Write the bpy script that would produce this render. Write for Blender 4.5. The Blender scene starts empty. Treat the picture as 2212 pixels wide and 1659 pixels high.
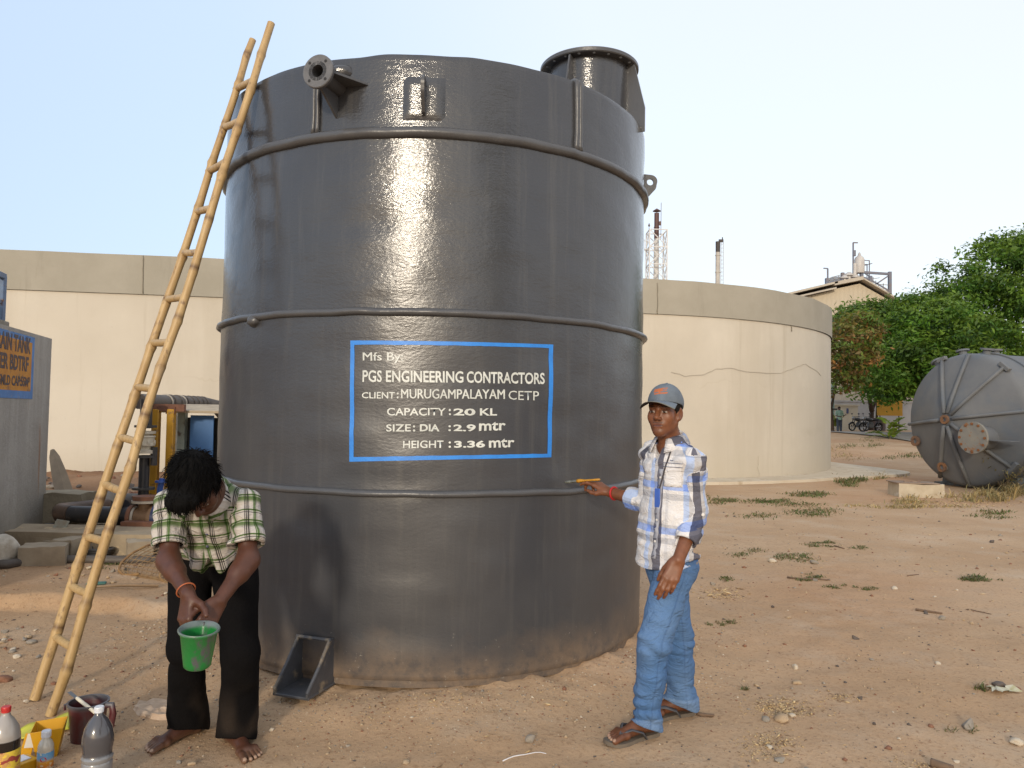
import bpy, bmesh, math, random
import numpy as np
from mathutils import Vector, Matrix
random.seed(7); rng = np.random.default_rng(7)
SC = bpy.context.scene; COL = SC.collection
R_ = math.radians
# ------------------------------------------------------------------ camera
FPX = 1630.0                       # focal length for a 2212 x 1659 frame
CAMZ, PITCH, ROLL = 1.5, R_(2.2), R_(1.0)
cam = bpy.data.cameras.new('camera'); camo = bpy.data.objects.new('camera', cam); COL.objects.link(camo)
cam.sensor_width = 36.0; cam.lens = FPX/2212*36.0; cam.clip_start = .05; cam.clip_end = 3000
CM = Matrix.Rotation(R_(90)+PITCH, 3, 'X') @ Matrix.Rotation(ROLL, 3, 'Z')
camo.matrix_world = Matrix.Translation((0, 0, CAMZ)) @ CM.to_4x4()
SC.camera = camo
CMN = np.array(CM)
def W(u, v, y):
    """the world point at depth y seen at (u, v)"""
    d = CMN @ np.array([(u-1106)/FPX, -(v-829.5)/FPX, -1.0])
    return np.array([0, 0, CAMZ]) + d*(y/d[1])
def G(u, v, z=0.0):
    """the point of height z seen at (u, v)"""
    d = CMN @ np.array([(u-1106)/FPX, -(v-829.5)/FPX, -1.0])
    return np.array([0, 0, CAMZ]) + d*((z-CAMZ)/d[2])
# ------------------------------------------------------------------ sky, sun, exposure
SUN_EL, SUN_AZ = R_(16), R_(190)   # azimuth clockwise from +Y: behind the camera, a little to its left
SC.view_settings.view_transform = 'Standard'; SC.view_settings.look = 'None'
SC.view_settings.exposure = 0.0; SC.view_settings.gamma = 1.0
wd = bpy.data.worlds.new('World'); SC.world = wd; wd.use_nodes = True
nt = wd.node_tree; nt.nodes.clear()
def wn(t, **k):
    n = nt.nodes.new(t)
    for a, b in k.items(): setattr(n, a, b)
    return n
sky = wn('ShaderNodeTexSky', sky_type='NISHITA', sun_disc=False, sun_elevation=SUN_EL, sun_rotation=SUN_AZ,
         altitude=200, air_density=1.2, dust_density=3.0, ozone_density=1.5)
bg1 = wn('ShaderNodeBackground'); bg1.inputs[1].default_value = .06
nt.links.new(sky.outputs[0], bg1.inputs[0])
tc = wn('ShaderNodeTexCoord'); sx = wn('ShaderNodeSeparateXYZ'); nt.links.new(tc.outputs['Generated'], sx.inputs[0])
def wm(op, a, b=0.0):
    n = wn('ShaderNodeMath', operation=op)
    for i, q in enumerate((a, b)):
        if isinstance(q, (int, float)): n.inputs[i].default_value = q
        else: nt.links.new(q, n.inputs[i])
    return n.outputs[0]
hz = wm('ADD', wm('MULTIPLY', sx.outputs['X'], .62), wm('MULTIPLY', wm('ABSOLUTE', wm('SUBTRACT', sx.outputs['Z'], .16)), .35))
hz = wm('ADD', hz, .46)
rp = wn('ShaderNodeValToRGB'); nt.links.new(hz, rp.inputs[0])
el = rp.color_ramp.elements
el[0].position = 0.0; el[0].color = (.52, .64, .84, 1); el[1].position = 1.0; el[1].color = (.90, .905, .95, 1)
e = el.new(.35); e.color = (.63, .755, .93, 1)
e = el.new(.62); e.color = (.84, .89, .97, 1)
bg2 = wn('ShaderNodeBackground'); bg2.inputs[1].default_value = .92; nt.links.new(rp.outputs[0], bg2.inputs[0])
ad = wn('ShaderNodeAddShader'); nt.links.new(bg1.outputs[0], ad.inputs[0]); nt.links.new(bg2.outputs[0], ad.inputs[1])
wo = wn('ShaderNodeOutputWorld'); nt.links.new(ad.outputs[0], wo.inputs[0])
sl = bpy.data.lights.new('sun', 'SUN'); sl.energy = 2.0; sl.angle = R_(5); sl.color = (1, .88, .71)
so = bpy.data.objects.new('sun', sl); COL.objects.link(so)
sd = Vector((math.sin(SUN_AZ)*math.cos(SUN_EL), math.cos(SUN_AZ)*math.cos(SUN_EL), math.sin(SUN_EL)))
so.rotation_euler = sd.to_track_quat('Z', 'Y').to_euler(); so.location = sd*60
# ------------------------------------------------------------------ noise
def _h(i, j, k, s):
    n = (i*374761393 + j*668265263 + k*2147483647 + s*1274126177) & 0xffffffff
    n = ((n ^ (n >> 13))*1274126177) & 0xffffffff
    n = n ^ (n >> 16)
    return (n & 0xffff)/65535.0*2-1
def vn(P, sc=1.0, seed=0):
    P = np.asarray(P, dtype=np.float64)*sc
    i = np.floor(P).astype(np.int64); f = P-i; f = f*f*(3-2*f)
    x, y, z = i[..., 0], i[..., 1], i[..., 2]; a, b, c = f[..., 0], f[..., 1], f[..., 2]
    L = lambda p, q, t: p+(q-p)*t
    g = lambda dx, dy, dz: _h(x+dx, y+dy, z+dz, seed)
    return L(L(L(g(0,0,0), g(1,0,0), a), L(g(0,1,0), g(1,1,0), a), b), L(L(g(0,0,1), g(1,0,1), a), L(g(0,1,1), g(1,1,1), a), b), c)
def fbm(P, sc=1.0, seed=0, o=4):
    r = 0; a = 1.0
    for k in range(o):
        r = r+a*vn(P, sc*2.03**k, seed+k*17); a *= .5
    return r
def sst(a, b, x):
    t = np.clip((x-a)/(b-a), 0, 1); return t*t*(3-2*t)
# ------------------------------------------------------------------ objects and names
ORG = {}
def tag(o, label=None, cat=None, group=None, kind=None):
    if label: o['label'] = label
    if cat: o['category'] = cat
    if group: o['group'] = group
    if kind: o['kind'] = kind
    return o
def thing(name, loc, label, cat, group=None):
    o = bpy.data.objects.new(name, None); COL.objects.link(o); o.location = [float(q) for q in loc]
    o.empty_display_size = .1
    ORG[o.name] = np.array(loc, float); return tag(o, label, cat, group)
def link_mesh(name, V, F, mat, parent=None, smooth=40, attrs=None, org=None):
    V = np.asarray(V, float).reshape(-1, 3)
    o0 = ORG[parent.name] if parent is not None else (np.array(org, float) if org is not None else np.zeros(3))
    me = bpy.data.meshes.new(name)
    if isinstance(F, np.ndarray):
        n, k = F.shape
        me.vertices.add(len(V)); me.vertices.foreach_set('co', (V-o0).astype(np.float32).ravel())
        me.loops.add(n*k); me.loops.foreach_set('vertex_index', F.astype(np.int32).ravel())
        me.polygons.add(n); me.polygons.foreach_set('loop_start', np.arange(0, n*k, k, dtype=np.int32))
        me.update(calc_edges=True)
    else:
        me.from_pydata([tuple(q) for q in V-o0], [], F); me.update()
    for m in (mat if isinstance(mat, (list, tuple)) else [mat]): me.materials.append(m)
    if attrs:
        for an, (typ, arr) in attrs.items():
            if typ == 'COL':
                a = me.color_attributes.new(an, 'FLOAT_COLOR', 'POINT'); a.data.foreach_set('color', np.asarray(arr, np.float32).ravel())
            elif typ == 'VEC':
                a = me.attributes.new(an, 'FLOAT_VECTOR', 'POINT'); a.data.foreach_set('vector', np.asarray(arr, np.float32).ravel())
            else:
                a = me.attributes.new(an, 'FLOAT', 'POINT'); a.data.foreach_set('value', np.asarray(arr, np.float32).ravel())
    if smooth is not None:
        me.shade_smooth()
        if smooth < 180: me.set_sharp_from_angle(angle=R_(smooth))
    o = bpy.data.objects.new(name, me); COL.objects.link(o)
    if parent is not None: o.parent = parent; ORG[o.name] = o0
    else: o.location = o0; ORG[o.name] = o0
    return o
def basis(d, up=(0, 0, 1)):
    d = np.asarray(d, float); d = d/np.linalg.norm(d); up = np.asarray(up, float)
    if abs(d @ up)/np.linalg.norm(up) > .98: up = np.array([1., 0, 0])
    x = np.cross(up, d); x /= np.linalg.norm(x); y = np.cross(d, x)
    return np.array([x, y, d]).T    # columns
def rotz(a):
    c, s = math.cos(a), math.sin(a); return np.array([[c, -s, 0], [s, c, 0], [0, 0, 1.]])
class MB:
    def __init__(s): s.v = []; s.f = []; s.mi = []; s.cur = 0
    def add(s, V, F):
        b = sum(len(q) for q in s.v); s.v.append(np.asarray(V, float).reshape(-1, 3))
        s.f += [tuple(int(i)+b for i in f) for f in F]; s.mi += [s.cur]*len(F); return s
    def box(s, c, size, M=None, bev=0.0, jit=0.0, seg=1):
        bm = bmesh.new(); bmesh.ops.create_cube(bm, size=1.0)
        for q in bm.verts: q.co = Vector((q.co.x*size[0], q.co.y*size[1], q.co.z*size[2]))
        if bev: bmesh.ops.bevel(bm, geom=bm.edges[:], offset=bev, segments=seg, affect='EDGES', profile=.6)
        bm.verts.index_update()
        V = np.array([q.co for q in bm.verts]); F = [[q.index for q in f.verts] for f in bm.faces]; bm.free()
        if jit: V = V+jit*np.stack([vn(V+k*9.1, 6, 3+k) for k in range(3)], -1)
        if M is not None: V = V @ np.asarray(M).T
        return s.add(V+np.asarray(c, float), F)
    def bar(s, a, b, w, h=None, bev=0.0, up=(0, 0, 1)):
        a = np.asarray(a, float); b = np.asarray(b, float); L = np.linalg.norm(b-a)
        return s.box((a+b)/2, (w, h or w, L), basis(b-a, up), bev)
    def tube(s, pts, r, n=12, cap=True, flat=1.0, closed=False):
        pts = np.asarray(pts, float); m = len(pts); r = np.broadcast_to(np.asarray(r, float), (m,))
        V = []; pb = None
        for i in range(m):
            if closed: d = pts[(i+1) % m]-pts[i-1]
            else: d = pts[min(i+1, m-1)]-pts[max(i-1, 0)]
            d = d/np.linalg.norm(d)
            if pb is None: B = basis(d); x, y = B[:, 0], B[:, 1]
            else:
                x = pb-d*(pb @ d); x /= np.linalg.norm(x); y = np.cross(d, x)
            pb = x
            for k in range(n):
                a = 2*math.pi*k/n; V.append(pts[i]+r[i]*(math.cos(a)*x+flat*math.sin(a)*y))
        F = []
        for i in range(m if closed else m-1):
            for k in range(n):
                j = (i+1) % m; F.append((i*n+k, i*n+(k+1) % n, j*n+(k+1) % n, j*n+k))
        if cap and not closed: F += [tuple(range(n-1, -1, -1)), tuple((m-1)*n+k for k in range(n))]
        return s.add(V, F)
    def lathe(s, prof, n=32, c=(0, 0, 0), M=None, a0=0., a1=2*math.pi):
        """prof: (radius, height) pairs"""
        full = abs(a1-a0-2*math.pi) < 1e-6; m = len(prof); V = []
        nn = n if full else n+1
        for r, z in prof:
            for k in range(nn):
                a = a0+(a1-a0)*k/n; V.append((r*math.cos(a), r*math.sin(a), z))
        F = []
        for i in range(m-1):
            for k in range(n):
                k2 = (k+1) % nn
                F.append((i*nn+k, i*nn+k2, (i+1)*nn+k2, (i+1)*nn+k))
        V = np.array(V)
        if full:
            if prof[0][0] > 1e-6: F.append(tuple(range(n-1, -1, -1)))
            if prof[-1][0] > 1e-6: F.append(tuple((m-1)*n+k for k in range(n)))
        if M is not None: V = V @ np.asarray(M).T
        return s.add(V+np.asarray(c, float), F)
    def ring(s, prof, n=32, c=(0, 0, 0), M=None):
        """closed cross-section (r, z) turned about z"""
        m = len(prof); V = []; F = []
        for r, z in prof:
            for k in range(n):
                a = 2*math.pi*k/n; V.append((r*math.cos(a), r*math.sin(a), z))
        for i in range(m):
            for k in range(n): F.append((i*n+k, i*n+(k+1) % n, ((i+1) % m)*n+(k+1) % n, ((i+1) % m)*n+k))
        V = np.array(V)
        if M is not None: V = V @ np.asarray(M).T
        return s.add(V+np.asarray(c, float), F)
    def prism(s, pts, z0, z1, c=(0, 0, 0), M=None):
        n = len(pts); V = [(p[0], p[1], z0) for p in pts]+[(p[0], p[1], z1) for p in pts]
        F = [tuple(range(n-1, -1, -1)), tuple(range(n, 2*n))]+[(i, (i+1) % n, n+(i+1) % n, n+i) for i in range(n)]
        V = np.array(V, float)
        if M is not None: V = V @ np.asarray(M).T
        return s.add(V+np.asarray(c, float), F)
    def bsplit(s, name, mat, parent=None, smooth=40):
        """each piece a mesh of its own"""
        b = 0; k = 0; out = []
        for V in s.v:
            n = len(V); F = []
            while k < len(s.f) and s.f[k][0] < b+n: F.append(tuple(i-b for i in s.f[k])); k += 1
            out.append(link_mesh(name, V, F, mat, parent, smooth)); b += n
        return out
    def build(s, name, mat, parent=None, smooth=40, org=None):
        V = np.concatenate(s.v); o = link_mesh(name, V, s.f, mat, parent, smooth, org=org)
        if any(s.mi): o.data.polygons.foreach_set('material_index', np.array(s.mi, np.int32))
        return o
def tubes(segs, r, n=8):
    m = MB()
    for a in segs: m.tube(a, r, n)
    return m
# ------------------------------------------------------------------ materials
class NT:
    def __init__(s, name):
        s.m = bpy.data.materials.new(name); s.m.use_nodes = True; s.t = s.m.node_tree; s.t.nodes.clear()
        s.out = s.t.nodes.new('ShaderNodeOutputMaterial'); s.b = s.t.nodes.new('ShaderNodeBsdfPrincipled')
        s.t.links.new(s.b.outputs[0], s.out.inputs[0])
        s.tc = s.t.nodes.new('ShaderNodeTexCoord'); s.ob = s.tc.outputs['Object']
    def put(s, sock, v):
        if isinstance(v, bpy.types.NodeSocket): s.t.links.new(v, sock)
        elif isinstance(v, (tuple, list)) and len(v) == 3 and sock.type == 'RGBA': sock.default_value = (*v, 1)
        else: sock.default_value = v
    def set(s, **k):
        for a, v in k.items(): s.put(s.b.inputs[a.replace('_', ' ')], v)
        return s
    def map(s, sc, vec=None, rot=(0, 0, 0)):
        n = s.t.nodes.new('ShaderNodeMapping'); s.put(n.inputs[0], vec or s.ob); n.inputs['Scale'].default_value = sc if isinstance(sc, tuple) else (sc,)*3
        n.inputs['Rotation'].default_value = rot
        return n.outputs[0]
    def noise(s, sc, det=4, ro=.55, vec=None, dist=0.0):
        n = s.t.nodes.new('ShaderNodeTexNoise'); s.put(n.inputs['Vector'], vec or s.ob)
        for a, v in (('Scale', sc), ('Detail', det), ('Roughness', ro), ('Distortion', dist)): n.inputs[a].default_value = v
        return n.outputs[0]
    def vor(s, sc, vec=None, feat='F1', rnd=1.0):
        n = s.t.nodes.new('ShaderNodeTexVoronoi'); n.feature = feat; s.put(n.inputs['Vector'], vec or s.ob); n.inputs['Scale'].default_value = sc
        n.inputs['Randomness'].default_value = rnd
        return n.outputs[0]
    def ramp(s, f, stops, interp='LINEAR'):
        n = s.t.nodes.new('ShaderNodeValToRGB'); s.put(n.inputs[0], f); n.color_ramp.interpolation = interp; e = n.color_ramp.elements
        while len(e) < len(stops): e.new(.5)
        for q, (p, c) in zip(e, sorted(stops, key=lambda a: a[0])):
            q.position = p; q.color = (*c, 1) if isinstance(c, tuple) else (c, c, c, 1)
        return n.outputs[0]
    def mix(s, f, a, b, blend='MIX'):
        n = s.t.nodes.new('ShaderNodeMix'); n.data_type = 'RGBA'; n.blend_type = blend
        s.put(n.inputs[0], f); s.put(n.inputs[6], a); s.put(n.inputs[7], b); return n.outputs[2]
    def math(s, op, a, b=0.0, c=None):
        n = s.t.nodes.new('ShaderNodeMath'); n.operation = op; s.put(n.inputs[0], a); s.put(n.inputs[1], b)
        if c is not None: s.put(n.inputs[2], c)
        return n.outputs[0]
    def sep(s, vec):
        n = s.t.nodes.new('ShaderNodeSeparateXYZ'); s.put(n.inputs[0], vec); return n.outputs
    def attr(s, name, out='Color'):
        n = s.t.nodes.new('ShaderNodeAttribute'); n.attribute_name = name; return n.outputs[out]
    def bump(s, h, st=.3, dist=.01, prev=None):
        n = s.t.nodes.new('ShaderNodeBump'); n.inputs['Strength'].default_value = st; n.inputs['Distance'].default_value = dist
        s.put(n.inputs['Height'], h)
        if prev is not None: s.t.links.new(prev, n.inputs['Normal'])
        s.t.links.new(n.outputs[0], s.b.inputs['Normal']); return n.outputs[0]
def pmat(name, c1, c2=None, sc=6.0, rough=.6, bump=.15, bsc=None, bd=.004, metal=0.0, spot=None, spotsc=9, spec=.5, lo=.35, hi=.65, stretch=None):
    t = NT(name); c2 = c2 or tuple(q*.75 for q in c1)
    vec = t.map(stretch) if stretch else None
    f = t.ramp(t.noise(sc, 5, .6, vec), [(lo, 0.), (hi, 1.)])
    c = t.mix(f, c1, c2)
    if spot: c = t.mix(t.ramp(t.noise(spotsc, 6, .65), [(.56, 0.), (.66, 1.)]), c, spot)
    t.set(Base_Color=c, Roughness=rough, Metallic=metal)
    t.b.inputs['Specular IOR Level'].default_value = spec
    if bump: t.bump(t.noise(bsc or sc*6, 5, .6), bump, bd)
    return t.m
# ------------------------------------------------------------------ implicit surfaces (bodies and clothes)
def unit(a): a = np.asarray(a, float); return a/np.linalg.norm(a)
def d_cone(P, a, b, ra, rb, n=None, s=1.0):
    ab = b-a; t = np.clip(((P-a) @ ab)/max(ab @ ab, 1e-9), 0, 1); q = P-a-t[:, None]*ab
    if n is not None: q = q+np.outer((q @ n)*(1/s-1), n)
    return np.sqrt((q*q).sum(1))-(ra+(rb-ra)*t)
def d_ell(P, c, r, Rm=None):
    q = P-c
    if Rm is not None: q = q @ Rm
    r = np.asarray(r, float); k0 = np.sqrt(((q/r)**2).sum(1)); k1 = np.sqrt(((q/(r*r))**2).sum(1))+1e-9
    return k0*(k0-1)/k1
def smin(a, b, k):
    if k <= 0: return np.minimum(a, b)
    h = np.clip(.5+.5*(b-a)/k, 0, 1); return b+(a-b)*h-k*h*(1-h)
def smax(a, b, k): return -smin(-a, -b, k)
class Body:
    """a list of soft-joined limbs, balls and hollows, evaluated near each point only"""
    def __init__(s): s.p = []
    def cone(s, a, b, ra, rb, k=.015, n=None, f=1.0):
        s.p.append((lambda P, a=np.array(a, float), b=np.array(b, float): d_cone(P, a, b, ra, rb, n, f), k, 1)); return s
    def ell(s, c, r, Rm=None, k=.015):
        r = (r,)*3 if isinstance(r, (int, float)) else r
        s.p.append((lambda P, c=np.array(c, float): d_ell(P, c, r, Rm), k, 1)); return s
    def sub(s, c, r, Rm=None, k=.008):
        r = (r,)*3 if isinstance(r, (int, float)) else r
        s.p.append((lambda P, c=np.array(c, float): d_ell(P, c, r, Rm), k, -1)); return s
    def __call__(s, P):
        c = P.mean(0); rad = np.sqrt(((P-c)**2).sum(1)).max(); d = np.full(len(P), 1.0)
        for fn, k, sg in s.p:
            if fn(c[None])[0]-rad*1.6 > .09: continue
            e = fn(P); d = smin(d, e, k) if sg > 0 else smax(d, -e, k)
        return d
def surf(fn, lo, hi, h):
    lo = np.array(lo, float); hi = np.array(hi, float); B = 6; H = h*B
    n = np.ceil((hi-lo)/H).astype(int)+1
    ci = np.stack(np.meshgrid(*[np.arange(k) for k in n], indexing='ij'), -1).reshape(-1, 3)
    key = (ci//4) @ np.array([1000000, 1000, 1]); order = np.argsort(key, kind='stable'); ci = ci[order]; key = key[order]
    cuts = np.concatenate([[0], np.nonzero(np.diff(key))[0]+1, [len(key)]])
    cv = np.empty(len(ci))
    for a, b in zip(cuts[:-1], cuts[1:]): cv[a:b] = fn(lo+(ci[a:b]+.5)*H-h*.5)
    act = np.abs(cv) < H*1.9
    F = np.empty(tuple(n), np.float32); F[ci[:, 0], ci[:, 1], ci[:, 2]] = np.where(cv < 0, -1, 1)
    F = F.repeat(B, 0).repeat(B, 1).repeat(B, 2)
    off = np.stack(np.meshgrid(*[np.arange(B)]*3, indexing='ij'), -1).reshape(-1, 3)
    for a, b in zip(cuts[:-1], cuts[1:]):
        q = ci[a:b][act[a:b]]
        if not len(q): continue
        idx = (q[:, None, :]*B+off[None]).reshape(-1, 3)
        F[idx[:, 0], idx[:, 1], idx[:, 2]] = fn(lo+idx*h)
    S = F < 0
    mixed = np.zeros(tuple(k-1 for k in F.shape), bool)
    sl_ = lambda dx, dy, dz: (slice(dx, F.shape[0]-1+dx), slice(dy, F.shape[1]-1+dy), slice(dz, F.shape[2]-1+dz))
    s0 = S[sl_(0, 0, 0)]
    for dx in (0, 1):
        for dy in (0, 1):
            for dz in (0, 1): mixed |= S[sl_(dx, dy, dz)] != s0
    C = np.argwhere(mixed); vid = np.full(mixed.shape, -1, np.int64); vid[C[:, 0], C[:, 1], C[:, 2]] = np.arange(len(C))
    acc = np.zeros((len(C), 3)); cnt = np.zeros(len(C))
    for ax in range(3):
        o1, o2 = [k for k in range(3) if k != ax]
        for p in (0, 1):
            for q in (0, 1):
                a = np.zeros(3, int); a[o1] = p; a[o2] = q; b = a.copy(); b[ax] = 1
                A = C+a; Bq = C+b; fa = F[A[:, 0], A[:, 1], A[:, 2]]; fb = F[Bq[:, 0], Bq[:, 1], Bq[:, 2]]
                m = (fa < 0) != (fb < 0); t = np.where(m, fa/np.where(m, fa-fb, 1), 0)
                pos = a+np.zeros((len(C), 3)); pos[:, ax] = t
                acc += pos*m[:, None]; cnt += m
    V = lo+(C+acc/cnt[:, None])*h
    quads = []
    for ax in range(3):
        o1, o2 = (ax+1) % 3, (ax+2) % 3
        a = [slice(None)]*3; b = [slice(None)]*3; a[ax] = slice(0, -1); b[ax] = slice(1, None)
        E = np.argwhere(S[tuple(a)] != S[tuple(b)])
        E = E[(E[:, o1] > 0) & (E[:, o2] > 0) & (E[:, o1] < F.shape[o1]-1) & (E[:, o2] < F.shape[o2]-1)]
        flip = S[E[:, 0], E[:, 1], E[:, 2]]
        g = lambda i, j: vid[tuple((E-(np.eye(3, dtype=int)[o1]*i+np.eye(3, dtype=int)[o2]*j)).T)]
        Q = np.stack([g(0, 0), g(1, 0), g(1, 1), g(0, 1)], 1)
        Q[~flip] = Q[~flip][:, ::-1]
        quads.append(Q)
    Q = np.concatenate(quads); Q = Q[(Q >= 0).all(1)]
    return V, Q
# ================================================================== ground
TC = np.array([-.54, 5.40]); TR = 1.45; TZ0, TZ1 = .09, 3.40
def gh(x, y):
    x = np.asarray(x, float); y = np.asarray(y, float); P = np.stack([x, y, x*0], -1)
    near = np.exp(-((x/9)**2+((y-5)/9)**2))
    z = .012*fbm(P, 1.1, 5, 4)*near+.03*vn(P, .35, 9)*near*.5+.006*fbm(P, 6, 31, 2)*near
    r = np.hypot(x-TC[0], y-TC[1]); a = np.arctan2(y-TC[1], x-TC[0])
    m = np.exp(-np.clip(r-TR, 0, 9)**2/.12)
    side = .056+.026*sst(.15, .9, np.cos(a+.35))+.03*sst(.3, .9, np.cos(a-math.pi))
    z = z+m*(side+.012*vn(P, 5, 77)+.006*vn(P, 14, 78))+np.exp(-(np.clip(r-TR, 0, 9)/.07)**2)*sst(-.1, .5, np.cos(a+.5))*(.006+.006*vn(P, 9, 81)+.014*vn(P, 24, 82))
    z = z+.65*sst(22, 52, y)*sst(-10, 6, x)
    L = sst(-1.9, -2.5, x)                                # the terrace with the pump, on the left
    ed = 5.55+.12*vn(P, 1.3, 41)+.05*vn(P, 5, 42)
    z = z+L*.10*sst(ed-.07, ed+.07, y)+L*.02*vn(P, 2.6, 44)*sst(4.8, 6, y)
    bank = sst(-2.6, -4.2, x)*sst(10.2, 13.6, y)*(1-sst(15.0, 16.5, y))
    z = z+bank*(.10+.07*fbm(P, .9, 61, 3)+.05*vn(P, 4, 66))
    return z
def g1(x, y): return float(gh(np.array([x]), np.array([y]))[0])
def Gg(u, v, dz=0.0):
    p = G(u, v)
    for _ in range(4): p = G(u, v, g1(p[0], p[1])+dz)
    return p
def axis(parts):
    out = [np.array([parts[0][0]])]
    for a, b, n in parts: out.append(np.linspace(a, b, n+1)[1:])
    return np.concatenate(out)
gx = axis([(-700, -60, 10), (-60, -12, 24), (-12, -4, 50), (-4, 3.4, 250), (3.4, 12, 90), (12, 60, 60), (60, 800, 10)])
gy = axis([(-300, -10, 10), (-10, 2.0, 20), (2.0, 8.5, 220), (8.5, 20, 110), (20, 70, 90), (70, 1200, 12)])
X, Y = np.meshgrid(gx, gy, indexing='ij'); Z = gh(X, Y)
nx, ny = X.shape; I = np.arange(nx*ny).reshape(nx, ny)
t = NT('sandy_earth')
n1 = t.noise(.55, 6, .6); n2 = t.noise(2.6, 7, .65); n3 = t.noise(38, 6, .7); n4 = t.noise(170, 3, .7); n5 = t.noise(.16, 3, .5)
c = t.mix(t.ramp(n1, [(.36, 0.), (.66, 1.)]), (.50, .345, .215), (.415, .268, .155))
c = t.mix(t.ramp(n2, [(.50, 0.), (.74, .7)]), c, (.34, .225, .135))
c = t.mix(t.ramp(t.noise(1.3, 6, .7), [(.50, 0.), (.72, .7)]), c, (.56, .43, .305))
c = t.mix(t.ramp(n5, [(.50, 0.), (.68, .45)]), c, (.42, .20, .10))
c = t.mix(t.ramp(n3, [(.53, 0.), (.72, .8)]), c, (.24, .135, .07))
c = t.mix(t.ramp(n4, [(.62, 0.), (.78, .6)]), c, (.62, .48, .33))
c = t.mix(t.ramp(t.noise(95, 4, .7), [(.63, 0.), (.72, .8)]), c, (.15, .085, .05))
c = t.mix(t.attr('soil', 'Fac'), c, t.mix(t.noise(3, 6, .7), (.135, .068, .038), (.22, .12, .07)))
t.set(Base_Color=c, Roughness=.95); t.b.inputs['Specular IOR Level'].default_value = .15
b1 = t.bump(n2, .35, .04); b2 = t.bump(n3, .6, .014, b1); t.bump(n4, .55, .005, b2)
ground = link_mesh('ground', np.stack([X, Y, Z], -1).reshape(-1, 3),
    np.stack([I[:-1, :-1].ravel(), I[1:, :-1].ravel(), I[1:, 1:].ravel(), I[:-1, 1:].ravel()], 1), t.m, smooth=180, attrs={'soil': ('F', (sst(-2.4, -3.4, X)*sst(9.9, 11.2, Y)*(1-sst(17, 18, Y))*np.clip(.85+.3*fbm(np.stack([X, Y, X*0], -1), 1.2, 3, 3), 0, 1)).ravel())})
tag(ground, 'bare sandy earth yard strewn with pebbles', 'ground', kind='structure')

# ================================================================== the grey storage tank
def trad(th, z):
    P = np.stack([np.cos(th)*1.5, np.sin(th)*1.5, np.asarray(z, float)], -1)
    return TR+.006*vn(P, 1.6, 3)+.0035*vn(P*np.array([1, 1, 2.2]), 4, 8)+.0012*vn(P, 11, 12)
def tp(th, z, off=0.0):
    r = trad(th, z)+off; return np.stack([TC[0]+r*np.cos(th), TC[1]+r*np.sin(th), np.asarray(z, float)+0*r], -1)
def tray(u, v, rr=TR):
    """angle and height where the line of sight at (u, v) meets the tank"""
    d = CMN @ np.array([(u-1106)/FPX, -(v-829.5)/FPX, -1.0]); o = -TC
    a = d[0]**2+d[1]**2; b = o[0]*d[0]+o[1]*d[1]; s = (-b-math.sqrt(max(b*b-a*(o @ o-rr*rr), 0)))/a
    p = np.array([0, 0, CAMZ])+d*s; return math.atan2(p[1]-TC[1], p[0]-TC[0]), p[2]
t = NT('grey_gloss_paint')
zz = t.sep(t.ob)[2]
c = t.mix(t.ramp(t.noise(2.2, 5, .6, t.map((1, 1, .5))), [(.35, 0.), (.7, 1.)]), (.042, .044, .051), (.055, .056, .060))
c = t.mix(t.ramp(t.noise(7, 6, .7, t.map((1, 1, 3))), [(.60, 0.), (.74, .5)]), c, (.042, .036, .034))
c = t.mix(t.ramp(t.noise(5, 5, .7, t.map((3, 3, .16))), [(.52, 0.), (.70, .45)]), c, (.085, .083, .080))
c = t.mix(t.ramp(t.noise(30, 6, .75, t.map((1, 1, .35))), [(.70, 0.), (.78, .35)]), c, (.16, .15, .145))
c = t.mix(t.math('MULTIPLY', t.ramp(t.math('ADD', zz, t.math('MULTIPLY', t.noise(4, 6, .7), .5)), [(.24, .75), (.52, 0.)]), t.ramp(t.noise(16, 6, .7), [(.35, .2), (.65, 1.)])), c, (.26, .18, .115))
c = t.mix(t.ramp(t.math('MULTIPLY', t.ramp(t.noise(34, 5, .75), [(.64, 0.), (.68, 1.)]), t.ramp(zz, [(.05, 1.), (.45, 0.)])), [(.3, 0.), (.6, .6)]), c, (.34, .32, .28))
rg = t.ramp(t.math('ADD', t.math('MULTIPLY', t.math('SUBTRACT', zz, 2.15), -.9), t.math('MULTIPLY', t.noise(1.4, 4, .6), .9)), [(.10, .11), (1.0, .35)])
t.set(Base_Color=c, Roughness=rg); t.b.inputs['Specular IOR Level'].default_value = .62
wr = t.ramp(t.math('ADD', t.math('MULTIPLY', zz, .3), t.math('MULTIPLY', t.noise(1.1, 3, .5), .3)), [(.38, .30), (.80, 1.)])
b1 = t.bump(t.math('MULTIPLY', t.noise(9, 4, .55, t.map((1, 1, 2.4))), wr), .15, .014)
b2 = t.bump(t.math('MULTIPLY', t.noise(42, 4, .62, t.map((1, 1, 1.9))), wr), .29, .006, b1); t.bump(t.noise(150, 3, .6), .06, .003, b2)
M_TANK = t.m
t = NT('grey_gloss_fittings'); t.set(Base_Color=t.mix(t.noise(8, 4, .6), (.062, .062, .066), (.085, .085, .088)), Roughness=.34)
t.bump(t.noise(40, 4, .6), .25, .006); M_FIT = t.m
tank = thing('storage_tank', (TC[0], TC[1], TZ0), 'tall glossy dark grey cylindrical tank with white lettering, standing on the sand', 'storage tank')
NTH = 360; zs = np.concatenate([np.linspace(TZ0+.02, TZ1-.012, 150)])
th = np.linspace(0, 2*math.pi, NTH, endpoint=False)
rows = [tp(th, np.full(NTH, TZ0), -.02)]+[tp(th, np.full(NTH, z)) for z in zs]
rim = .006*vn(np.stack([np.cos(th)*3, np.sin(th)*3, th*0], -1), 3, 5)
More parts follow.
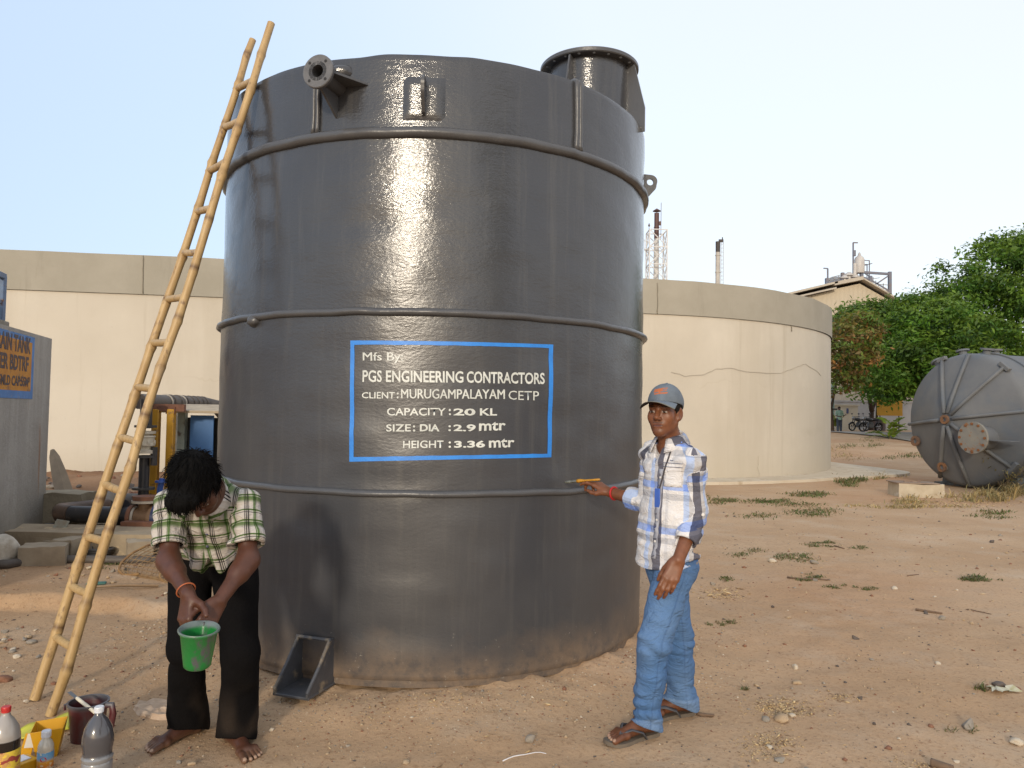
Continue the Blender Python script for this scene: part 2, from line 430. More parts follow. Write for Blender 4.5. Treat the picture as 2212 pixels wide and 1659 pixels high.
rows += [tp(th, TZ1+rim, -.004), tp(th, TZ1+rim, -.02), tp(th, np.full(NTH, TZ1-.03), -.05)]
V = np.concatenate(rows); m = len(rows); F = []
J = np.arange(m*NTH).reshape(m, NTH); J2 = np.roll(J, -1, 1)
F = np.stack([J[:-1].ravel(), J2[:-1].ravel(), J2[1:].ravel(), J[1:].ravel()], 1)
link_mesh('shell', V, F, M_TANK, tank, 60)
mb = MB(); mb.lathe([(1.42, TZ1-.03), (1.2, TZ1+.0), (.7, TZ1+.03), (.01, TZ1+.04)], 96, (TC[0], TC[1], 0)); mb.build('roof', M_TANK, tank)
mb = MB(); mb.lathe([(.01, TZ0-.02), (1.44, TZ0-.02), (1.44, TZ0+.02)], 96, (TC[0], TC[1], 0)); mb.build('base', M_TANK, tank)
for zc, rr, hh in ((2.975, .034, .028), (2.02, .030, .020), (1.068, .026, .018)):
    prof = []
    V = []; k = 12
    for j in range(k):
        a = 2*math.pi*j/k; wob = .004*vn(np.stack([np.cos(th)*4, np.sin(th)*4, th*0+zc], -1), 2.5, 6)
        V.append(tp(th, zc+wob+hh*math.sin(a)*(1 if math.sin(a) < 0 else 1.2), rr*math.cos(a)*(1+.12*vn(np.stack([np.cos(th)*9, np.sin(th)*9, th*0+zc], -1), 3, 16))))
    V = np.concatenate(V); J = np.arange(k*NTH).reshape(k, NTH); J2 = np.roll(J, -1, 1); K = np.roll(J, -1, 0); K2 = np.roll(K, -1, 1)
    link_mesh('hoop_ring', V, np.stack([J.ravel(), J2.ravel(), K2.ravel(), K.ravel()], 1), M_FIT, tank, 180)
# weld lump on the middle hoop, on the left
a, z = tray(552, 697); mb = MB(); P0 = tp(np.array([a]), np.array([2.0]))[0]
bm = bmesh.new(); bmesh.ops.create_icosphere(bm, subdivisions=3, radius=1)
IV = np.array([q.co for q in bm.verts]); IF = [[q.index for q in f.verts] for f in bm.faces]; bm.free()
mb.add(IV*np.array([.045, .045, .035])*(1+.18*vn(IV, 2, 4))[:, None]+P0, IF); mb.build('weld_lump', M_FIT, tank, 180)
def out(a): return np.array([math.cos(a), math.sin(a), 0.])
def tan_(a): return np.array([-math.sin(a), math.cos(a), 0.])
def frame(a): return np.array([tan_(a), [0, 0, 1.], out(a)]).T   # x along the wall, y up, z outwards
# vertical stiffeners between the top hoop and the rim
for u in (684, 1249):
    a, _ = tray(u, 230); mb = MB()
    n = 14; hz_ = np.linspace(3.0, TZ1-.004, n)
    for sgn in (-1, 1):
        pts = [tp(np.array([a+sgn*.009]), np.array([h]), .010)[0]+tan_(a)*.003*vn(np.array([[h*9, sgn, 0.]]), 1, 2)[0] for h in hz_]
        if u > 1000: pts += [pts[-1]+np.array([0, 0, .012])-out(a)*.02, pts[-1]+np.array([0, 0, .012])-out(a)*.1]
        mb.tube(pts, .017 if u > 1000 else .013, 10)
    mb.build('stiffener', M_FIT, tank, 180)
# lifting lugs on pads, a quarter turn apart
a0 = tray(917, 190)[0]
def lug(a, zc):
    mb = MB(); Fm = frame(a); c0 = tp(np.array([a]), np.array([zc]))[0]
    g = 9; q = []
    for i in range(g):
        for j in range(g): 
            s_ = (i/(g-1)-.5)*.24; h = (j/(g-1)-.5)*.25; e = 0 if i in (0, g-1) or j in (0, g-1) else .012
            q.append(tp(np.array([a+s_/TR]), np.array([zc+h]), e-.003)[0])
    mb.add(q, [(i*g+j, i*g+j+1, (i+1)*g+j+1, (i+1)*g+j) for i in range(g-1) for j in range(g-1)])
    pad = mb.build('lug_pad', M_TANK, tank, 60)
    n = 28; O = []
    prof = [(-.01, -.10), (.03, -.10), (.115, -.005)]+[(.075+.048*math.cos(b), .045+.048*math.sin(b)) for b in np.linspace(-.5, math.pi/2, 8)]+[(-.01, .10)]
    # plate with an eye: outline and hole bridged by quads
    ang = np.linspace(0, 2*math.pi, n, endpoint=False); ctr = np.array([.07, .04])
    def hit(d):
        best = 9
        for i in range(len(prof)):
            p = np.array(prof[i])-ctr; e = np.array(prof[(i+1) % len(prof)])-np.array(prof[i]); den = d[0]*e[1]-d[1]*e[0]
            if abs(den) < 1e-9: continue
            tt = (p[0]*e[1]-p[1]*e[0])/den; ss = (p[0]*d[1]-p[1]*d[0])/den
            if tt > 0 and -1e-6 <= ss <= 1+1e-6: best = min(best, tt)
        return best
    mbp = MB(); V = []
    for s_ in (-.009, .009):
        for b in ang:
            d = np.array([math.cos(b), math.sin(b)]); V.append((*(ctr+d*hit(d)), s_))
        for b in ang: V.append((*(ctr+.024*np.array([math.cos(b), math.sin(b)])), s_))
    V = np.array(V); Wd = c0+np.outer(V[:, 0], Fm[:, 2])+np.outer(V[:, 1], Fm[:, 1])+np.outer(V[:, 2], Fm[:, 0])
    F = []
    for i in range(n):
        j = (i+1) % n; F += [(i, j, n+j, n+i), (2*n+i, 3*n+i, 3*n+j, 2*n+j), (i, 2*n+i, 2*n+j, j), (n+i, n+j, 3*n+j, 3*n+i)]
    mbp.add(Wd, F); mbp.build('lifting_lug', M_FIT, tank, 30)
for k in range(4): lug(a0+k*math.pi/2, 3.16)
# flanged nozzle on the left
a, z = tray(729, 188); c0 = tp(np.array([a]), np.array([z]))[0]; Fm = frame(a)
nd = unit(out(a)*1+tan_(a)*-.0+np.array([0, 0, .0])); ln = .20
mb = MB(); Bm = np.array([Fm[:, 0], Fm[:, 1], Fm[:, 2]]).T
mb.ring([(.033, -.04), (.052, -.04), (.052, ln), (.033, ln)], 32, c0, Bm); noz = mb.build('nozzle', M_FIT, tank)
mb = MB(); prof = [(.034, ln-.024), (.085, ln-.024), (.088, ln-.02), (.088, ln-.004), (.084, ln), (.034, ln)]
mb.ring(prof, 40, c0, Bm); fl = mb.build('flange', pmat('flange_grey', (.13, .13, .135), (.10, .10, .105), 20, .5, .15), noz)
mb = MB()
for k in range(4):
    b = math.pi/4+k*math.pi/2; mb.lathe([(.008, ln-.0), (.008, ln+.0015)], 12, c0+Bm @ np.array([.066*math.cos(b), .066*math.sin(b), 0]), Bm)
mb.bsplit('bolt_hole', pmat('bolt_hole_dark', (.012, .01, .01)), fl)
mb = MB(); d1 = Fm
for dirv in (Fm[:, 0], -Fm[:, 1]):
    pts = [c0+dirv*.05-Fm[:, 2]*.02, c0+dirv*.05+Fm[:, 2]*(ln-.03), c0+dirv*.075+Fm[:, 2]*(ln-.03), c0+dirv*.19-Fm[:, 2]*.03]
    nn = unit(np.cross(dirv, Fm[:, 2]))*.006
    V = [p-nn for p in pts]+[p+nn for p in pts]
    mb.add(V, [(0, 1, 2, 3), (7, 6, 5, 4), (0, 4, 5, 1), (1, 5, 6, 2), (2, 6, 7, 3), (3, 7, 4, 0)])
mb.bsplit('gusset', M_FIT, noz, 20)
mb = MB(); q = c0+np.array([0, 0, .075])-Fm[:, 2]*.03
mb.add(IV*np.array([.075, .075, .05])*(1+.15*vn(IV, 1.7, 9))[:, None]+q+Fm[:, 0]*.02, IF); mb.build('laminate_patch', M_TANK, noz, 180)
# big manhole neck on the roof, at the right
mc = np.array([.49, 5.07, 0]); zt = 3.85
mb = MB(); mb.ring([(.262, 3.36), (.275, 3.36), (.275, zt-.01), (.262, zt-.01)], 64, mc); man = mb.build('manhole_neck', M_TANK, tank)
mb = MB(); mb.ring([(.262, zt-.026), (.328, zt-.026), (.334, zt-.02), (.334, zt), (.328, zt+.006), (.262, zt+.006)], 72, mc); mb.build('flange', M_FIT, man)
mb = MB()
for k in range(20):
    b = k*math.pi/10; mb.lathe([(.009, zt-.0285), (.009, zt-.026)], 10, mc+np.array([.306*math.cos(b), .306*math.sin(b), 0]))
mb.bsplit('bolt_hole', pmat('bolt_hole_light', (.45, .5, .55), rough=.8, bump=0), man)
mb = MB()
for b in (-.5, -2.07, 1.07, 2.64):
    d = np.array([math.cos(b), math.sin(b), 0]); nn = np.array([-math.sin(b), math.cos(b), 0])*.006
    pts = [mc+d*.27+np.array([0, 0, zt-.03]), mc+d*.325+np.array([0, 0, zt-.03]), mc+d*.40+np.array([0, 0, zt-.33]), mc+d*.40+np.array([0, 0, 3.36]), mc+d*.27+np.array([0, 0, 3.36])]
    V = [p-nn for p in pts]+[p+nn for p in pts]; n = 5
    mb.add(V, [tuple(range(n)), tuple(range(2*n-1, n-1, -1))]+[(i, n+i, n+(i+1) % n, (i+1) % n) for i in range(n)])
mb.bsplit('gusset', M_FIT, man, 20)
# anchor chair at the foot
def ac(u, v, y): return W(u, v, y)
am, _ = tray(684, 1420); A0 = frame(am); cb = tp(np.array([am]), np.array([.1]))[0]; o_, t_ = A0[:, 2], A0[:, 0]
wd2, dep, hgt = .095, .225, .235
zb = .07
mb = MB()
for sgn in (-1, 1):
    pts = [cb+t_*sgn*wd2-o_*.03, cb+t_*sgn*wd2+o_*dep, cb+t_*sgn*wd2+o_*dep, cb+t_*sgn*wd2+o_*.03, cb+t_*sgn*wd2-o_*.03]
    hs = [zb, zb, zb+.02, zb+hgt, zb+hgt]
    for p, h in zip(pts, hs): p[2] = h
    nn = t_*.006; V = [p-nn for p in pts]+[p+nn for p in pts]; n = 5
    mb.add(V, [tuple(range(n)), tuple(range(2*n-1, n-1, -1))]+[(i, n+i, n+(i+1) % n, (i+1) % n) for i in range(n)])
    mb.tube([pts[2]+np.array([0, 0, .004]), (pts[2]+pts[3])/2+t_*.003, pts[3]], .009, 8)
p0 = cb+o_*(dep/2-.015); p0[2] = zb; mb.box(p0, (2*wd2+.02, .014, dep+.03), np.array([t_, [0, 0, 1.], o_]).T, .003)
p1 = cb+o_*.03; p1[2] = zb+hgt; mb.tube([p1-t_*(wd2+.01), p1+t_*(wd2+.012)], .010, 8)
mb.build('anchor_bracket', pmat('bracket_grey', (.075, .078, .088), (.055, .057, .063), 9, .38, .25, spot=(.25, .2, .14), spotsc=7), tank, 30)
# painted notice
CB = [(758, 737), (1193.5, 744), (1190.5, 990), (757, 997)]
def zq(zx, zy): return (1200+zx*.3617)/1.6492, (1180+zy*.3617)/1.6492
QL = {}
def paint(u, v, off=.0022):
    a, z = tray(u, v); return tp(np.array([a]), np.array([z]), off)[0]
blue = pmat('blue_sign_paint', (.028, .235, .72), (.024, .19, .60), 14, .42, .2, 60)
mb = MB(); oc = [zq(135, 92), zq(2125, 132), zq(2113, 1242), zq(125, 1285)]; ic = [zq(174, 134), zq(2084, 166), zq(2074, 1206), zq(168, 1240)]
mid_o, mid_i = zq(1000, 90), zq(1000, 128)
n = 40
def edge(pa, pb, k): return [(pa[0]+(pb[0]-pa[0])*i/k, pa[1]+(pb[1]-pa[1])*i/k) for i in range(k+1)]
def topbend(pa, pm, pb, k): 
    return [((1-s)**2*pa[0]+2*s*(1-s)*pm[0]+s*s*pb[0], (1-s)**2*pa[1]+2*s*(1-s)*pm[1]+s*s*pb[1]) for s in np.linspace(0, 1, k+1)]
oo = [topbend(oc[0], mid_o, oc[1], n), edge(oc[1], oc[2], n), edge(oc[2], oc[3], n), edge(oc[3], oc[0], n)]
ii = [topbend(ic[0], mid_i, ic[1], n), edge(ic[1], ic[2], n), edge(ic[2], ic[3], n), edge(ic[3], ic[0], n)]
for eo, ei in zip(oo, ii):
    V = [paint(*p) for p in eo]+[paint(p[0]+.5*vn(np.array([[p[0]*.06, p[1]*.06, 0]]))[0], p[1]+.6*vn(np.array([[p[0]*.06, p[1]*.06, 5]]))[0]) for p in ei]; k = n+1
    mb.add(V, [(i+1, i, k+i, k+i+1) for i in range(n)])
mb.build('sign_border', blue, tank, 180)
def text_mesh(s, bold=0.0, space=1.0):
    cu = bpy.data.curves.new('t', 'FONT'); cu.body = s; cu.size = 1; cu.offset = bold; cu.resolution_u = 3; cu.space_character = space
    ob = bpy.data.objects.new('t', cu); COL.objects.link(ob); bpy.context.view_layer.update()
    me = ob.evaluated_get(bpy.context.evaluated_depsgraph_get()).to_mesh()
    bm = bmesh.new(); bm.from_mesh(me); bmesh.ops.triangulate(bm, faces=bm.faces[:])
    V = np.array([q.co for q in bm.verts]); F = [[q.index for q in f.verts] for f in bm.faces]; bm.free()
    bpy.data.objects.remove(ob); bpy.data.curves.remove(cu)
    return V, F
white = pmat('white_sign_paint', (.66, .68, .64), (.50, .52, .49), 10, .5, .2, 60)
mb = MB()
TX = [('Mfs By:', 258, 652, 208, 316, 208, 316, .0), ('PGS', 255, 445, 382, 500, 386, 502, .018), ('ENGINEERING', 486, 1246, 386, 502, 394, 508, .022), ('CONTRACTORS', 1278, 2038, 394, 510, 410, 522, .022),
      ('CLIENT', 250, 572, 600, 661, 600, 664, .012), (':', 592, 610, 604, 662, 604, 662, .03), ('MURUGAMPALAYAM', 634, 1650, 568, 662, 574, 668, 0), ('CETP', 1688, 1985, 585, 674, 590, 682, .0),
      ('CAPACITY', 495, 1072, 756, 830, 756, 830, .012), (':', 1102, 1124, 766, 828, 766, 828, .03), ('20', 1148, 1364, 762, 830, 762, 830, .03), ('KL', 1408, 1576, 760, 830, 760, 830, .022),
      ('SIZE', 487, 728, 916, 988, 916, 988, .014), (':', 750, 772, 926, 988, 926, 988, .03), ('DIA', 818, 1012, 916, 986, 916, 986, .03), (':', 1098, 1122, 926, 984, 926, 984, .03), ('2.9', 1148, 1366, 918, 986, 918, 986, .03), ('mtr', 1400, 1660, 892, 982, 888, 976, .022),
      ('HEIGHT', 652, 1052, 1078, 1152, 1076, 1150, .012), (':', 1100, 1124, 1084, 1148, 1084, 1148, .03), ('3.36', 1155, 1458, 1080, 1148, 1076, 1146, .035), ('mtr', 1495, 1746, 1060, 1148, 1054, 1142, .022)]
for s_, x0, x1, y0, y1, y2, y3, bo in TX:
  for sh_, of_ in (((-1.8, .0026), (1.8, .0031)) if s_[0] == 'M' else ((0, .0026),)):
    V, F = text_mesh(s_, bo); mn = V.min(0); mx = V.max(0); P = []
    for q in V:
        a = (q[0]-mn[0])/(mx[0]-mn[0]); b = (q[1]-mn[1])/(mx[1]-mn[1]); top = y0+(y2-y0)*a; bot = y1+(y3-y1)*a
        zx_ = x0+(x1-x0)*a+sh_; zy_ = bot+(top-bot)*b; wq = vn(np.array([[zx_*.035, zy_*.035, 0.], [zx_*.035, zy_*.035, 7.]])); P.append(paint(*zq(zx_+2.0*wq[0], zy_+2.0*wq[1]), of_))
    mb.add(P, F)
mb.build('sign_lettering', white, tank, 180)

# ================================================================== bamboo ladder
t = NT('bamboo')
c = t.mix(t.ramp(t.noise(3, 5, .6, t.map((8, 8, 1))), [(.35, 0.), (.65, 1.)]), (.48, .33, .150), (.37, .235, .095))
c = t.mix(t.ramp(t.noise(26, 5, .7, t.map((1, 1, .5))), [(.56, 0.), (.68, .85)]), c, (.16, .09, .045))
c = t.mix(t.ramp(t.noise(5, 4, .6), [(.62, 0.), (.72, .6)]), c, (.40, .30, .19))
c = t.mix(t.ramp(t.attr('node', 'Fac'), [(.0, 0.), (1., .92)]), c, (.13, .07, .03))
t.set(Base_Color=c, Roughness=.48); t.bump(t.noise(42, 4, .62, t.map((1, 1, .15))), .2, .004); M_BAM = t.m
lad = thing('bamboo_ladder', (-2.3, 3.75, 0), 'yellow bamboo ladder leaning against the left side of the grey tank', 'ladder')
def pole(p0, p1, r0, r1, seed, nodes, mat, name, parent):
    n = 150; tt = np.linspace(0, 1, n); L = np.linalg.norm(p1-p0); pts = p0+np.outer(tt, p1-p0)
    B = basis(p1-p0); rr = r0+(r1-r0)*tt; at = np.zeros(n)
    for k in nodes:
        rr = rr+.0045*np.exp(-((tt-k)*L/.008)**2)+.0018*np.exp(-((tt-k)*L/.05)**2); at = np.maximum(at, np.exp(-((tt-k-.004)*L/.010)**2))
    ks = [0]+list(nodes)+[1]; rg = random.Random(seed); kx = np.interp(tt, ks, [0]+[rg.uniform(-.008, .008) for _ in nodes]+[0]); ky = np.interp(tt, ks, [0]+[rg.uniform(-.007, .007) for _ in nodes]+[0])
    pts = pts+np.outer(kx, B[:, 0])+np.outer(ky, B[:, 1])
    m = MB(); m.tube(pts, rr, 16)
    # a hollow end
    V = np.concatenate(m.v); A = np.concatenate([np.repeat(at, 16)])
    return link_mesh(name, V, m.f, mat, parent, 60, {'node': ('F', A)}), pts
LR0, LR1 = G(109, 1546, -.01), W(586, 50, 4.34)
LL0, LL1 = G(75, 1511, -.01), W(546, 86, 4.54)
rail1, pr = pole(LR0, LR1, .0245, .0215, 1, [.055, .135, .23, .315, .385, .455, .525, .60, .675, .745, .82, .885, .945], M_BAM, 'rail', lad)
rail2, pl = pole(LL0, LL1, .0255, .0205, 2, [.09, .175, .265, .34, .415, .49, .56, .63, .71, .785, .85, .92, .97], M_BAM, 'rail', lad)
vs = [1405, 1283, 1165, 1043, 934, 826, 717, 616, 516, 416, 325, 236, 148]
for k, v in enumerate(vs):
    hgt_ = .30+k*(3.44-.30)/12+.0
    ta = (hgt_-LL0[2])/(LL1[2]-LL0[2]); tb = ta*.985+.0
    a = pl[int(ta*149)]; b = pr[min(149, int(tb*149))]+np.array([0, 0, .01]); d = unit(b-a)
    mb = MB(); j = random.uniform(-.012, .012); mb.tube([a-d*.026, a, (a+b)/2+np.array([0, 0, j*.3]), b-d*.012, b], [.0195, .0205, .0205, .020, .0195], 12)
    V = np.concatenate(mb.v); link_mesh('rung', V, mb.f, M_BAM, lad, 50, {'node': ('F', np.zeros(len(V)))})
# ================================================================== concrete basin behind
WL = []
c0, Rr = np.array([1.9, 24.9]), 7.95
def bz(x, y, z): return (x, y, z)
aa0 = math.atan2(-.989, .148)
p_arc = [c0+Rr*np.array([math.cos(a), math.sin(a)]) for a in np.linspace(aa0, R_(60), 56)]
dirl = unit([-.989, -.148])
WL = [p_arc[0]+dirl*s for s in np.linspace(30, .6, 40)]+p_arc
WL = np.array(WL)
cream = NT('cream_plaster')
vz = cream.sep(cream.ob)
c = cream.mix(cream.ramp(cream.noise(.35, 5, .6), [(.35, 0.), (.7, 1.)]), (.565, .515, .43), (.49, .44, .36))
c = cream.mix(cream.ramp(cream.noise(1.0, 6, .65, cream.map((.9, .9, .12))), [(.50, 0.), (.72, .5)]), c, (.42, .37, .29))
wv = cream.math('ADD', vz[2], cream.math('MULTIPLY', cream.noise(.45, 5, .62), 1.5))
cr = cream.math('ABSOLUTE', cream.math('SUBTRACT', wv, 2.95))
c = cream.mix(cream.math('MULTIPLY', cream.ramp(cr, [(.006, 1.), (.022, 0.)]), cream.ramp(cream.noise(.3, 3, .5), [(.52, 0.), (.6, .25)])), c, (.40, .34, .25))
w2 = cream.math('ADD', vz[2], cream.math('MULTIPLY', cream.noise(.8, 4, .6), .5)); st_ = cream.math('ABSOLUTE', cream.math('SUBTRACT', w2, 1.45))
c = cream.mix(cream.math('MULTIPLY', cream.ramp(st_, [(.03, 1.), (.16, 0.)]), cream.ramp(cream.noise(.6, 5, .6), [(.48, 0.), (.62, .35)])), c, (.38, .34, .25))
c = cream.mix(cream.ramp(vz[2], [(.0, .35), (.7, 0.)]), c, (.42, .35, .25))
c = cream.mix(cream.ramp(cream.noise(14, 6, .75), [(.64, 0.), (.74, .55)]), c, (.36, .31, .24))
c = cream.mix(cream.ramp(cream.noise(.22, 6, .7), [(.52, 0.), (.60, .35)]), c, (.47, .43, .36))
c = cream.mix(cream.ramp(cream.noise(2.2, 5, .7, cream.map((1.6, 1.6, .06))), [(.60, 0.), (.72, .5)]), c, (.40, .35, .27))
cream.set(Base_Color=c, Roughness=.9); cream.b.inputs['Specular IOR Level'].default_value = .2
cream.bump(cream.noise(18, 6, .7), .25, .01, cream.bump(cream.noise(1.4, 3, .6), .3, .05))
band = NT('grey_cement_band'); bz_ = band.sep(band.ob)
c = band.mix(band.ramp(band.noise(.8, 6, .65), [(.35, 0.), (.7, 1.)]), (.30, .275, .22), (.36, .33, .27))
c = band.mix(band.ramp(band.noise(2, 6, .7, band.map((1.3, 1.3, .15))), [(.58, 0.), (.75, .5)]), c, (.21, .19, .15))
band.set(Base_Color=c, Roughness=.92); band.bump(band.noise(22, 6, .7), .3, .01)
H1, H2 = 3.80, 4.60
def wallstrip(mb, off, z0, z1, nz, ztop=None):
    T = np.gradient(WL, axis=0); T /= np.linalg.norm(T, axis=1)[:, None]; N = np.stack([T[:, 1], -T[:, 0]], 1)
    Q = WL+N*off; n = len(Q); V = []
    for k in range(nz+1):
        z = z0+(z1-z0)*k/nz
        for i in range(n): V.append((Q[i, 0], Q[i, 1], z+(ztop[i] if ztop is not None and k == nz else 0)))
    F = [(k*n+i, k*n+i+1, (k+1)*n+i+1, (k+1)*n+i) for k in range(nz) for i in range(n-1)]
    m0 = n*(nz+1); B = WL-N*.35
    for i in range(n): V.append((B[i, 0], B[i, 1], z1+(ztop[i] if ztop is not None else 0)))
    for i in range(n): V.append((B[i, 0], B[i, 1], z0))
    F += [(nz*n+i, nz*n+i+1, m0+i+1, m0+i) for i in range(n-1)]+[(m0+i, m0+i+1, m0+n+i+1, m0+n+i) for i in range(n-1)]
    mb.add(V, F); return mb
basin = thing('concrete_basin', (c0[0], c0[1], 0), 'large rounded cream plastered concrete basin with a grey cement top band', 'concrete tank')
wallstrip(MB(), 0, -.3, H1, 8).build('wall', cream.m, basin, 50)
jag = .012*fbm(np.stack([WL[:, 0], WL[:, 1], WL[:, 0]*0], -1), 1.7, 3, 3)
wallstrip(MB(), .035, H1+.002, H2, 3, jag).build('top_band', band.m, basin, 50)
# cracks and joints as thin sunken seams of dark mortar
mb = MB()
def wallpt(u, v, off=.006):
    """where the sight line meets the wall outline"""
    d = CMN @ np.array([(u-1106)/FPX, -(v-829.5)/FPX, -1.0]); best = None
    for i in range(len(WL)-1):
        a = WL[i]; e = WL[i+1]-a; den = d[0]*e[1]-d[1]*e[0]
        if abs(den) < 1e-9: continue
        t_ = (a[0]*e[1]-a[1]*e[0])/den; s_ = (a[0]*d[1]-a[1]*d[0])/den
        if t_ > 0 and 0 <= s_ <= 1 and (best is None or t_ < best): best = t_
    p = np.array([0, 0, CAMZ])+d*(best-.04 if best else 20); return p
crk = [[(1638, 985), (1639, 1000), (1637, 1010), (1640, 1020), (1641, 1032)], [(1700, 1022), (1701, 1030)],
       [(1450, 803), (1480, 812), (1520, 810), (1545, 797), (1580, 795), (1605, 801), (1650, 806), (1685, 807), (1715, 795), (1740, 786), (1765, 802), (1775, 813)]]
for q in crk:
    fine = []
    for (x0, y0), (x1, y1) in zip(q[:-1], q[1:]):
        for k in range(5): fine.append(wallpt(x0+(x1-x0)*k/5+random.uniform(-.8, .8), y0+(y1-y0)*k/5+random.uniform(-.8, .8)))
    mb.tube(fine, .005, 4)
mb.bsplit('crack', pmat('crack_mortar', (.44, .38, .29), (.50, .44, .34), 3, .95, 0), basin, 180)
mb = MB()
for u, v0, v1 in ((309, 552, 634), (1420, 611, 678), (1710, 651, 716)): mb.tube([wallpt(u+random.uniform(-.7, .7), v0+(v1-v0)*k/8) for k in range(9)], .011, 4)
mb.bsplit('joint', pmat('joint_mortar', (.20, .175, .13), (.25, .22, .17), 3, .95, 0), basin, 180)
# apron of concrete round its foot
T = np.gradient(WL, axis=0); T /= np.linalg.norm(T, axis=1)[:, None]; N = np.stack([T[:, 1], -T[:, 0]], 1)
sel = [i for i in range(len(WL)) if WL[i, 0] > 1.0]
wid = .75+.06*vn(np.stack([WL[:, 0], WL[:, 1], WL[:, 0]*0], -1), 1.5, 3)+1.25*np.exp(-((np.arange(len(WL))-len(WL)+34)/5.5)**2)
V = []; F = []; n = len(sel)
for i in sel: V.append((*(WL[i]-N[i]*.1), .085))
for i in sel: V.append((*(WL[i]+N[i]*wid[i]), .065+.0))
for i in sel: V.append((*(WL[i]+N[i]*(wid[i]+.02)), -.2))
F = [(i, n+i, n+i+1, i+1) for i in range(n-1)]+[(n+i, 2*n+i, 2*n+i+1, n+i+1) for i in range(n-1)]
apr = link_mesh('concrete_apron', V, [f[::-1] for f in F], pmat('apron_cement', (.56, .49, .38), (.48, .40, .29), 1.2, .92, .3, 30, .01, spot=(.36, .27, .17), spotsc=3), None, 30)
tag(apr, 'pale concrete apron round the foot of the cream basin', 'pavement', kind='structure')

# ================================================================== drain tank block, left
conc = NT('weathered_concrete')
z_ = conc.sep(conc.ob)
c = conc.mix(conc.ramp(conc.noise(1.4, 6, .65), [(.35, 0.), (.7, 1.)]), (.36, .34, .31), (.27, .255, .23))
c = conc.mix(conc.ramp(conc.noise(3, 6, .7, conc.map((1.6, 1.6, .12))), [(.52, 0.), (.72, .65)]), c, (.44, .42, .39))
c = conc.mix(conc.ramp(conc.noise(4.2, 5, .65, conc.map((1.2, 1.2, .10)), .3), [(.66, 0.), (.74, .8)]), c, (.30, .15, .075))
c = conc.mix(conc.ramp(z_[2], [(.25, .6), (.7, 0.)]), c, (.20, .17, .12))
conc.set(Base_Color=c, Roughness=.92); conc.bump(conc.noise(30, 6, .75), .8, .012, conc.bump(conc.noise(5, 5, .6), .4, .03))
blk = thing('drain_tank', (-4.8, 7.4, 0), 'weathered grey concrete drain tank with an orange painted notice, at the left edge', 'concrete tank')
A1 = W(112.5, 727, 8.2); B1 = W(0, 705, 6.75); dr = unit([(B1-A1)[0], (B1-A1)[1], 0]); nr = np.array([-dr[1], dr[0], 0])
if nr[0] < 0: nr = -nr
A1[2] = B1[2] = 2.22
E1 = A1+dr*3.4; bk = np.array([-1.0, -.0, 0])*3.0
pts = [A1, E1, E1-nr*3.2, A1-nr*3.2]
mb = MB(); nseg = 16
Vw = []; Fw = []
def patch(p, q, z0, z1, nu, nv, amp, seed, nrm):
    V = []
    for i in range(nu+1):
        for j in range(nv+1):
            b = p+(q-p)*i/nu; b = np.array([b[0], b[1], z0+(z1-z0)*j/nv]); V.append(b+nrm*amp*vn(b[None], 3, seed)[0])
    return V, [(i*(nv+1)+j, (i+1)*(nv+1)+j, (i+1)*(nv+1)+j+1, i*(nv+1)+j+1) for i in range(nu) for j in range(nv)]
mb.prism([p[:2] for p in pts][::-1], -.2, 2.22)
mb.build('wall', conc.m, blk, 30)
Mb = np.array([-dr, [0, 0, 1.], nr]).T      # x towards the far edge as read from the yard
def sp(u, v, off=.004):
    d = CMN @ np.array([(u-1106)/FPX, -(v-829.5)/FPX, -1.0]); o = np.array([0, 0, CAMZ]); return o+d*(((A1-o) @ nr)/(d @ nr))+nr*off
mb = MB(); pA = sp(75, 718.5); pB = sp(73.5, 862)
def planar(u_, z): return A1+dr*u_+np.array([0, 0, z-A1[2]])
uA = (pA-A1) @ dr; w_sign = 1.55; zt_, zb_ = 2.18, pB[2]
def quadw(mb, u0, u1, z0, z1, off): mb.add([planar(u0, z0)+nr*off, planar(u1, z0)+nr*off, planar(u1, z1)+nr*off, planar(u0, z1)+nr*off], [(0, 1, 2, 3)])
for a in ((uA, uA+w_sign, zt_-.06, zt_), (uA, uA+w_sign, zb_, zb_+.075), (uA, uA+.07, zb_+.075, zt_-.06), (uA+w_sign-.07, uA+w_sign, zb_+.075, zt_-.06)): quadw(mb, *a, .004)
mb.build('sign_border', pmat('faded_blue_paint', (.085, .22, .50), (.065, .17, .40), 6, .7, .3, spot=(.25, .26, .28), spotsc=8), blk, None)
mb = MB(); quadw(mb, uA+.07, uA+w_sign-.07, zb_+.075, zt_-.06, .0042)
mb.build('sign_panel', pmat('orange_sign_paint', (.55, .25, .035), (.46, .19, .03), 5, .75, .3, spot=(.22, .12, .06), spotsc=7), blk, None)
mb = MB()
for s_, u0, v0, u1, v1, ul in (('DRAIN TANK', 0, 0, 0, 0, (66, 731, 62, 765)), ('FILTER BDTRF', 0, 0, 0, 0, (61, 772, 58, 803)), ("3·5MLD CAP:55M³", 0, 0, 0, 0, (63, 815, 62, 836))):
    rt, rb = sp(ul[0], ul[1], 0), sp(ul[2], ul[3], 0); hh = rt[2]-rb[2]; uR = (rt-A1) @ dr; V, F = text_mesh(s_, .03); mn, mx = V.min(0), V.max(0)
    wd_ = {'D': 1.02, 'F': 1.06, '3': .92}[s_[0]]
    P = [planar(uR+wd_*(1-(q[0]-mn[0])/(mx[0]-mn[0])), rb[2]+hh*(q[1]-mn[1])/(mx[1]-mn[1]))+nr*.0065 for q in V]
    mb.add(P, F)
mb.build('sign_lettering', pmat('dark_sign_paint', (.06, .05, .075), (.10, .07, .06), 14, .7, .2), blk, None)
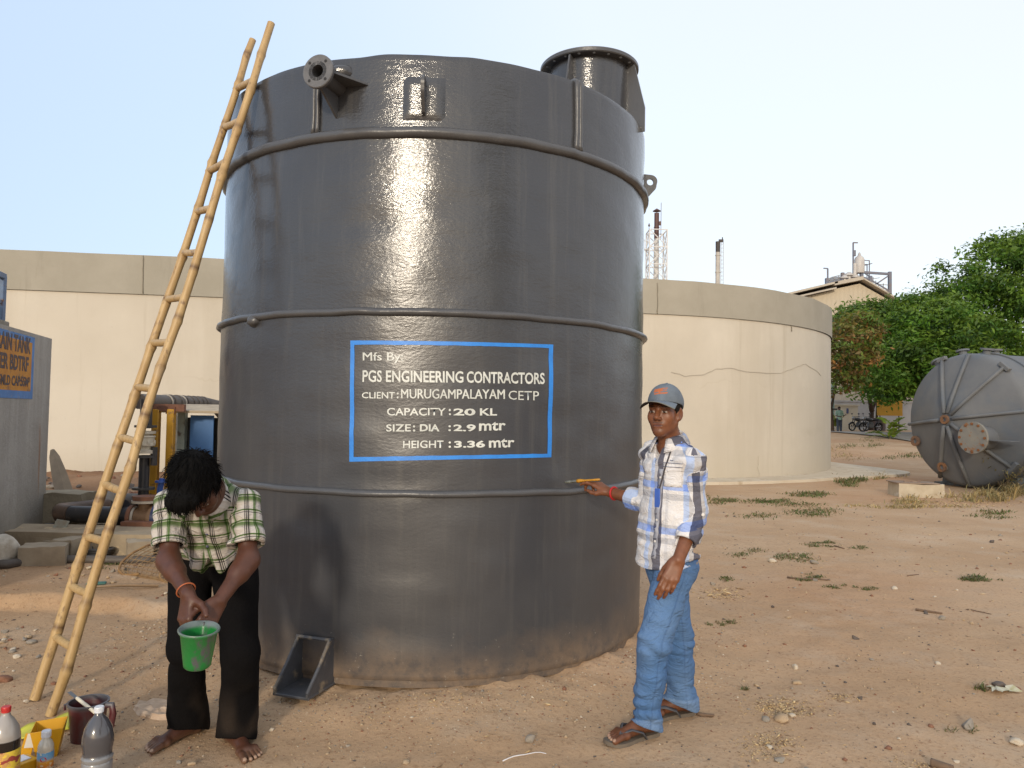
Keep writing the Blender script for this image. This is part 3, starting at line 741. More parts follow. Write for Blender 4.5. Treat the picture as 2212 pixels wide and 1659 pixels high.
# plinth and equipment frame on the block
fr = thing('equipment_frame', A1+dr*1.2+np.array([0, 0, 0]), 'blue steel frame holding a rusty green motor, on top of the concrete drain tank', 'steel frame')
pc = sp(21, 632, 0); u_f = (pc-A1) @ dr; zf = 2.22
mb = MB(); mb.box(A1+dr*(u_f+.55)-nr*.28+np.array([0, 0, .025]), (1.35, .05, .5), np.array([dr, [0, 0, 1.], nr]).T @ np.array([[1, 0, 0], [0, 1, 0], [0, 0, 1.]]), .008); mb.build('base_plate', conc.m, fr)
bl = pmat('weathered_blue_steel', (.13, .20, .32), (.10, .14, .22), 7, .6, .2, spot=(.20, .11, .06), spotsc=9)
mb = MB()
for du in (0.0, .95):
    for dn in (-.06, -.5): b = A1+dr*(u_f+du)-nr*(-dn); mb.bar(b+[0, 0, .05], b+[0, 0, .46], .05, .05, .004)
for dn in (-.06, -.5):
    b = A1-nr*(-dn)+[0, 0, .46]; mb.bar(b+dr*(u_f-.025), b+dr*(u_f+.975), .05, .05, .004)
mb.bar(A1+dr*u_f-nr*.085+[0, 0, .46], A1+dr*u_f-nr*.475+[0, 0, .46], .046, .046)
mb.build('frame', bl, fr)
mb = MB(); mm = A1+dr*(u_f+.42)-nr*.3+[0, 0, .2]; mb.lathe([(.02, -.2), (.10, -.2), (.11, -.16), (.11, .14), (.07, .2), (.02, .2)], 20, mm, basis(dr)); mb.bar(mm-[0, 0, .15], mm-[0, 0, .09], .2, .2); mb.build('motor', pmat('green_rust', (.16, .22, .19), (.25, .12, .05), 9, .7, .3), fr)
mb = MB(); mb.bar(A1+dr*(u_f+.03)-nr*.06+[0, 0, .22], A1+dr*(u_f+.92)-nr*.06+[0, 0, .2], .02, .03); mb.build('crossbar', bl, fr)
# ================================================================== pump yard on the left
grey_conc = pmat('old_cement', (.36, .29, .20), (.27, .21, .14), 2.2, .93, .6, 16, .015, spot=(.50, .38, .23), spotsc=4)
def wob_box(mb, c, size, seed, amp=.02, M=None):
    bm = bmesh.new(); bmesh.ops.create_cube(bm, size=1)
    for q in bm.verts: q.co = Vector((q.co.x*size[0], q.co.y*size[1], q.co.z*size[2]))
    bmesh.ops.subdivide_edges(bm, edges=bm.edges[:], cuts=5, use_grid_fill=True); bm.verts.index_update()
    V = np.array([q.co for q in bm.verts]); F = [[q.index for q in f.verts] for f in bm.faces]; bm.free()
    if M is not None: V = V @ M.T
    V = V+np.asarray(c, float); V = V+amp*np.stack([vn(V, 4.5, seed+k) for k in range(3)], -1)+amp*.4*np.stack([vn(V, 15, seed+k) for k in range(3)], -1)
    return mb.add(V, F)
mb = MB(); wob_box(mb, (-5.3, 7.32, .13), (5.0, .5, .34), 11, .03); 
lw = mb.build('low_wall', grey_conc, None, 35, (-5.3, 7.3, 0)); tag(lw, 'low crumbling cement kerb wall running along the pump yard', 'low wall')
mb = MB(); wob_box(mb, (-3.2, 7.75, .10), (2.4, 1.35, .36), 21, .025)
pb = mb.build('pump_plinth', grey_conc, None, 35, (-3.2, 7.7, 0)); tag(pb, 'rough cement plinth carrying the pump behind the wire basket', 'plinth')
mb = MB(); wob_box(mb, (-5.05, 8.35, .27), (.9, .42, .55), 25, .03)
mp = mb.build('brick_pier', pmat('brick_cement', (.30, .255, .18), (.20, .16, .11), 3, .93, .6, 20, .02), None, 35, (-5, 8.3, 0)); tag(mp, 'short crumbling masonry pier beside the concrete drain tank', 'masonry')
blackp = pmat('black_plastic_pipe', (.022, .022, .026), (.035, .032, .032), 3, .42, .15, spot=(.16, .12, .085), spotsc=3)
brownp = pmat('dusty_pipe', (.11, .092, .075), (.075, .062, .055), 4, .6, .2)
rust = pmat('rusted_iron', (.20, .085, .045), (.13, .06, .04), 12, .8, .4)
yel = pmat('yellow_steel_paint', (.56, .29, .018), (.47, .23, .015), 5, .5, .15, spot=(.22, .12, .04), spotsc=12)
cream_v = pmat('cream_valve_paint', (.55, .50, .40), (.44, .39, .30), 9, .55, .3, spot=(.25, .14, .07), spotsc=10)
blk_steel = pmat('black_steel', (.03, .03, .03), (.05, .045, .042), 9, .5, .2)
# suction pipe with two elbows
sp0 = W(292, 1113, 7.75); z0p = sp0[2]; e1 = W(118, 1112, 7.75); e1[2] = z0p
def arc3(c, r, u, w, a0, a1, n=8): return [np.array(c)+r*(math.cos(a)*np.array(u)+math.sin(a)*np.array(w)) for a in np.linspace(a0, a1, n)]
suc = thing('suction_pipe', (e1[0], e1[1], 0), 'black suction pipe with a brown elbow dropping to the low wall', 'pipe')
mb = MB(); mb.tube([sp0, e1+[.16, 0, 0]], .085, 18); mb.tube([e1+[-.01, .0, -.1], [e1[0]-.01, e1[1], .2]], .088, 18); mb.bsplit('pipe', blackp, suc)
far_end = W(232, 1083, 9.0); far_end[2] = z0p+.02
mb = MB(); up = arc3(e1+[.16, .0, 0], .16, [0, -0, 1], [-1, 0, 0], math.pi/2, math.pi/2, 1)
mb.tube([e1+[.17, 0, 0], e1+[.06, .03, 0], e1+[-.01, .12, 0], e1+[.06, .3, 0.0], e1+[.25, .55, .01]], [.09, .094, .094, .092, .09], 18); mb.build('elbow', pmat('brown_elbow', (.16, .095, .06), (.05, .04, .035), 4, .55, .2), suc)
mb = MB(); mb.tube([e1+[.24, .53, .01], far_end], .082, 16); mb.build('branch', brownp, suc)
mb = MB()
q = sp0+[-.18, 0, 0]
for dx in (-.10, -.05): mb.lathe([(.08, -.014), (.155, -.014), (.155, .014), (.08, .014)], 24, q+[dx+.1, 0, 0], basis([1, 0, 0]))
mb.tube([q+[.06, 0, 0], q+[.34, 0, 0]], .072, 16); mb.bsplit('flange', blackp, suc)
hp = thing('header_pipe', W(250, 1096, 9.6)*[1, 1, 0], 'long dark pipe lying behind the suction elbow', 'pipe')
h0, h1 = W(95, 1094, 9.6), W(345, 1090, 9.6); h0[2] = h1[2] = .30
mb = MB(); mb.tube([h0-[.6, 0, 0], h1+[.5, 0, 0]], .10, 16); mb.build('pipe', brownp, hp)
mb = MB(); mb.lathe([(.1, -.03), (.112, -.03), (.112, .03), (.1, .03)], 20, (h0+h1)/2, basis([1, 0, 0])); mb.build('coupling', blackp, hp)
# riser with valve
rz = W(312, 1000, 8.2); X0, Y0 = rz[0], rz[1]
def zAt(v, y=8.2): return W(312, v, y)[2]
ris = thing('valve_riser', (X0, Y0, .28), 'black riser pipe with a cream flanged valve between the ladder and a yellow post', 'pipe')
mb = MB(); mb.tube([(X0, Y0, zAt(1085)), (X0, Y0, zAt(985))], .054, 18); mb.tube([(X0, Y0, zAt(925)), (X0, Y0, zAt(862))], .062, 18)
mb.lathe([(.04, zAt(1138)), (.05, zAt(1125)), (.072, zAt(1112)), (.076, zAt(1085)), (.08, zAt(1080))][::1], 20, (X0, Y0, 0)); mb.bsplit('pipe', blackp, ris)
mb = MB()
for v in (921, 986, 1055, 1073): mb.lathe([(.05, -.012), (.114, -.012), (.114, .012), (.05, .012)], 24, (X0, Y0, zAt(v)))
mb.bsplit('flange', blk_steel, ris)
mb = MB(); z1_, z2_ = zAt(979), zAt(931)
mb.lathe([(.075, z1_-.0), (.107, z1_), (.107, z1_+.035), (.075, z1_+.04), (.075, z1_+.075), (.100, z1_+.08), (.104, z1_+.10), (.094, z1_+.105), (.094, z2_-.07), (.104, z2_-.065), (.100, z2_-.05), (.075, z2_-.045), (.075, z2_-.03), (.104, z2_-.028), (.104, z2_), (.08, z2_)], 24, (X0, Y0, 0))
for k in range(8):
    a = k*math.pi/4; mb.box((X0+.094*math.cos(a), Y0+.094*math.sin(a), (z1_+z2_)/2), (.03, .02, z2_-z1_-.2), rotz(a), .003)
mb.build('valve', cream_v, ris)
mb = MB(); mb.tube([(X0+.10, Y0, zAt(1005)), (X0+.10, Y0, zAt(965))], .035, 12); mb.build('handle', blk_steel, ris)
# yellow support frame and overhead pipe
sup = thing('pipe_support', (W(352, 1080, 8.5)*[1, 1, 0]), 'yellow steel pipe support of two posts with a red cross beam', 'pipe support')
for u in (338.5, 371):
    p = W(u, 884, 8.5); mb = MB(); mb.box((p[0], p[1], p[2]/2), (.078, .078, p[2]), None, .006); mb.build('post', yel, sup)
pa, pb_ = W(326, 880, 8.5), W(400, 881, 8.5); mb = MB(); mb.bar(pa, [pb_[0], pb_[1], pa[2]], .05, .08); 
for u in (344, 362, 380): 
    q = W(u, 890, 8.5); mb.tube([q+[0, -.03, .06], q+[0, -.03, -.02]], .008, 6)
mb.build('beam', rust, sup)
ovp = thing('overhead_pipe', W(390, 868, 8.9)*[1, 1, 0]+[0, 0, 1.6], 'brown overhead pipe banded with couplings, resting on the yellow posts', 'pipe')
pa, pb_ = W(300, 867, 8.35), W(442, 872, 10.0); mb = MB(); mb.tube([pa, pb_, pb_+[.12, .1, -.03], pb_+[.2, .25, -.2], pb_+[.22, .3, -.6]], .086, 18); mb.build('pipe', brownp, ovp)
mb = MB(); d = pb_-pa; L = np.linalg.norm(d)
for k in (.42, .52, .62, .72, .8, .88, .95): mb.lathe([(.08, -.02), (.096, -.02), (.096, .02), (.08, .02)], 20, pa+d*k, basis(d))
mb.bsplit('coupling', brownp, ovp)
mb = MB()
for k in (.36, .57): mb.lathe([(.08, -.006), (.0985, -.006), (.0985, .006), (.08, .006)], 20, pa+d*k, basis(d))
mb.bsplit('band', pmat('pale_tie', (.5, .45, .38)), ovp)
mb = MB(); pz = W(383, 930, 9.6); mb.lathe([(.10, pz[2]-.35), (.12, pz[2]-.35), (.12, pz[2]-.3), (.09, pz[2]-.28), (.09, pz[2]+.25), (.12, pz[2]+.27), (.12, pz[2]+.32), (.05, pz[2]+.32)], 20, (pz[0], pz[1], 0))
sv = mb.build('second_valve', cream_v, None, 40, (pz[0], pz[1], pz[2])); tag(sv, 'cream valve half hidden behind the second yellow post', 'valve')
# control cabinet
cab = thing('control_cabinet', W(440, 1000, 8.9)*[1, 1, 0], 'blue fronted control cabinet with pale green posts and a plank roof', 'cabinet')
zr = W(430, 889, 8.9)[2]; xa, xb = W(394, 930, 8.9)[0], W(470, 930, 8.9)[0]
pg = pmat('pale_green_paint', (.42, .48, .42), (.34, .39, .34), 5, .6, .2, spot=(.16, .13, .1))
for x in (xa, xa+1.15): mb = MB(); mb.box((x, 8.9, zr/2), (.085, .085, zr), None, .004); mb.build('post', pg, cab)
mb = MB(); mb.box(((xa+.10+xb-.02)/2, 8.86, zr*.56), (xb-xa-.14, .02, zr*.82), None, .003); mb.build('door', pmat('blue_panel', (.055, .17, .42), (.045, .145, .36), 4, .5, .2), cab)
mb = MB(); mb.box((xa+.55, 8.99, zr*.5), (1.16, .03, zr*.9)); mb.build('back_panel', blk_steel, cab)
mb = MB()
for k in range(2): mb.box((xb+.05+k*.075, 8.95, zr*.72), (.055, .06, .32), None, .004)
mb.bsplit('switch_box', pmat('switch_grey', (.38, .36, .33)), cab)
rm = np.array([[1, 0, 0], [0, math.cos(.12), -math.sin(.12)], [0, math.sin(.12), math.cos(.12)]])
mb = MB(); mb.box((xa+.6, 8.88, zr+.035), (1.42, .62, .03), rm, .004); mb.build('roof', pmat('weathered_plank', (.46, .38, .27), (.34, .27, .19), 6, .8, .3), cab)
# pump on its skid
pq = W(316, 1118, 7.75); zs_ = .27
pump = thing('water_pump', (pq[0]+.1, 7.75, zs_), 'rusty brown centrifugal pump with a blue coupling, on a red skid', 'pump')
mb = MB(); mb.box((pq[0]+.35, 7.75, zs_+.06), (1.0, .45, .05), None, .005); mb.box((pq[0]+.35, 7.75, zs_+.0), (.9, .4, .09)); mb.build('skid', rust, pump)
cz = pq[2]
cas = pmat('brown_casting', (.21, .125, .065), (.15, .085, .045), 10, .65, .4)
mb = MB(); mb.lathe([(.05, -.11), (.10, -.10), (.105, -.02), (.10, .07), (.13, .08), (.13, .11), (.05, .11)], 24, (pq[0]-.02, 7.75, cz), basis([1, 0, 0])); mb.tube([(pq[0]-.01, 7.75, cz), (pq[0]-.01, 7.75, cz+.2)], .07, 16)
for dx in (-.06, .06): mb.box((pq[0]+dx, 7.75, (cz+zs_)/2-.02), (.04, .16, cz-zs_-.07))
mb.build('casing', cas, pump)
mb = MB()
for x, z, ax in ((pq[0]-.14, 0, 'x'), (pq[0]-.01, .2, 'z')):
    mb.lathe([(.06, -.02), (.125, -.02), (.125, .02), (.06, .02)], 24, (x, 7.75, cz+z), basis([1, 0, 0]) if ax == 'x' else None)
mb.bsplit('flange', rust, pump)
mb = MB(); mb.lathe([(.06, -.012), (.115, -.012), (.115, .012), (.06, .012)], 24, (pq[0]-.105, 7.75, cz), basis([1, 0, 0])); mb.lathe([(.06, -.012), (.135, -.012), (.135, .012), (.06, .012)], 24, (pq[0]-.01, 7.75, cz+.165)); mb.bsplit('gasket_ring', pmat('pale_flange', (.45, .40, .33)), pump)
mb = MB(); mb.lathe([(.08, .11), (.15, .12), (.15, .17), (.11, .2), (.13, .23), (.13, .6), (.1, .66), (.03, .66)], 28, (pq[0]-.02, 7.75, cz), basis([1, 0, 0]))
for k in range(10):
    a = k*math.pi/5; mb.box((pq[0]+.40, 7.75+.13*math.cos(a), cz+.13*math.sin(a)), (.34, .012, .012))
mb.build('motor', pmat('dark_blue_motor', (.03, .045, .13), (.02, .03, .08), 9, .35, .2), pump)
mb = MB(); b = W(345, 1075, 8.0); mb.tube([b+[0, 0, -.35], b+[0, 0, .1], b+[.02, 0, .2]], .03, 10); mb.lathe([(.02, .0), (.07, 0), (.07, .02), (.02, .02)], 16, b+[.02, 0, .16]); mb.build('vent_pipe', pmat('blue_pipe', (.03, .09, .35)), pump)
# leaning stone post
p0, p1 = W(143, 1092, 11.5), W(113, 972, 11.8); p0[2] = g1(p0[0], p0[1])-.1
mb = MB(); mb.tube([p0, p0+(p1-p0)*.5, p0+(p1-p0)*.85, p1], [.135, .11, .075, .03], 5)
sp_ = mb.build('stone_post', pmat('stone_post_grey', (.21, .165, .115), (.15, .12, .085), 4, .9, .4), None, 25, p0); tag(sp_, 'tapered dark stone post leaning against the concrete drain tank', 'post')
# angle bracket on the low wall
q = W(123, 1150, 7.4); mb = MB(); Mq = basis(unit(W(133, 1130, 7.45)-W(113, 1168, 7.35)), (0, -1, .3)); mb.box(q, (.13, .012, .26), Mq, .002); mb.box(q+Mq @ np.array([.06, -.05, 0]), (.012, .1, .26), Mq, .002)
ab = mb.build('angle_iron', pmat('flaked_green_iron', (.28, .29, .24), (.22, .15, .09), 10, .8, .3), None, 30, q); tag(ab, 'short piece of flaking angle iron propped against the black pipe', 'scrap iron')
# wire basket
wb = []; Yb, wdt = 6.5, 0
def bask(s, k):
    """s along the curl, k across"""
    pth = [(352, 1172, 6.9), (318, 1178, 6.75), (285, 1195, 6.6), (262, 1215, 6.5), (256, 1232, 6.4), (268, 1243, 6.35), (300, 1240, 6.3)]
    i = min(int(s*(len(pth)-1)), len(pth)-2); f = s*(len(pth)-1)-i; a = np.array(pth[i]); b = np.array(pth[i+1]); q = a+(b-a)*f
    p = W(q[0], q[1], q[2]); return p+k*np.array([.42, -.16, -.02])
bk_ = thing('wire_basket', bask(.7, .5)*[1, 1, 0], 'curled rusty wire mesh basket lying beside the pump plinth', 'wire basket')
mb = MB()
for k in np.linspace(.1, .9, 8): mb.tube([bask(s, k) for s in np.linspace(0, 1, 16)], .0035, 5)
for s in np.linspace(.03, .97, 13): mb.tube([bask(s, 0), bask(s, 1)], .0035, 5)
mb.build('mesh', pmat('rusty_wire', (.22, .13, .06), (.30, .20, .10), 12, .8, 0), bk_, 180)
mb = MB()
for k in (0, 1): mb.tube([bask(s, k) for s in np.linspace(0, 1, 20)], .011, 8)
mb.bsplit('rim', pmat('rusty_rod', (.30, .18, .07), (.20, .11, .05), 12, .8, .2), bk_, 180)
# hose along the ground
mb = MB(); hpts = [W(u, v, y) for u, v, y in ((-40, 1262, 6.45), (20, 1257, 6.5), (45, 1248, 6.6), (120, 1242, 6.75), (250, 1237, 6.85), (420, 1232, 6.95), (560, 1230, 7.0))]
for p in hpts: p[2] = g1(p[0], p[1])+.03
mb.tube(hpts, .04, 10); ho = mb.build('ground_pipe', brownp, None, 180, hpts[2]); tag(ho, 'long dusty black pipe lying along the ground below the low wall', 'pipe')
# rubble: blocks, coil, sack, rags
def block(name, u, v, y, size, rz_, seed, mat, label, cat, amp=.02):
    p = W(u, v, y); p[2] = g1(p[0], p[1])+size[2]*.45; mb = MB(); wob_box(mb, p, size, seed, amp, rotz(rz_)); o = mb.build(name, mat, None, 35, p-[0, 0, size[2]*.5]); tag(o, label, cat); return o
stone_g = pmat('rough_stone', (.36, .30, .22), (.27, .22, .16), 6, .93, .5)
block('cement_block', 98, 1227, 6.75, (.36, .28, .17), .35, 3, stone_g, 'grey cement block with a flat top, nearest the ground pipe', 'block', .012)
block('rough_stone', 148, 1205, 7.0, (.28, .24, .19), -.3, 5, stone_g, 'rounded rough stone behind the flat cement block', 'stone', .04)
block('rough_stone', 300, 1200, 6.95, (.2, .18, .2), .6, 8, stone_g, 'upright grey stone between the ladder and the wire basket', 'stone', .03)
p = W(2, 1212, 6.6); p[2] = g1(p[0], p[1])+.11
mb = MB(); mb.add(IV*np.array([.13, .13, .16])*(1+.16*vn(IV, 2, 4)+.06*vn(IV, 6, 5))[:, None]+p, IF); sk = mb.build('plastic_sack', pmat('dirty_white_sack', (.60, .56, .48), (.36, .31, .24), 9, .7, .5, 30), None, 180, p); tag(sk, 'dirty white crumpled sack at the left edge by the low wall', 'sack')
p = W(207, 1212, 7.0); p[2] = g1(p[0], p[1])+.03; mb = MB()
for k in range(4): mb.tube([p+np.array([(.12+.012*k)*math.cos(a), .09*math.sin(a), .018*k]) for a in np.linspace(0, 2*math.pi, 24, endpoint=False)], .012, 8, closed=True)
co = mb.build('hose_coil', blk_steel, None, 180, p); tag(co, 'small coil of black hose on the mossy ground', 'hose')
p = W(208, 1266, 6.0); p[2] = g1(p[0], p[1])+.012; mb = MB(); mb.box(p, (.14, .05, .02), rotz(.3), .006); rg_ = mb.build('green_rag', pmat('teal_rag', (.05, .16, .14)), None, 40, p); tag(rg_, 'small teal rag dropped on the terrace behind the ladder', 'rag')
mb = MB(); a, b = W(182, 1287, 5.8), W(342, 1281, 6.0)
for q in (a, b): q[2] = g1(q[0], q[1])+.02
mb.tube([a, (a+b)/2+[0, 0, .01], b], [.008, .014, .016], 7); st = mb.build('wooden_lath', pmat('old_wood', (.25, .17, .10)), None, 60, a); tag(st, 'thin brown lath lying along the terrace edge behind the ladder', 'stick')
a, b = W(60, 1165, 7.3), W(150, 1170, 7.35); mb = MB(); mb.tube([W(48, 1168, 7.3), W(75, 1160, 7.3), W(110, 1163, 7.32), W(160, 1167, 7.35)], .018, 8); op = mb.build('orange_conduit', pmat('orange_plastic', (.50, .17, .05)), None, 180, a); tag(op, 'bent orange conduit lying on the low wall', 'conduit')
mb = MB(); mb.tube([W(138, 1176, 7.1), W(160, 1169, 7.1), W(190, 1167, 7.1), W(208, 1169, 7.1), W(205, 1175, 7.08), W(190, 1178, 7.07)], .010, 7); wr_ = mb.build('grey_cable', pmat('grey_cable', (.3, .3, .3)), None, 180, W(170, 1172, 7.1)); tag(wr_, 'short loop of grey cable draped on the low wall', 'cable')
# ================================================================== horizontal vessel, right
hull = NT('matt_grey_fibreglass')
c = hull.mix(hull.ramp(hull.noise(.8, 5, .65), [(.35, 0.), (.65, 1.)]), (.150, .152, .153), (.108, .115, .124))
c = hull.mix(hull.ramp(hull.noise(1.1, 5, .6), [(.50, 0.), (.70, .7)]), c, (.09, .115, .145))
c = hull.mix(hull.ramp(hull.noise(2.4, 6, .7), [(.64, 0.), (.76, .45)]), c, (.15, .11, .08))
hull.set(Base_Color=c, Roughness=.72); hull.bump(hull.noise(20, 5, .6), .2, .01)
ax = unit([.94, .34, 0]); hx = -ax      # the head looks towards -ax
rc = W(2089, 907, 16.9); RV = 1.49
hv = thing('horizontal_vessel', (rc[0], rc[1], 0), 'big weathered grey vessel lying on its side, with ribbed round end, at the right', 'storage vessel')
BV = np.stack([np.cross([0, 0, 1.], hx), [0, 0, 1.], hx], 1)    # x: right as seen on the end, y: up, z: out of the head
prof = [(RV, -7.0), (RV, -.06), (RV-.015, .02), (RV-.05, .075), (RV-.12, .115), (1.0, .27), (.5, .47), (.12, .60), (.01, .61)]
mb = MB(); mb.lathe(prof, 96, rc, BV); mb.build('shell', hull.m, hv, 50)
mb = MB()
for z in (-.55, -2.3, -4.2): mb.ring([(RV-.01, z-.05), (RV+.03, z-.05), (RV+.045, z), (RV+.03, z+.05), (RV-.01, z+.05)], 96, rc, BV)
mb.bsplit('hoop_ring', hull.m, hv, 50)
def hp_(r, a, e=0.0):
    z = np.interp(r, [.12, .5, 1.0, RV-.12, RV], [.60, .47, .27, .115, -.02]); return rc+BV @ np.array([r*math.cos(a), r*math.sin(a), z+e])
for a in (R_(8), R_(50), R_(85), R_(112), R_(185), R_(245), R_(275), R_(318)):
    mb = MB(); mb.tube([hp_(.14, a, .02), hp_(.5, a, .03), hp_(1.0, a, .03), hp_(RV-.02, a, .09)], [.05, .048, .045, .045], 8, flat=.9); mb.build('rib', hull.m, hv, 180)
mb = MB()
for a, l in ((R_(50), .26), (R_(112), .22), (R_(318), .3)): mb.box(hp_(RV-.0, a, .10), (.09, l, .1), BV @ rotz(a), .008)
mb.bsplit('bracket', hull.m, hv)
def nozzle(a, r, R1, ln, name, tilt=None, lid=True, rustm=None):
    c_ = hp_(r, a); mb = MB(); mb.lathe([(R1*.74, -.1), (R1*.74, ln-.04)], 28, c_, BV); n_ = mb.build('nozzle', hull.m, hv)
    mb = MB(); mb.lathe([(R1*.7, ln-.05), (R1, ln-.05), (R1, ln)]+([(.01, ln)] if lid else [(R1*.5, ln), (R1*.5, ln-.1)]), 36, c_, BV); f_ = mb.build('flange', rustm or hull.m, n_)
    mb = MB()
    for k in range(12):
        b = k*math.pi/6; mb.lathe([(.028, ln-.01), (.028, ln+.02), (.01, ln+.022)], 8, c_+BV @ np.array([R1*.86*math.cos(b), R1*.86*math.sin(b), 0]), BV)
    if R1 > .3: mb.bsplit('bolt', pmat('rust_bolt', (.23, .09, .03)), f_)
    return n_
rf_ = pmat('rusty_flange', (.20, .095, .04), (.11, .07, .05), 8, .85, .4)
lidm = pmat('pale_lid', (.24, .225, .19), (.19, .185, .17), 5, .8, .2, spot=(.26, .12, .04), spotsc=6)
nz_ = nozzle(R_(-28), .80, .34, .38, 'm', rustm=lidm)
mb = MB(); c_ = hp_(.80, R_(-28)); mb.box(c_+BV @ np.array([.35, -.05, .12]), (.8, .02, .3), BV, .003); mb.build('gusset', hull.m, nz_)
nozzle(0, .001, .10, .68-.58, 'h', lid=False, rustm=rf_)
nozzle(R_(204), 1.28, .12, .10, 's', lid=False, rustm=rf_); nozzle(R_(250), 1.15, .11, .12, 't', lid=False, rustm=rf_)
for u, ll in ((2062, -.3), (2123, -.3), (2008, .0)):
    pass
mb = MB()
for zz2, aa_ in ((-.22, R_(100)), (-.35, R_(82)), (-.9, R_(90)), (-.1, R_(122))):
    c_ = rc+BV @ np.array([RV*.97*math.cos(aa_), RV*.97*math.sin(aa_), zz2]); Mz = basis(BV @ np.array([math.cos(aa_), math.sin(aa_), 0]))
    mb.lathe([(.08, -.05), (.08, .14), (.14, .14), (.14, .18), (.05, .18)], 20, c_, Mz)
mb.bsplit('top_nozzle', hull.m, hv)
sadm = pmat('saddle_blue_grey', (.12, .15, .17), (.09, .1, .1), 6, .75, .2, spot=(.2, .1, .05))
for zc_ in (-.45, -4.5):
    mb = MB()
    for s_ in (-.75, .75): mb.box(rc+BV @ np.array([s_, -1.36, zc_]), (.34, .30, .25), BV, .01)
    mb.box(rc+BV @ np.array([0, -1.5, zc_]), (2.2, .06, .35), BV, .01); mb.build('saddle', sadm, hv)
# inspection chamber
ib = thing('inspection_chamber', W(1990, 1075, 14.6)*[1, 1, 0], 'small cement inspection chamber with a rusty plate lid, before the grey vessel', 'chamber')
q = W(1990, 1060, 14.75); mb = MB(); wob_box(mb, (q[0], q[1]+.2, .12), (.84, .58, .27), 31, .012, rotz(-.12)); mb.build('body', pmat('chamber_cement', (.47, .40, .29), (.36, .29, .2), 3, .9, .4, spot=(.58, .54, .45), spotsc=2.5), ib, 35)
mb = MB(); mb.box((q[0]-.06, q[1]+.2, .27), (.80, .56, .02), rotz(-.12), .004); mb.box((q[0]-.1, q[1]+.15, .29), (.3, .05, .02), rotz(-.12)); mb.build('lid', pmat('rusty_plate', (.26, .19, .13), (.17, .11, .08), 5, .8, .3), ib)
# ================================================================== beyond the yard
def far(u, v, y): return W(u, v, y)
# road and kerb beyond the basin
ra = [Gg(u, v) for u, v in ((1740, 946), (1800, 951), (1900, 959), (1975, 966), (2100, 973), (2300, 980))]
rb = [Gg(u, v) for u, v in ((1740, 931), (1800, 933), (1900, 937), (1975, 941), (2100, 945), (2300, 948))]
V = []; nu_, nv_ = 40, 14; Ra, Rb2 = np.array(ra), np.array(rb)
for i in range(nu_+1):
    s_ = i/nu_*(len(ra)-1); i0 = min(int(s_), len(ra)-2); f_ = s_-i0; pa_ = Ra[i0]*(1-f_)+Ra[i0+1]*f_; pb2_ = Rb2[i0]*(1-f_)+Rb2[i0+1]*f_
    for j in range(nv_+1): q = pa_+(pb2_-pa_)*j/nv_; V.append((q[0], q[1], g1(q[0], q[1])+.05))
rd = link_mesh('road', V, [(i*(nv_+1)+j, (i+1)*(nv_+1)+j, (i+1)*(nv_+1)+j+1, i*(nv_+1)+j+1) for i in range(nu_) for j in range(nv_)], pmat('grey_road', (.30, .275, .25), (.24, .22, .195), .6, .95, .3, 8), None, None)
tag(rd, 'grey dusty road crossing the yard beyond the basin', 'road', kind='structure')
mb = MB()
for a, b in zip(ra[:-1], ra[1:]): mb.bar(a+[0, -.15, .08], b+[0, -.15, .08], .3, .16, .01)
kb = mb.build('kerb', pmat('kerb_cement', (.36, .28, .2), (.28, .2, .13), 2, .9, .4), None, 30, ra[0]); tag(kb, 'broken cement kerb along the near side of the road', 'kerb', kind='structure')
# boundary wall, gate house and notice board
wy = 62.; x0, x1 = far(1760, 900, wy)[0], far(2420, 900, wy)[0]
mb = MB(); mb.box(((x0+x1)/2, wy, 1.3), (x1-x0, .3, 3.2), None, .02); mb.box(((x0+x1)/2, wy, 2.95), (x1-x0, .42, .12)); bw = mb.build('boundary_wall', pmat('whitewash', (.46, .44, .42), (.36, .35, .34), .5, .9, .2), None, 30, (x0, wy, .6)); tag(bw, 'long whitewashed boundary wall behind the trees', 'wall')
q = far(1818, 905, 58); gp = thing('gate_pillar_house', (q[0], 58, .65), 'small cream gate building with a blue lamp behind the far man', 'building')
wq = 52/1630*58; mb = MB(); mb.box((q[0], 58, 1.55), (wq, 1.5, 1.9), None, .02); mb.box((q[0], 57.98, 2.54), (wq+.15, 1.65, .1)); mb.build('wall', pmat('cream_gate', (.66, .60, .48), (.58, .52, .41), 1, .9, .1), gp)
mb = MB(); mb.box((q[0]+.1, 57.2, 2.1), (.16, .06, .4), None, .02); mb.build('lamp', pmat('blue_lamp', (.1, .12, .25)), gp)
nb = thing('notice_board', far(1922, 905, 56)*[1, 1, 0]+[0, 0, .6], 'plain yellow board standing under the dark tree', 'board')
q = far(1922, 880, 56); mb = MB(); mb.box(q, (55/1630*56, .06, 36/1630*56), None, .01); mb.build('panel', pmat('yellow_board', (.55, .30, .02), (.48, .25, .02), 2), nb)
mb = MB()
for s_ in (-.7, .7): mb.box((q[0]+s_, 56.06, (q[2]+.5)/2), (.07, .05, q[2]+.1))
mb.bsplit('post', blk_steel, nb)
dr_ = far(1882, 918, 57); mb = MB(); mb.lathe([(.01, 0), (.42, 0), (.43, .3), (.42, .33), (.43, .62), (.42, .95), (.01, .95)], 20, (far(1900, 918, 57)[0], 57, .65)); dm = mb.build('steel_drum', pmat('brown_drum', (.10, .06, .05)), None, 40, (far(1900, 918, 57)[0], 57, .65)); tag(dm, 'dark brown drum standing by the boundary wall', 'drum')
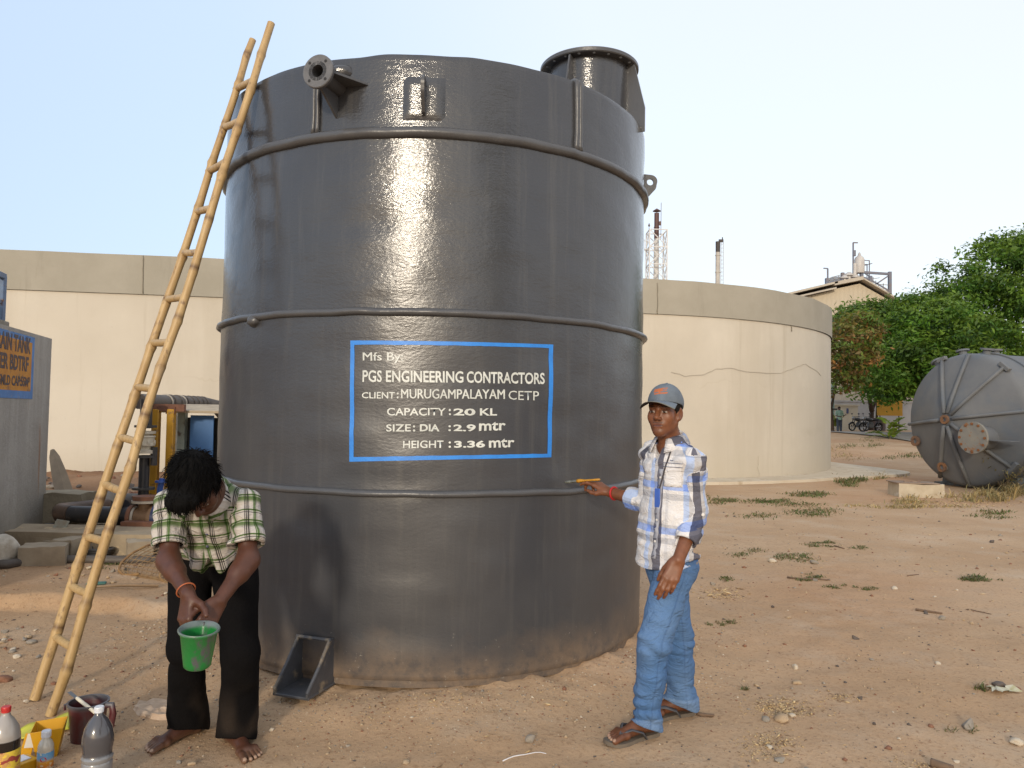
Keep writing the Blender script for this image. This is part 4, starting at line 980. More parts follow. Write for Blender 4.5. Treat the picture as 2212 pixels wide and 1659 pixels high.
lpx = far(1799, 900, 56); lp = thing('green_post', (lpx[0], 56, .6), 'pale green pipe post at the edge of the basin', 'post'); mb = MB(); mb.tube([(lpx[0], 56, .5), (lpx[0], 56, 4.2)], .11, 12); mb.build('pole', pmat('pale_green_pole', (.25, .36, .31)), lp); mb = MB(); mb.box((lpx[0], 56, 2.2), (.6, .3, .12), None, .02); mb.build('bracket', blk_steel, lp)
# ---- shed with a gable end
sy = 66.
def fp(u, v, y=sy): return far(u, v, y)
shed = thing('factory_shed', fp(1800, 900)*[1, 1, 0]+[0, 0, .6], 'beige corrugated factory shed with a low gable roof and a roof vent', 'shed')
O = [fp(1665, 655), fp(1857, 612.5), fp(1906, 640), fp(1990, 690)]
bl_, br_ = O[0].copy(), O[-1].copy(); bl_[2] = br_[2] = .3
pts = [bl_]+O+[br_]; dep_ = np.array([0, 18., 0]); m = len(pts)
corr = NT('corrugated_beige'); wv_ = corr.math('SINE', corr.math('MULTIPLY', corr.sep(corr.ob)[0], 16))
corr.set(Base_Color=corr.mix(corr.noise(.5, 4, .6), (.50, .43, .32), (.42, .36, .27)), Roughness=.7); corr.bump(wv_, .4, .03)
mb = MB(); mb.add(pts+[p+dep_ for p in pts], [tuple(range(m-1, -1, -1)), tuple(range(m, 2*m)), (0, 1, m+1, m), (m-2, m-1, 2*m-1, 2*m-2)]); mb.build('wall', corr.m, shed, 20)
roofm = pmat('roof_sheet', (.46, .41, .33), (.38, .33, .27), 1, .7, .1)
mb = MB()
up_ = np.array([0, 0, .12]); fw = np.array([0, -.7, 0])
def slab(a, b, th_=.14): mb.add([a+fw, b+fw, b+dep_, a+dep_, a+fw+[0, 0, th_], b+fw+[0, 0, th_], b+dep_+[0, 0, th_], a+dep_+[0, 0, th_]], [(0, 1, 2, 3), (7, 6, 5, 4), (0, 4, 5, 1), (1, 5, 6, 2), (2, 6, 7, 3), (3, 7, 4, 0)])
slab(fp(1640, 665)+up_, fp(1800, 629)+up_); slab(fp(1796, 622)+up_, fp(1858, 609.5)+up_, .3); slab(fp(1858.5, 609.5)+up_, fp(1908, 638)+up_); slab(fp(1908.5, 639)+up_, fp(1990, 688)+up_)
mb.build('roof', roofm, shed, 20)
mb = MB(); slab(fp(1668, 652)+up_*2, fp(1803, 620)+up_*2, .18); mb.build('roof_vent', roofm, shed, 20)
mb = MB(); a, b, c_, d_ = fp(1690, 652, sy-.4), fp(1797, 627, sy-.4), fp(1797, 620.5, sy-.4), fp(1690, 647, sy-.4); mb.add([a, b, c_, d_]+[p+[0, .2, 0] for p in (a, b, c_, d_)], [(0, 1, 2, 3), (7, 6, 5, 4), (0, 4, 5, 1), (1, 5, 6, 2), (2, 6, 7, 3), (3, 7, 4, 0)]); mb.build('vent_opening', pmat('shadow_slot', (.03, .025, .02)), shed, None)
# ---- process platform with a vessel
py_ = 86.
steel = pmat('blue_grey_steel', (.12, .15, .21), (.16, .13, .13), 1.5, .6, .1)
pf = thing('process_platform', fp(1850, 900, py_)*[1, 1, 0]+[0, 0, .6], 'blue grey steel process platform with railings, rising behind the shed', 'steel platform')
def bars(L, w, name, mat, dy=0):
    mb = MB()
    for a, b in L: mb.bar(fp(*a, py_+(a[2] if len(a) > 2 else 0)) if len(a) == 2 else W(a[0], a[1], py_+a[2]), fp(*b, py_) if len(b) == 2 else W(b[0], b[1], py_+b[2]), w)
    return mb.bsplit(name, mat, pf, 30)
for u, v in ((1786, 601), (1820, 589), (1861, 582), (1880, 596), (1922, 587)):
    a = fp(u, v, py_); mb = MB(); mb.box((a[0], a[1], a[2]/2), (.34, .34, a[2]), None, .02); mb.build('column', steel, pf, 30)
bars([((1786, 613), (1820, 606)), ((1820, 606), (1861, 600)), ((1861, 600), (1880, 603)), ((1861, 588), (1922, 592)), ((1880, 626), (1922, 631)), ((1786, 634), (1820, 628)), ((1845, 594), (1862, 584)), ((1820, 606), (1850, 590))], .26, 'beam', steel)
mb = MB(); P4 = [fp(1786, 614, py_), fp(1840, 600, py_+4), fp(1880, 604, py_+2), fp(1861, 606, py_-1), fp(1820, 609, py_-1)]; mb.add(P4+[p-[0, 0, .18] for p in P4], [tuple(range(5)), tuple(range(9, 4, -1))]+[(i, 5+i, 5+(i+1) % 5, (i+1) % 5) for i in range(5)]); mb.build('deck', steel, pf, 30)
bars([((1880, 604), (1922, 629)), ((1880, 622), (1922, 594)), ((1786, 615), (1820, 636)), ((1820, 612), (1861, 630)), ((1861, 612), (1820, 632)), ((1861, 585), (1880, 598))], .14, 'brace', steel)
bars([((1788, 602), (1800, 598)), ((1800, 598), (1830, 590.5)), ((1788, 607), (1830, 597)), ((1792, 601), (1792, 612)), ((1802, 598), (1802, 610)), ((1812, 595), (1812, 608)), ((1824, 592), (1824, 604)), ((1862, 611), (1922, 616)), ((1862, 606), (1900, 600)), ((1886, 598), (1886, 628)), ((1898, 612), (1898, 628)), ((1908, 612), (1908, 629)), ((1892, 606), (1892, 628))], .07, 'railing', pmat('thin_rail', (.28, .27, .27)))
mb = MB(); a = fp(1843, 594, py_); b = fp(1843, 524, py_); mb.tube([a, b], .09, 6); mb.bar(b, fp(1853, 524.5, py_), .12); mb.tube([fp(1845, 541, py_), fp(1845, 553, py_)], .2, 8); mb.build('lamp_pole', steel, pf)
mb = MB(); a = fp(1788, 604, py_); b = fp(1788, 580, py_); mb.tube([a, b], .09, 6); mb.bar(b, fp(1779, 579.5, py_), .12); mb.build('lamp_pole', steel, pf)
ves = pmat('pale_vessel', (.50, .48, .45), (.42, .39, .37), 1.5, .5, .1)
a = fp(1856.5, 590, py_); b = fp(1856.5, 559, py_); mb = MB(); h_ = b[2]-a[2]; mb.lathe([(.5, 0), (.55, .1), (.55, h_-.1), (.45, h_+.15), (.2, h_+.35), (.1, h_+.7), (.02, h_+.75)], 18, a); mb.lathe([(.2, -.3), (.2, h_-.6), (.02, h_-.5)], 12, a+[-.62, -.2, 0]); mb.bsplit('column_vessel', ves, pf)
mb = MB()
for u, v in ((1824, 594), (1834, 588), (1847, 592)): c_ = fp(u, v, py_); mb.lathe([(.22, -1.2), (.22, 0), (.5, .1), (.5, .2), (.2, .5), (.01, .52)], 12, c_-[0, 0, .5])
mb.bsplit('vent_cowl', ves, pf)
mb = MB(); c_ = fp(1830, 622, py_+2); mb.lathe([(.01, -2.4), (.9, -2.2), (1.3, -1.8), (1.35, 0), (1.3, 1.8), (.9, 2.2), (.01, 2.4)], 20, c_, basis([1, 0, 0])); mb.build('drum_vessel', pmat('grey_drum_vessel', (.25, .26, .27)), pf)
bars([((1861, 562), (1878, 563)), ((1878, 563), (1878, 598)), ((1859, 572), (1873, 571)), ((1873, 571), (1873, 598)), ((1862, 575), (1884, 569)), ((1853, 575), (1842, 576))], .09, 'pipe', steel)
# ---- lattice stack and chimney
ty = 95.
lt = thing('lattice_tower', fp(1418, 900, ty)*[1, 1, 0]+[0, 0, .6], 'white lattice tower around a brown topped chimney, right of the grey tank', 'chimney tower')
wp = pmat('white_steel', (.62, .62, .62), (.52, .52, .52), 2, .5, 0)
xl, xr = fp(1401, 500, ty)[0], fp(1438.5, 500, ty)[0]; zt0, zt1 = 3.0, fp(1420, 499, ty)[2]; yb = ty+1.6
crn = [(xl, ty-.9), (xr, ty-.9), (xr, yb), (xl, yb)]
mb = MB()
for x, y in crn: mb.bar((x, y, 0), (x, y, zt1), .15)
mb.bsplit('leg', wp, lt, None); mb = MB(); lv = np.linspace(zt0, zt1, 11)
for z in lv:
    for i in range(4): mb.bar((*crn[i], z), (*crn[(i+1) % 4], z), .11)
mb.bsplit('ring_beam', wp, lt, None); mb = MB()
for z, z2 in zip(lv[:-1], lv[1:]):
    for i in range(4): mb.bar((*crn[i], z), (*crn[(i+1) % 4], z2), .09); mb.bar((*crn[i], z2), (*crn[(i+1) % 4], z), .09)
mb.bsplit('brace', wp, lt, None)
cx, cy = (xl+xr)/2-.02, (yb+ty-.9)/2; z1c, z2c = fp(1419, 506, ty)[2], fp(1419, 459, ty)[2]
mb = MB(); mb.lathe([(.34, 0), (.34, z1c-2), (.30, z1c)], 16, (cx, cy, 0)); mb.build('flue', pmat('pale_flue', (.55, .53, .50)), lt)
mb = MB(); mb.lathe([(.31, z1c-.8), (.31, z2c), (.25, z2c), (.25, z1c)], 16, (cx, cy, 0)); mb.lathe([(.33, z1c+.9), (.36, z1c+.9), (.36, z1c+1.0), (.33, z1c+1.0)], 16, (cx, cy, 0)); mb.lathe([(.52, z2c+.25), (.50, z2c+.3), (.02, z2c+.62)], 16, (cx, cy, 0)); mb.tube([(cx, cy, z2c), (cx, cy, z2c+.4)], .04, 6); mb.build('chimney', pmat('brown_stack', (.10, .045, .035), (.07, .035, .03), 2), lt)
mb = MB(); q = fp(1429, 482, ty); mb.tube([(q[0], cy, zt1-1), (q[0], cy, fp(1430, 436, ty)[2])], .035, 6); mb.box((q[0]-.1, cy, fp(1429, 481, ty)[2]), (.25, .2, .5)); q = fp(1402, 500, ty); mb.tube([(q[0], ty, zt1), (q[0], ty, zt1+.6)], .03, 6); mb.lathe([(.02, 0), (.14, .15), (.02, .5)], 10, (q[0], ty, zt1+.5)); mb.build('antenna', pmat('dark_fitting', (.12, .07, .06)), lt)
mb = MB(); a = fp(1392, 539, ty); b = fp(1401, 539, ty); mb.bar(a, b, .5, .12); mb.bar(fp(1391, 520, ty), fp(1400, 522, ty), .06); mb.bar(fp(1392, 516, ty), fp(1392, 538, ty), .06); mb.bar(fp(1397, 518, ty), fp(1397, 538, ty), .06); mb.bar(a, fp(1401, 558, ty), .09); mb.build('side_platform', wp, lt, None)
cy_ = 84.; ch = thing('steel_chimney', fp(1551, 900, cy_)*[1, 1, 0]+[0, 0, .6], 'thin pale chimney with a sooty top and a caged ladder, alone against the sky', 'chimney')
x = fp(1550.5, 570, cy_)[0]; zc1 = fp(1551, 522, cy_)[2]; mb = MB(); mb.lathe([(.27, 0), (.25, zc1-1.6), (.25, zc1-1.2)], 16, (x, cy_, 0)); 
for z in np.linspace(8, zc1-1.6, 7): mb.lathe([(.25, z), (.30, z), (.30, z+.1), (.25, z+.1)], 16, (x, cy_, 0))
mb.build('stack', pmat('pale_stack', (.46, .43, .38), (.36, .33, .30), 1.5), ch)
mb = MB(); mb.lathe([(.25, zc1-1.2), (.26, zc1), (.2, zc1), (.2, zc1-1)], 16, (x, cy_, 0)); mb.box((x+.35, cy_, zc1+.1), (.5, .2, .3)); mb.tube([(x+.5, cy_, zc1), (x+.5, cy_, zc1+.5)], .06, 6); mb.build('sooty_top', pmat('soot', (.05, .04, .035)), ch)
mb = MB()
for dx in (.36, .62): mb.bar((x+dx, cy_, 3), (x+dx, cy_, zc1), .05)
for z in np.arange(6, zc1, .45): mb.bar((x+.36, cy_, z), (x+.62, cy_, z), .045)
mb.build('ladder', pmat('ladder_grey', (.42, .41, .40)), ch, None)
# ================================================================== trees
leafm = NT('leaf'); lc = leafm.attr('tint'); leafm.set(Base_Color=lc, Roughness=.55); leafm.b.inputs['Specular IOR Level'].default_value = .3
tr_ = leafm.t.nodes.new('ShaderNodeBsdfTranslucent'); leafm.t.links.new(lc, tr_.inputs[0]); mx_ = leafm.t.nodes.new('ShaderNodeMixShader'); mx_.inputs[0].default_value = .3
leafm.t.links.new(leafm.b.outputs[0], mx_.inputs[1]); leafm.t.links.new(tr_.outputs[0], mx_.inputs[2]); leafm.t.links.new(mx_.outputs[0], leafm.out.inputs[0])
bark = pmat('dark_bark', (.075, .05, .035), (.05, .035, .025), 4, .9, .5)
def leaves(ctrs, rads, per, size, cols, seed, flatn=.55, jitter=.55, up_mix=.6):
    r = np.random.default_rng(seed); V = []; Cc = []; 
    for c_, R1 in zip(ctrs, rads):
        k = int(per*r.uniform(.7, 1.3)); d = r.normal(size=(k, 3)); d /= np.linalg.norm(d, axis=1)[:, None]
        rad = R1*r.uniform(.15, 1.0, k)**.6*(1+.18*r.normal(size=k)); p = c_+d*rad[:, None]*np.array([1, 1, flatn])
        nrm = d*.5+r.normal(size=(k, 3))*jitter+np.array([0, 0, .6]); nrm /= np.linalg.norm(nrm, axis=1)[:, None]
        t1 = np.cross(nrm, r.normal(size=(k, 3))); t1 /= np.linalg.norm(t1, axis=1)[:, None]; t2 = np.cross(nrm, t1)
        s = size*r.uniform(.6, 1.35, k)[:, None]
        q = np.stack([p-t1*s, p-t2*s*.42+nrm*s*.1, p+t1*s, p+t2*s*.42+nrm*s*.1], 1); V.append(q.reshape(-1, 3))
        base = cols[r.integers(len(cols))]; v_ = r.uniform(.75, 1.25)
        up_f = np.clip((d[:, 2:3]+.2)*.8, 0, 1)*up_mix; cc = np.clip(np.array(base)*v_*r.uniform(.7, 1.3, (k, 1))*(1-up_f)+np.array((.17, .24, .03))*up_f, 0, 1); cc = np.concatenate([cc, np.ones((k, 1))], 1); Cc.append(np.repeat(cc, 4, 0))  # leaves on the upper side of a clump turn lighter and yellower
    V = np.concatenate(V); return V, np.arange(len(V)).reshape(-1, 4), np.concatenate(Cc)
GR = [(.055, .135, .013), (.075, .165, .016), (.040, .095, .012), (.11, .20, .022)]
def tree(base, crown, limbs, n, per, size, cols, label, seed, trunk_r=.28, rad=(.7, 1.5), group=None, flatn=.6):
    """crown: ellipsoids (centre, radii); clumps of leaves fill their outer shells"""
    r = np.random.default_rng(seed); root = thing('tree', base, label, 'tree', group)
    C_, Rd = [], []
    vol = np.array([np.prod(q[1])**.67 for q in crown]); vol /= vol.sum()
    for k in range(n):
        c_, rr = crown[r.choice(len(crown), p=vol)]; d = r.normal(size=3); d /= np.linalg.norm(d); s = r.uniform(.45, 1.0)**.5
        C_.append(np.array(c_)+d*np.array(rr)*s*(1+.12*r.normal())); Rd.append(r.uniform(*rad))
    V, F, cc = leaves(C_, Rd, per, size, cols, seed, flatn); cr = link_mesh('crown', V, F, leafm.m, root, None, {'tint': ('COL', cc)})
    mb = MB(); b = np.array(base, float)
    for L in limbs: mb.tube(L, [trunk_r*(1-.75*i/(len(L)-1)) for i in range(len(L))], 9)
    for k in range(0, n, 9):
        L = limbs[int(r.integers(len(limbs)))]; s = np.array(L[-1]); mb.tube([s, (s+C_[k])/2+r.normal(size=3)*.2, C_[k]], [trunk_r*.25, trunk_r*.15, .02], 5)
    mb.build('trunk', bark, root, 180); return root
ty1 = 45.
tb = np.array([far(1881, 900, 59)[0], 59, .65])
E = lambda u, v, y, ru, rv, ry: (far(u, v, y), (ru/1630*y, ry, rv/1630*y))
tree(tb, [E(2010, 745, 44, 130, 75, 5.5), E(1935, 775, 43, 80, 75, 4), E(1985, 700, 46, 110, 55, 4), E(1925, 840, 44, 55, 22, 3), E(2050, 800, 42, 100, 70, 4), E(1990, 838, 45, 90, 28, 4)],
     [[tb+[0, 0, -.3], tb+[.1, 0, 1.6], tb+[.6, -.3, 3.2], tb+[2.2, -1, 5]], [tb+[.1, 0, 1.5], tb+[-.5, -.6, 3], tb+[-1, -1.5, 4.6]], [tb+[.3, 0, 2.4], tb+[2.5, -.5, 3.6], tb+[4.6, -2, 4.8]]], 250, 150, .14, GR, 'broad dark green tree whose trunk stands by the motorcycles', 3, .20)
tb2 = np.array([far(2140, 900, 50)[0], 50, .6])
tree(tb2, [E(2160, 640, 46, 110, 110, 5), E(2210, 590, 48, 120, 85, 4), E(2090, 665, 46, 70, 60, 4), E(2190, 540, 47, 80, 38, 3), E(2250, 700, 44, 120, 90, 5), E(2120, 745, 44, 90, 60, 4)],
     [[tb2+[0, 0, -.3], tb2+[.1, 0, 2.6], tb2+[.3, 0, 5], tb2+[.6, -.5, 8]], [tb2+[.1, 0, 2.5], tb2+[-1, -.6, 5], tb2+[-2, -1.5, 7]]], 250, 150, .145, GR+[(.10, .18, .022)], 'tallest bushy green tree, rising behind the grey vessel', 4, .3)
tb3 = np.array([far(1799, 900, 50)[0], 50, .6])
tree(tb3, [E(1836, 760, 38, 45, 62, 2.2), E(1815, 822, 39, 34, 24, 1.6), E(1850, 705, 40, 45, 26, 2.0)], [[tb3+[0, 0, -.2], tb3+[-.1, 0, 1.6], tb3+[.1, -.2, 3.0], tb3+[.3, -.4, 5]], [tb3+[-.1, 0, 1.5], tb3+[-.7, -.3, 3], tb3+[-.6, -.4, 4.4]]], 120, 46, .13,
     [(.17, .095, .030), (.14, .10, .03), (.09, .12, .02), (.075, .13, .02), (.22, .11, .035)], 'thin tree with brown dry pods among green leaves, beside the basin', 5, .12, (.45, .9))
tb4 = np.array([far(1893, 900, 61)[0], 61, .65])
tree(tb4, [E(1893, 682, 50, 66, 26, 3), E(1862, 700, 50, 50, 26, 3)], [[tb4+[0, 0, -.2], tb4+[.1, 0, 3], tb4+[.8, -.3, 5], tb4+[1.5, -.6, 6.6]], [tb4+[.1, 0, 2.8], tb4+[-.5, 0, 4], tb4+[-.7, 0, 5]]], 150, 50, .17, [(.07, .15, .03), (.09, .17, .04), (.06, .12, .02)], 'pale feathery tree below the shed gable', 6, .11)
# young plant with fronds
frm = [(.13, .20, .025), (.10, .18, .02), (.17, .21, .03)]
def frond_plant(name, base, n, L, label, cat, seed, leaf=.09, cols=frm, stemh=.6):
    r = np.random.default_rng(seed); root = thing(name, base, label, cat); V = []; cc = []; mb = MB(); b = np.array(base, float)
    mb.tube([b+[0, 0, -.05], b+[.02, 0, stemh]], [.03, .018], 7)
    for k in range(n):
        a = r.uniform(0, 2*math.pi); el_ = r.uniform(.15, 1.1); ln = L*r.uniform(.6, 1.1); s0 = b+np.array([0, 0, stemh*r.uniform(.3, 1)])
        d = np.array([math.cos(a)*math.cos(el_), math.sin(a)*math.cos(el_), math.sin(el_)]); pts = [s0+d*ln*t_+np.array([0, 0, -.35*ln*t_*t_]) for t_ in np.linspace(0, 1, 7)]
        mb.tube(pts, .007, 5); side = unit(np.cross(d, [0, 0, 1.]))
        for t_ in np.linspace(.15, 1, 12):
            p = s0+d*ln*t_+np.array([0, 0, -.35*ln*t_*t_])
            for sg in (-1, 1):
                q = unit(side*sg+d*.5+np.array([0, 0, -.2])+r.normal(size=3)*.12); w_ = d*leaf*.22; l_ = leaf*(1.15-.5*t_)
                V += [p, p+q*l_*.5-w_, p+q*l_, p+q*l_*.5+w_]; c_ = np.array(cols[r.integers(len(cols))])*r.uniform(.8, 1.2); cc += [(*c_, 1)]*4
    mb.build('stem', pmat(name+'_stem', (.14, .13, .05)), root, 180); link_mesh('foliage', np.array(V), np.arange(len(V)).reshape(-1, 4), leafm.m, root, None, {'tint': ('COL', cc)}); return root
p = Gg(1922, 962); frond_plant('young_plant', p, 15, 1.3, 'young plant with long feathery fronds, before the parked motorcycles', 'plant', 11, .26, stemh=1.1)
p = Gg(1815, 968); p2 = far(1800, 905, 54); p2[2] = g1(p2[0], 54.); frond_plant('shrub', p2, 14, 1.0, 'pale yellow green shrub half hidden by the edge of the basin', 'shrub', 12, .3, [(.25, .27, .06), (.2, .24, .05)], .8)
# ---- motorcycles
dk = pmat('black_motorcycle', (.018, .018, .022), (.03, .03, .034), 6, .3, 0); tyre = pmat('tyre_rubber', (.015, .015, .015), rough=.9); chrome = pmat('dull_chrome', (.35, .34, .33), rough=.35, metal=.8)
def motorcycle(base, rz_, label):
    o_ = np.array(base, float); Mr = rotz(rz_); P = lambda x, y, z: o_+Mr @ np.array([x, y, z]); root = thing('motorcycle', base, label, 'motorcycle', 'motorcycles parked by the road')
    for x in (-.62, .64):
        mb = MB(); mb.tube([P(x+.27*math.cos(a), 0, .31+.27*math.sin(a)) for a in np.linspace(0, 2*math.pi, 24, endpoint=False)], .05, 8, closed=True); w_ = mb.build('wheel', tyre, root)
        mb = MB()
        for k in range(5): a = k*2*math.pi/5; mb.bar(P(x, 0, .31), P(x+.24*math.cos(a), 0, .31+.24*math.sin(a)), .03)
        mb.tube([P(x+.235*math.cos(a), 0, .31+.235*math.sin(a)) for a in np.linspace(0, 2*math.pi, 20, endpoint=False)], .018, 6, closed=True); mb.build('rim', chrome, w_)
    mb = MB(); mb.add(IV*np.array([.30, .14, .13])+np.array([.12, 0, .82]), IF); mb.v[-1] = mb.v[-1] @ Mr.T+o_; mb.build('fuel_tank', dk, root, 180)
    mb = MB(); mb.tube([P(-.72, 0, .86), P(-.4, 0, .80), P(-.05, 0, .78)], [.07, .12, .10], 10, flat=.5); mb.build('seat', tyre, root, 180)
    mb = MB(); mb.box(P(.02, 0, .42), (.42, .26, .34), Mr, .05); mb.box(P(.0, 0, .6), (.3, .16, .2), Mr, .04); mb.build('engine', pmat('engine_grey', (.10, .10, .10), rough=.5), root)
    mb = MB()
    for y in (-.09, .09): mb.tube([P(.64, y, .31), P(.42, y, .95)], .028, 7); mb.tube([P(-.62, y, .31), P(-.1, y, .38)], .025, 6); mb.tube([P(-.55, y, .4), P(-.5, y, .78)], .03, 6)
    mb.tube([P(.42, 0, .9), P(.0, 0, .75), P(-.7, 0, .8)], .035, 7); mb.build('frame', dk, root, 180)
    mb = MB(); mb.tube([P(.30, -.36, 1.02), P(.40, -.18, 1.0), P(.40, .18, 1.0), P(.30, .36, 1.02)], .02, 7); mb.tube([P(.37, .25, 1.0), P(.36, .3, 1.2)], .008, 5); mb.tube([P(.37, -.25, 1.0), P(.36, -.3, 1.2)], .008, 5); mb.build('handlebar', dk, root, 180)
    mb = MB(); mb.add(IV*np.array([.08, .06, .05])+np.array([.36, .31, 1.22]), IF); mb.add(IV*np.array([.05, .06, .05])+np.array([.36, -.31, 1.22]), IF)
    for k in (-1, -2): mb.v[k] = mb.v[k] @ Mr.T+o_
    mb.bsplit('mirror', dk, root, 180)
    mb = MB(); mb.add(IV*np.array([.1, .1, .11])+np.array([.52, 0, .90]), IF); mb.v[-1] = mb.v[-1] @ Mr.T+o_; mb.build('headlight', chrome, root, 180)
    mb = MB(); mb.tube([P(-.75, -.16, .36), P(-.2, -.15, .32), P(.1, -.14, .3)], [.05, .045, .025], 8); mb.build('exhaust', chrome, root, 180)
    mb = MB(); mb.tube([P(.64+.33*math.cos(a), 0, .31+.33*math.sin(a)) for a in np.linspace(.3, 2.2, 8)], .06, 6, flat=.3); mb.tube([P(-.62+.34*math.cos(a), 0, .31+.34*math.sin(a)) for a in np.linspace(.9, 2.8, 8)], .07, 6, flat=.3); mb.bsplit('mudguard', dk, root, 180)
    return root
for u, v, rz_, lb in ((1817, 922, R_(12), 'black motorcycle behind the far man in green'), (1856, 931, R_(200), 'black motorcycle with its front wheel nearest the far man'), (1881, 933, R_(195), 'black motorcycle standing behind the young feathery plant')):
    motorcycle(Gg(u, v), rz_, lb)

# ---- unseen tree added behind the camera so the tank mirrors a dark upright band
bt_ = np.array([7.4, -6.6, 0.])
tree(bt_, [((7.4, -6.6, 5.4), (1.7, 1.7, 3.0)), ((7.1, -6.4, 3.4), (1.5, 1.5, 1.2))], [[bt_, bt_+[.05, 0, 2.5], bt_+[.1, .1, 5.0], bt_+[.2, .1, 7.5]]], 90, 110, .10, GR, 'slender unseen tree added behind the camera to darken a band of the grey tank reflection', 9, .13, (.5, .9))
# ================================================================== people
def cmat(name, rough=.6, bump=.1, bsc=60, bd=.003, spec=.4, sss=0.0):
    t = NT(name); c = t.attr('tint'); c = t.mix(.10, c, t.mix(t.noise(90, 3, .6), (0, 0, 0), (1, 1, 1)), 'OVERLAY'); t.set(Base_Color=c, Roughness=rough)
    t.b.inputs['Specular IOR Level'].default_value = spec; t.bump(t.noise(bsc, 4, .6), bump, bd)
    if sss: t.b.inputs['Subsurface Weight'].default_value = sss; t.b.inputs['Subsurface Radius'].default_value = (.012, .005, .003); t.b.inputs['Subsurface Scale'].default_value = .5
    return t.m
SKIN = cmat('dark_brown_skin', .46, .15, 120, .002, .45); HAIRM = cmat('black_hair', .85, .9, 90, .01, .12)
def hand(B, wrist, fwd, back, side, curls, thumb, L=1.0, spread=.06, k=.006):
    """fwd: wrist to knuckles; back: out of the back of the hand; side: +1 if the thumb is on back x fwd, else -1. curls: (mcp, pip, dip) per finger, radians towards the palm"""
    f = unit(fwd); b = unit(back-f*(np.dot(back, f))); x = np.cross(b, f)*side; w = np.array(wrist, float); tips = []
    base = [(.026, .088), (.008, .093), (-.011, .088), (-.028, .079)]; ln = [(.044, .026, .021), (.048, .030, .022), (.044, .028, .021), (.034, .021, .019)]; r0 = [.0098, .0100, .0094, .0084]
    pal = []
    for i, (bx, by) in enumerate(base):
        kn = w+(x*bx+f*by)*L; pal.append(kn); B.cone(w+x*bx*.55*L+f*.008, kn, .0165*L, .0115*L, .012, b, .86)
        d = unit(f+x*spread*(1.5-i)*.7); p = kn; an = 0
        for j, (l, c) in enumerate(zip(ln[i], curls[i])):
            an += c; dd = d*math.cos(an)-b*math.sin(an); q = p+dd*l*L; rr = r0[i]*L*(1-.09*j); B.cone(p, q, rr, rr*.9, k if j else .008); p = q
        tips.append(p)
    t0 = w+(x*.022+f*.022-b*.006)*L; d1, d2, d3 = [unit(x*q[0]+f*q[1]+b*q[2]) for q in thumb]
    t1 = t0+d1*.040*L; t2 = t1+d2*.032*L; t3 = t2+d3*.024*L
    B.cone(t0, t1, .0175*L, .0125*L, .014); B.cone(t1, t2, .0115*L, .0105*L, .005); B.cone(t2, t3, .0105*L, .0088*L, .004); tips.append(t3)
    return tips
def foot(B, ankle, d, zg, side, L=1.0, toes=True):
    """d: heel to toe on the ground, side: +1 if the big toe lies on the left of d"""
    d = unit(np.array([d[0], d[1], 0])); n = np.array([-d[1], d[0], 0])*side; a = np.array([ankle[0], ankle[1], 0]); z = np.array([0, 0, 1.])
    heel = a-d*.045+z*(zg+.028); ball = a+d*.125*L+z*(zg+.022); B.cone(ankle+z*.05, a+z*(zg+.055), .040, .036, .02); B.ell(heel, .030, None, .02)
    B.cone(heel+z*.006, ball, .031, .024, .02, z, .85); B.cone(a+z*(zg+.055)+d*.015, ball+n*.012, .036, .022, .02)
    B.cone(ball-n*.03, ball+n*.026, .021, .023, .015, z, .8)
    tp_ = []
    for i, (o, l, r) in enumerate(((.032, .072, .0145), (.009, .070, .0105), (-.010, .062, .0098), (-.027, .052, .0092), (-.042, .038, .0088))):
        dd = unit(d+n*(.10-.07*i)); q = ball+n*o+dd*l*L; q[2] = zg+r*.95; m_ = ball+n*o+dd*l*.45*L; m_[2] = zg+r+.008
        B.cone(ball+n*o*.9, m_, .016, r, .006); B.cone(m_, q, r, r*.95, .003); tp_.append(q+z*r*.6+dd*r*.5)
    return tp_
def head(B, c, Rm, S=1.0):
    """Rm columns: left, forward, up"""
    P = lambda x, y, z: np.array(c)+Rm @ (np.array([x, y, z])*S)
    E_ = lambda x, y, z, r, k=.02, R2=None: B.ell(P(x, y, z), tuple(np.array(r)*S), Rm if R2 is None else Rm @ R2, k)
    E_(0, -.016, .038, (.073, .092, .083)); E_(0, .024, -.038, (.055, .062, .078), .03)
    for s in (-1, 1):
        B.cone(P(s*.051, -.002, -.052), P(s*.016, .058, -.099), .016*S, .014*S, .03)
        E_(s*.043, .052, -.026, (.020, .02, .026), .03); B.cone(P(0, .080, .022), P(s*.047, .066, .022), .0088*S, .0085*S, .014)
        E_(s*.012, .093, -.036, (.009, .010, .0085), .006)
    B.cone(P(0, .080, .012), P(0, .1055, -.029), .0085*S, .0118*S, .010)
    B.ell(P(0, .064, -.099), .020*S, None, .022); B.cone(P(-.022, .066, -.062), P(.022, .066, -.062), .013*S, .013*S, .018)
    for s in (-1, 1): B.sub(P(s*.0315, .091, .001), tuple(np.array((.016, .012, .0105))*S), Rm, .010)
    for s in (-1, 1): B.ell(P(s*.0315, .0715, .0), .0125*S, None, .0025)
    B.cone(P(-.019, .0795, -.061), P(.019, .0795, -.061), .0068*S, .0068*S, .004); B.cone(P(-.016, .079, -.0725), P(.016, .079, -.0725), .0080*S, .0080*S, .004)
    B.sub(P(0, .090, -.0667), tuple(np.array((.024, .008, .0016))*S), Rm, .003)
    for s in (-1, 1):
        a = s*.42; R2 = np.array([[math.cos(a), -math.sin(a), 0], [math.sin(a), math.cos(a), 0], [0, 0, 1.]])
        E_(s*.0755, -.012, -.008, (.008, .021, .033), .006, R2); B.sub(P(s*.083, -.008, -.006), tuple(np.array((.007, .011, .019))*S), Rm @ R2, .004); B.ell(P(s*.073, -.004, -.034), .0095*S, None, .008)
    return P
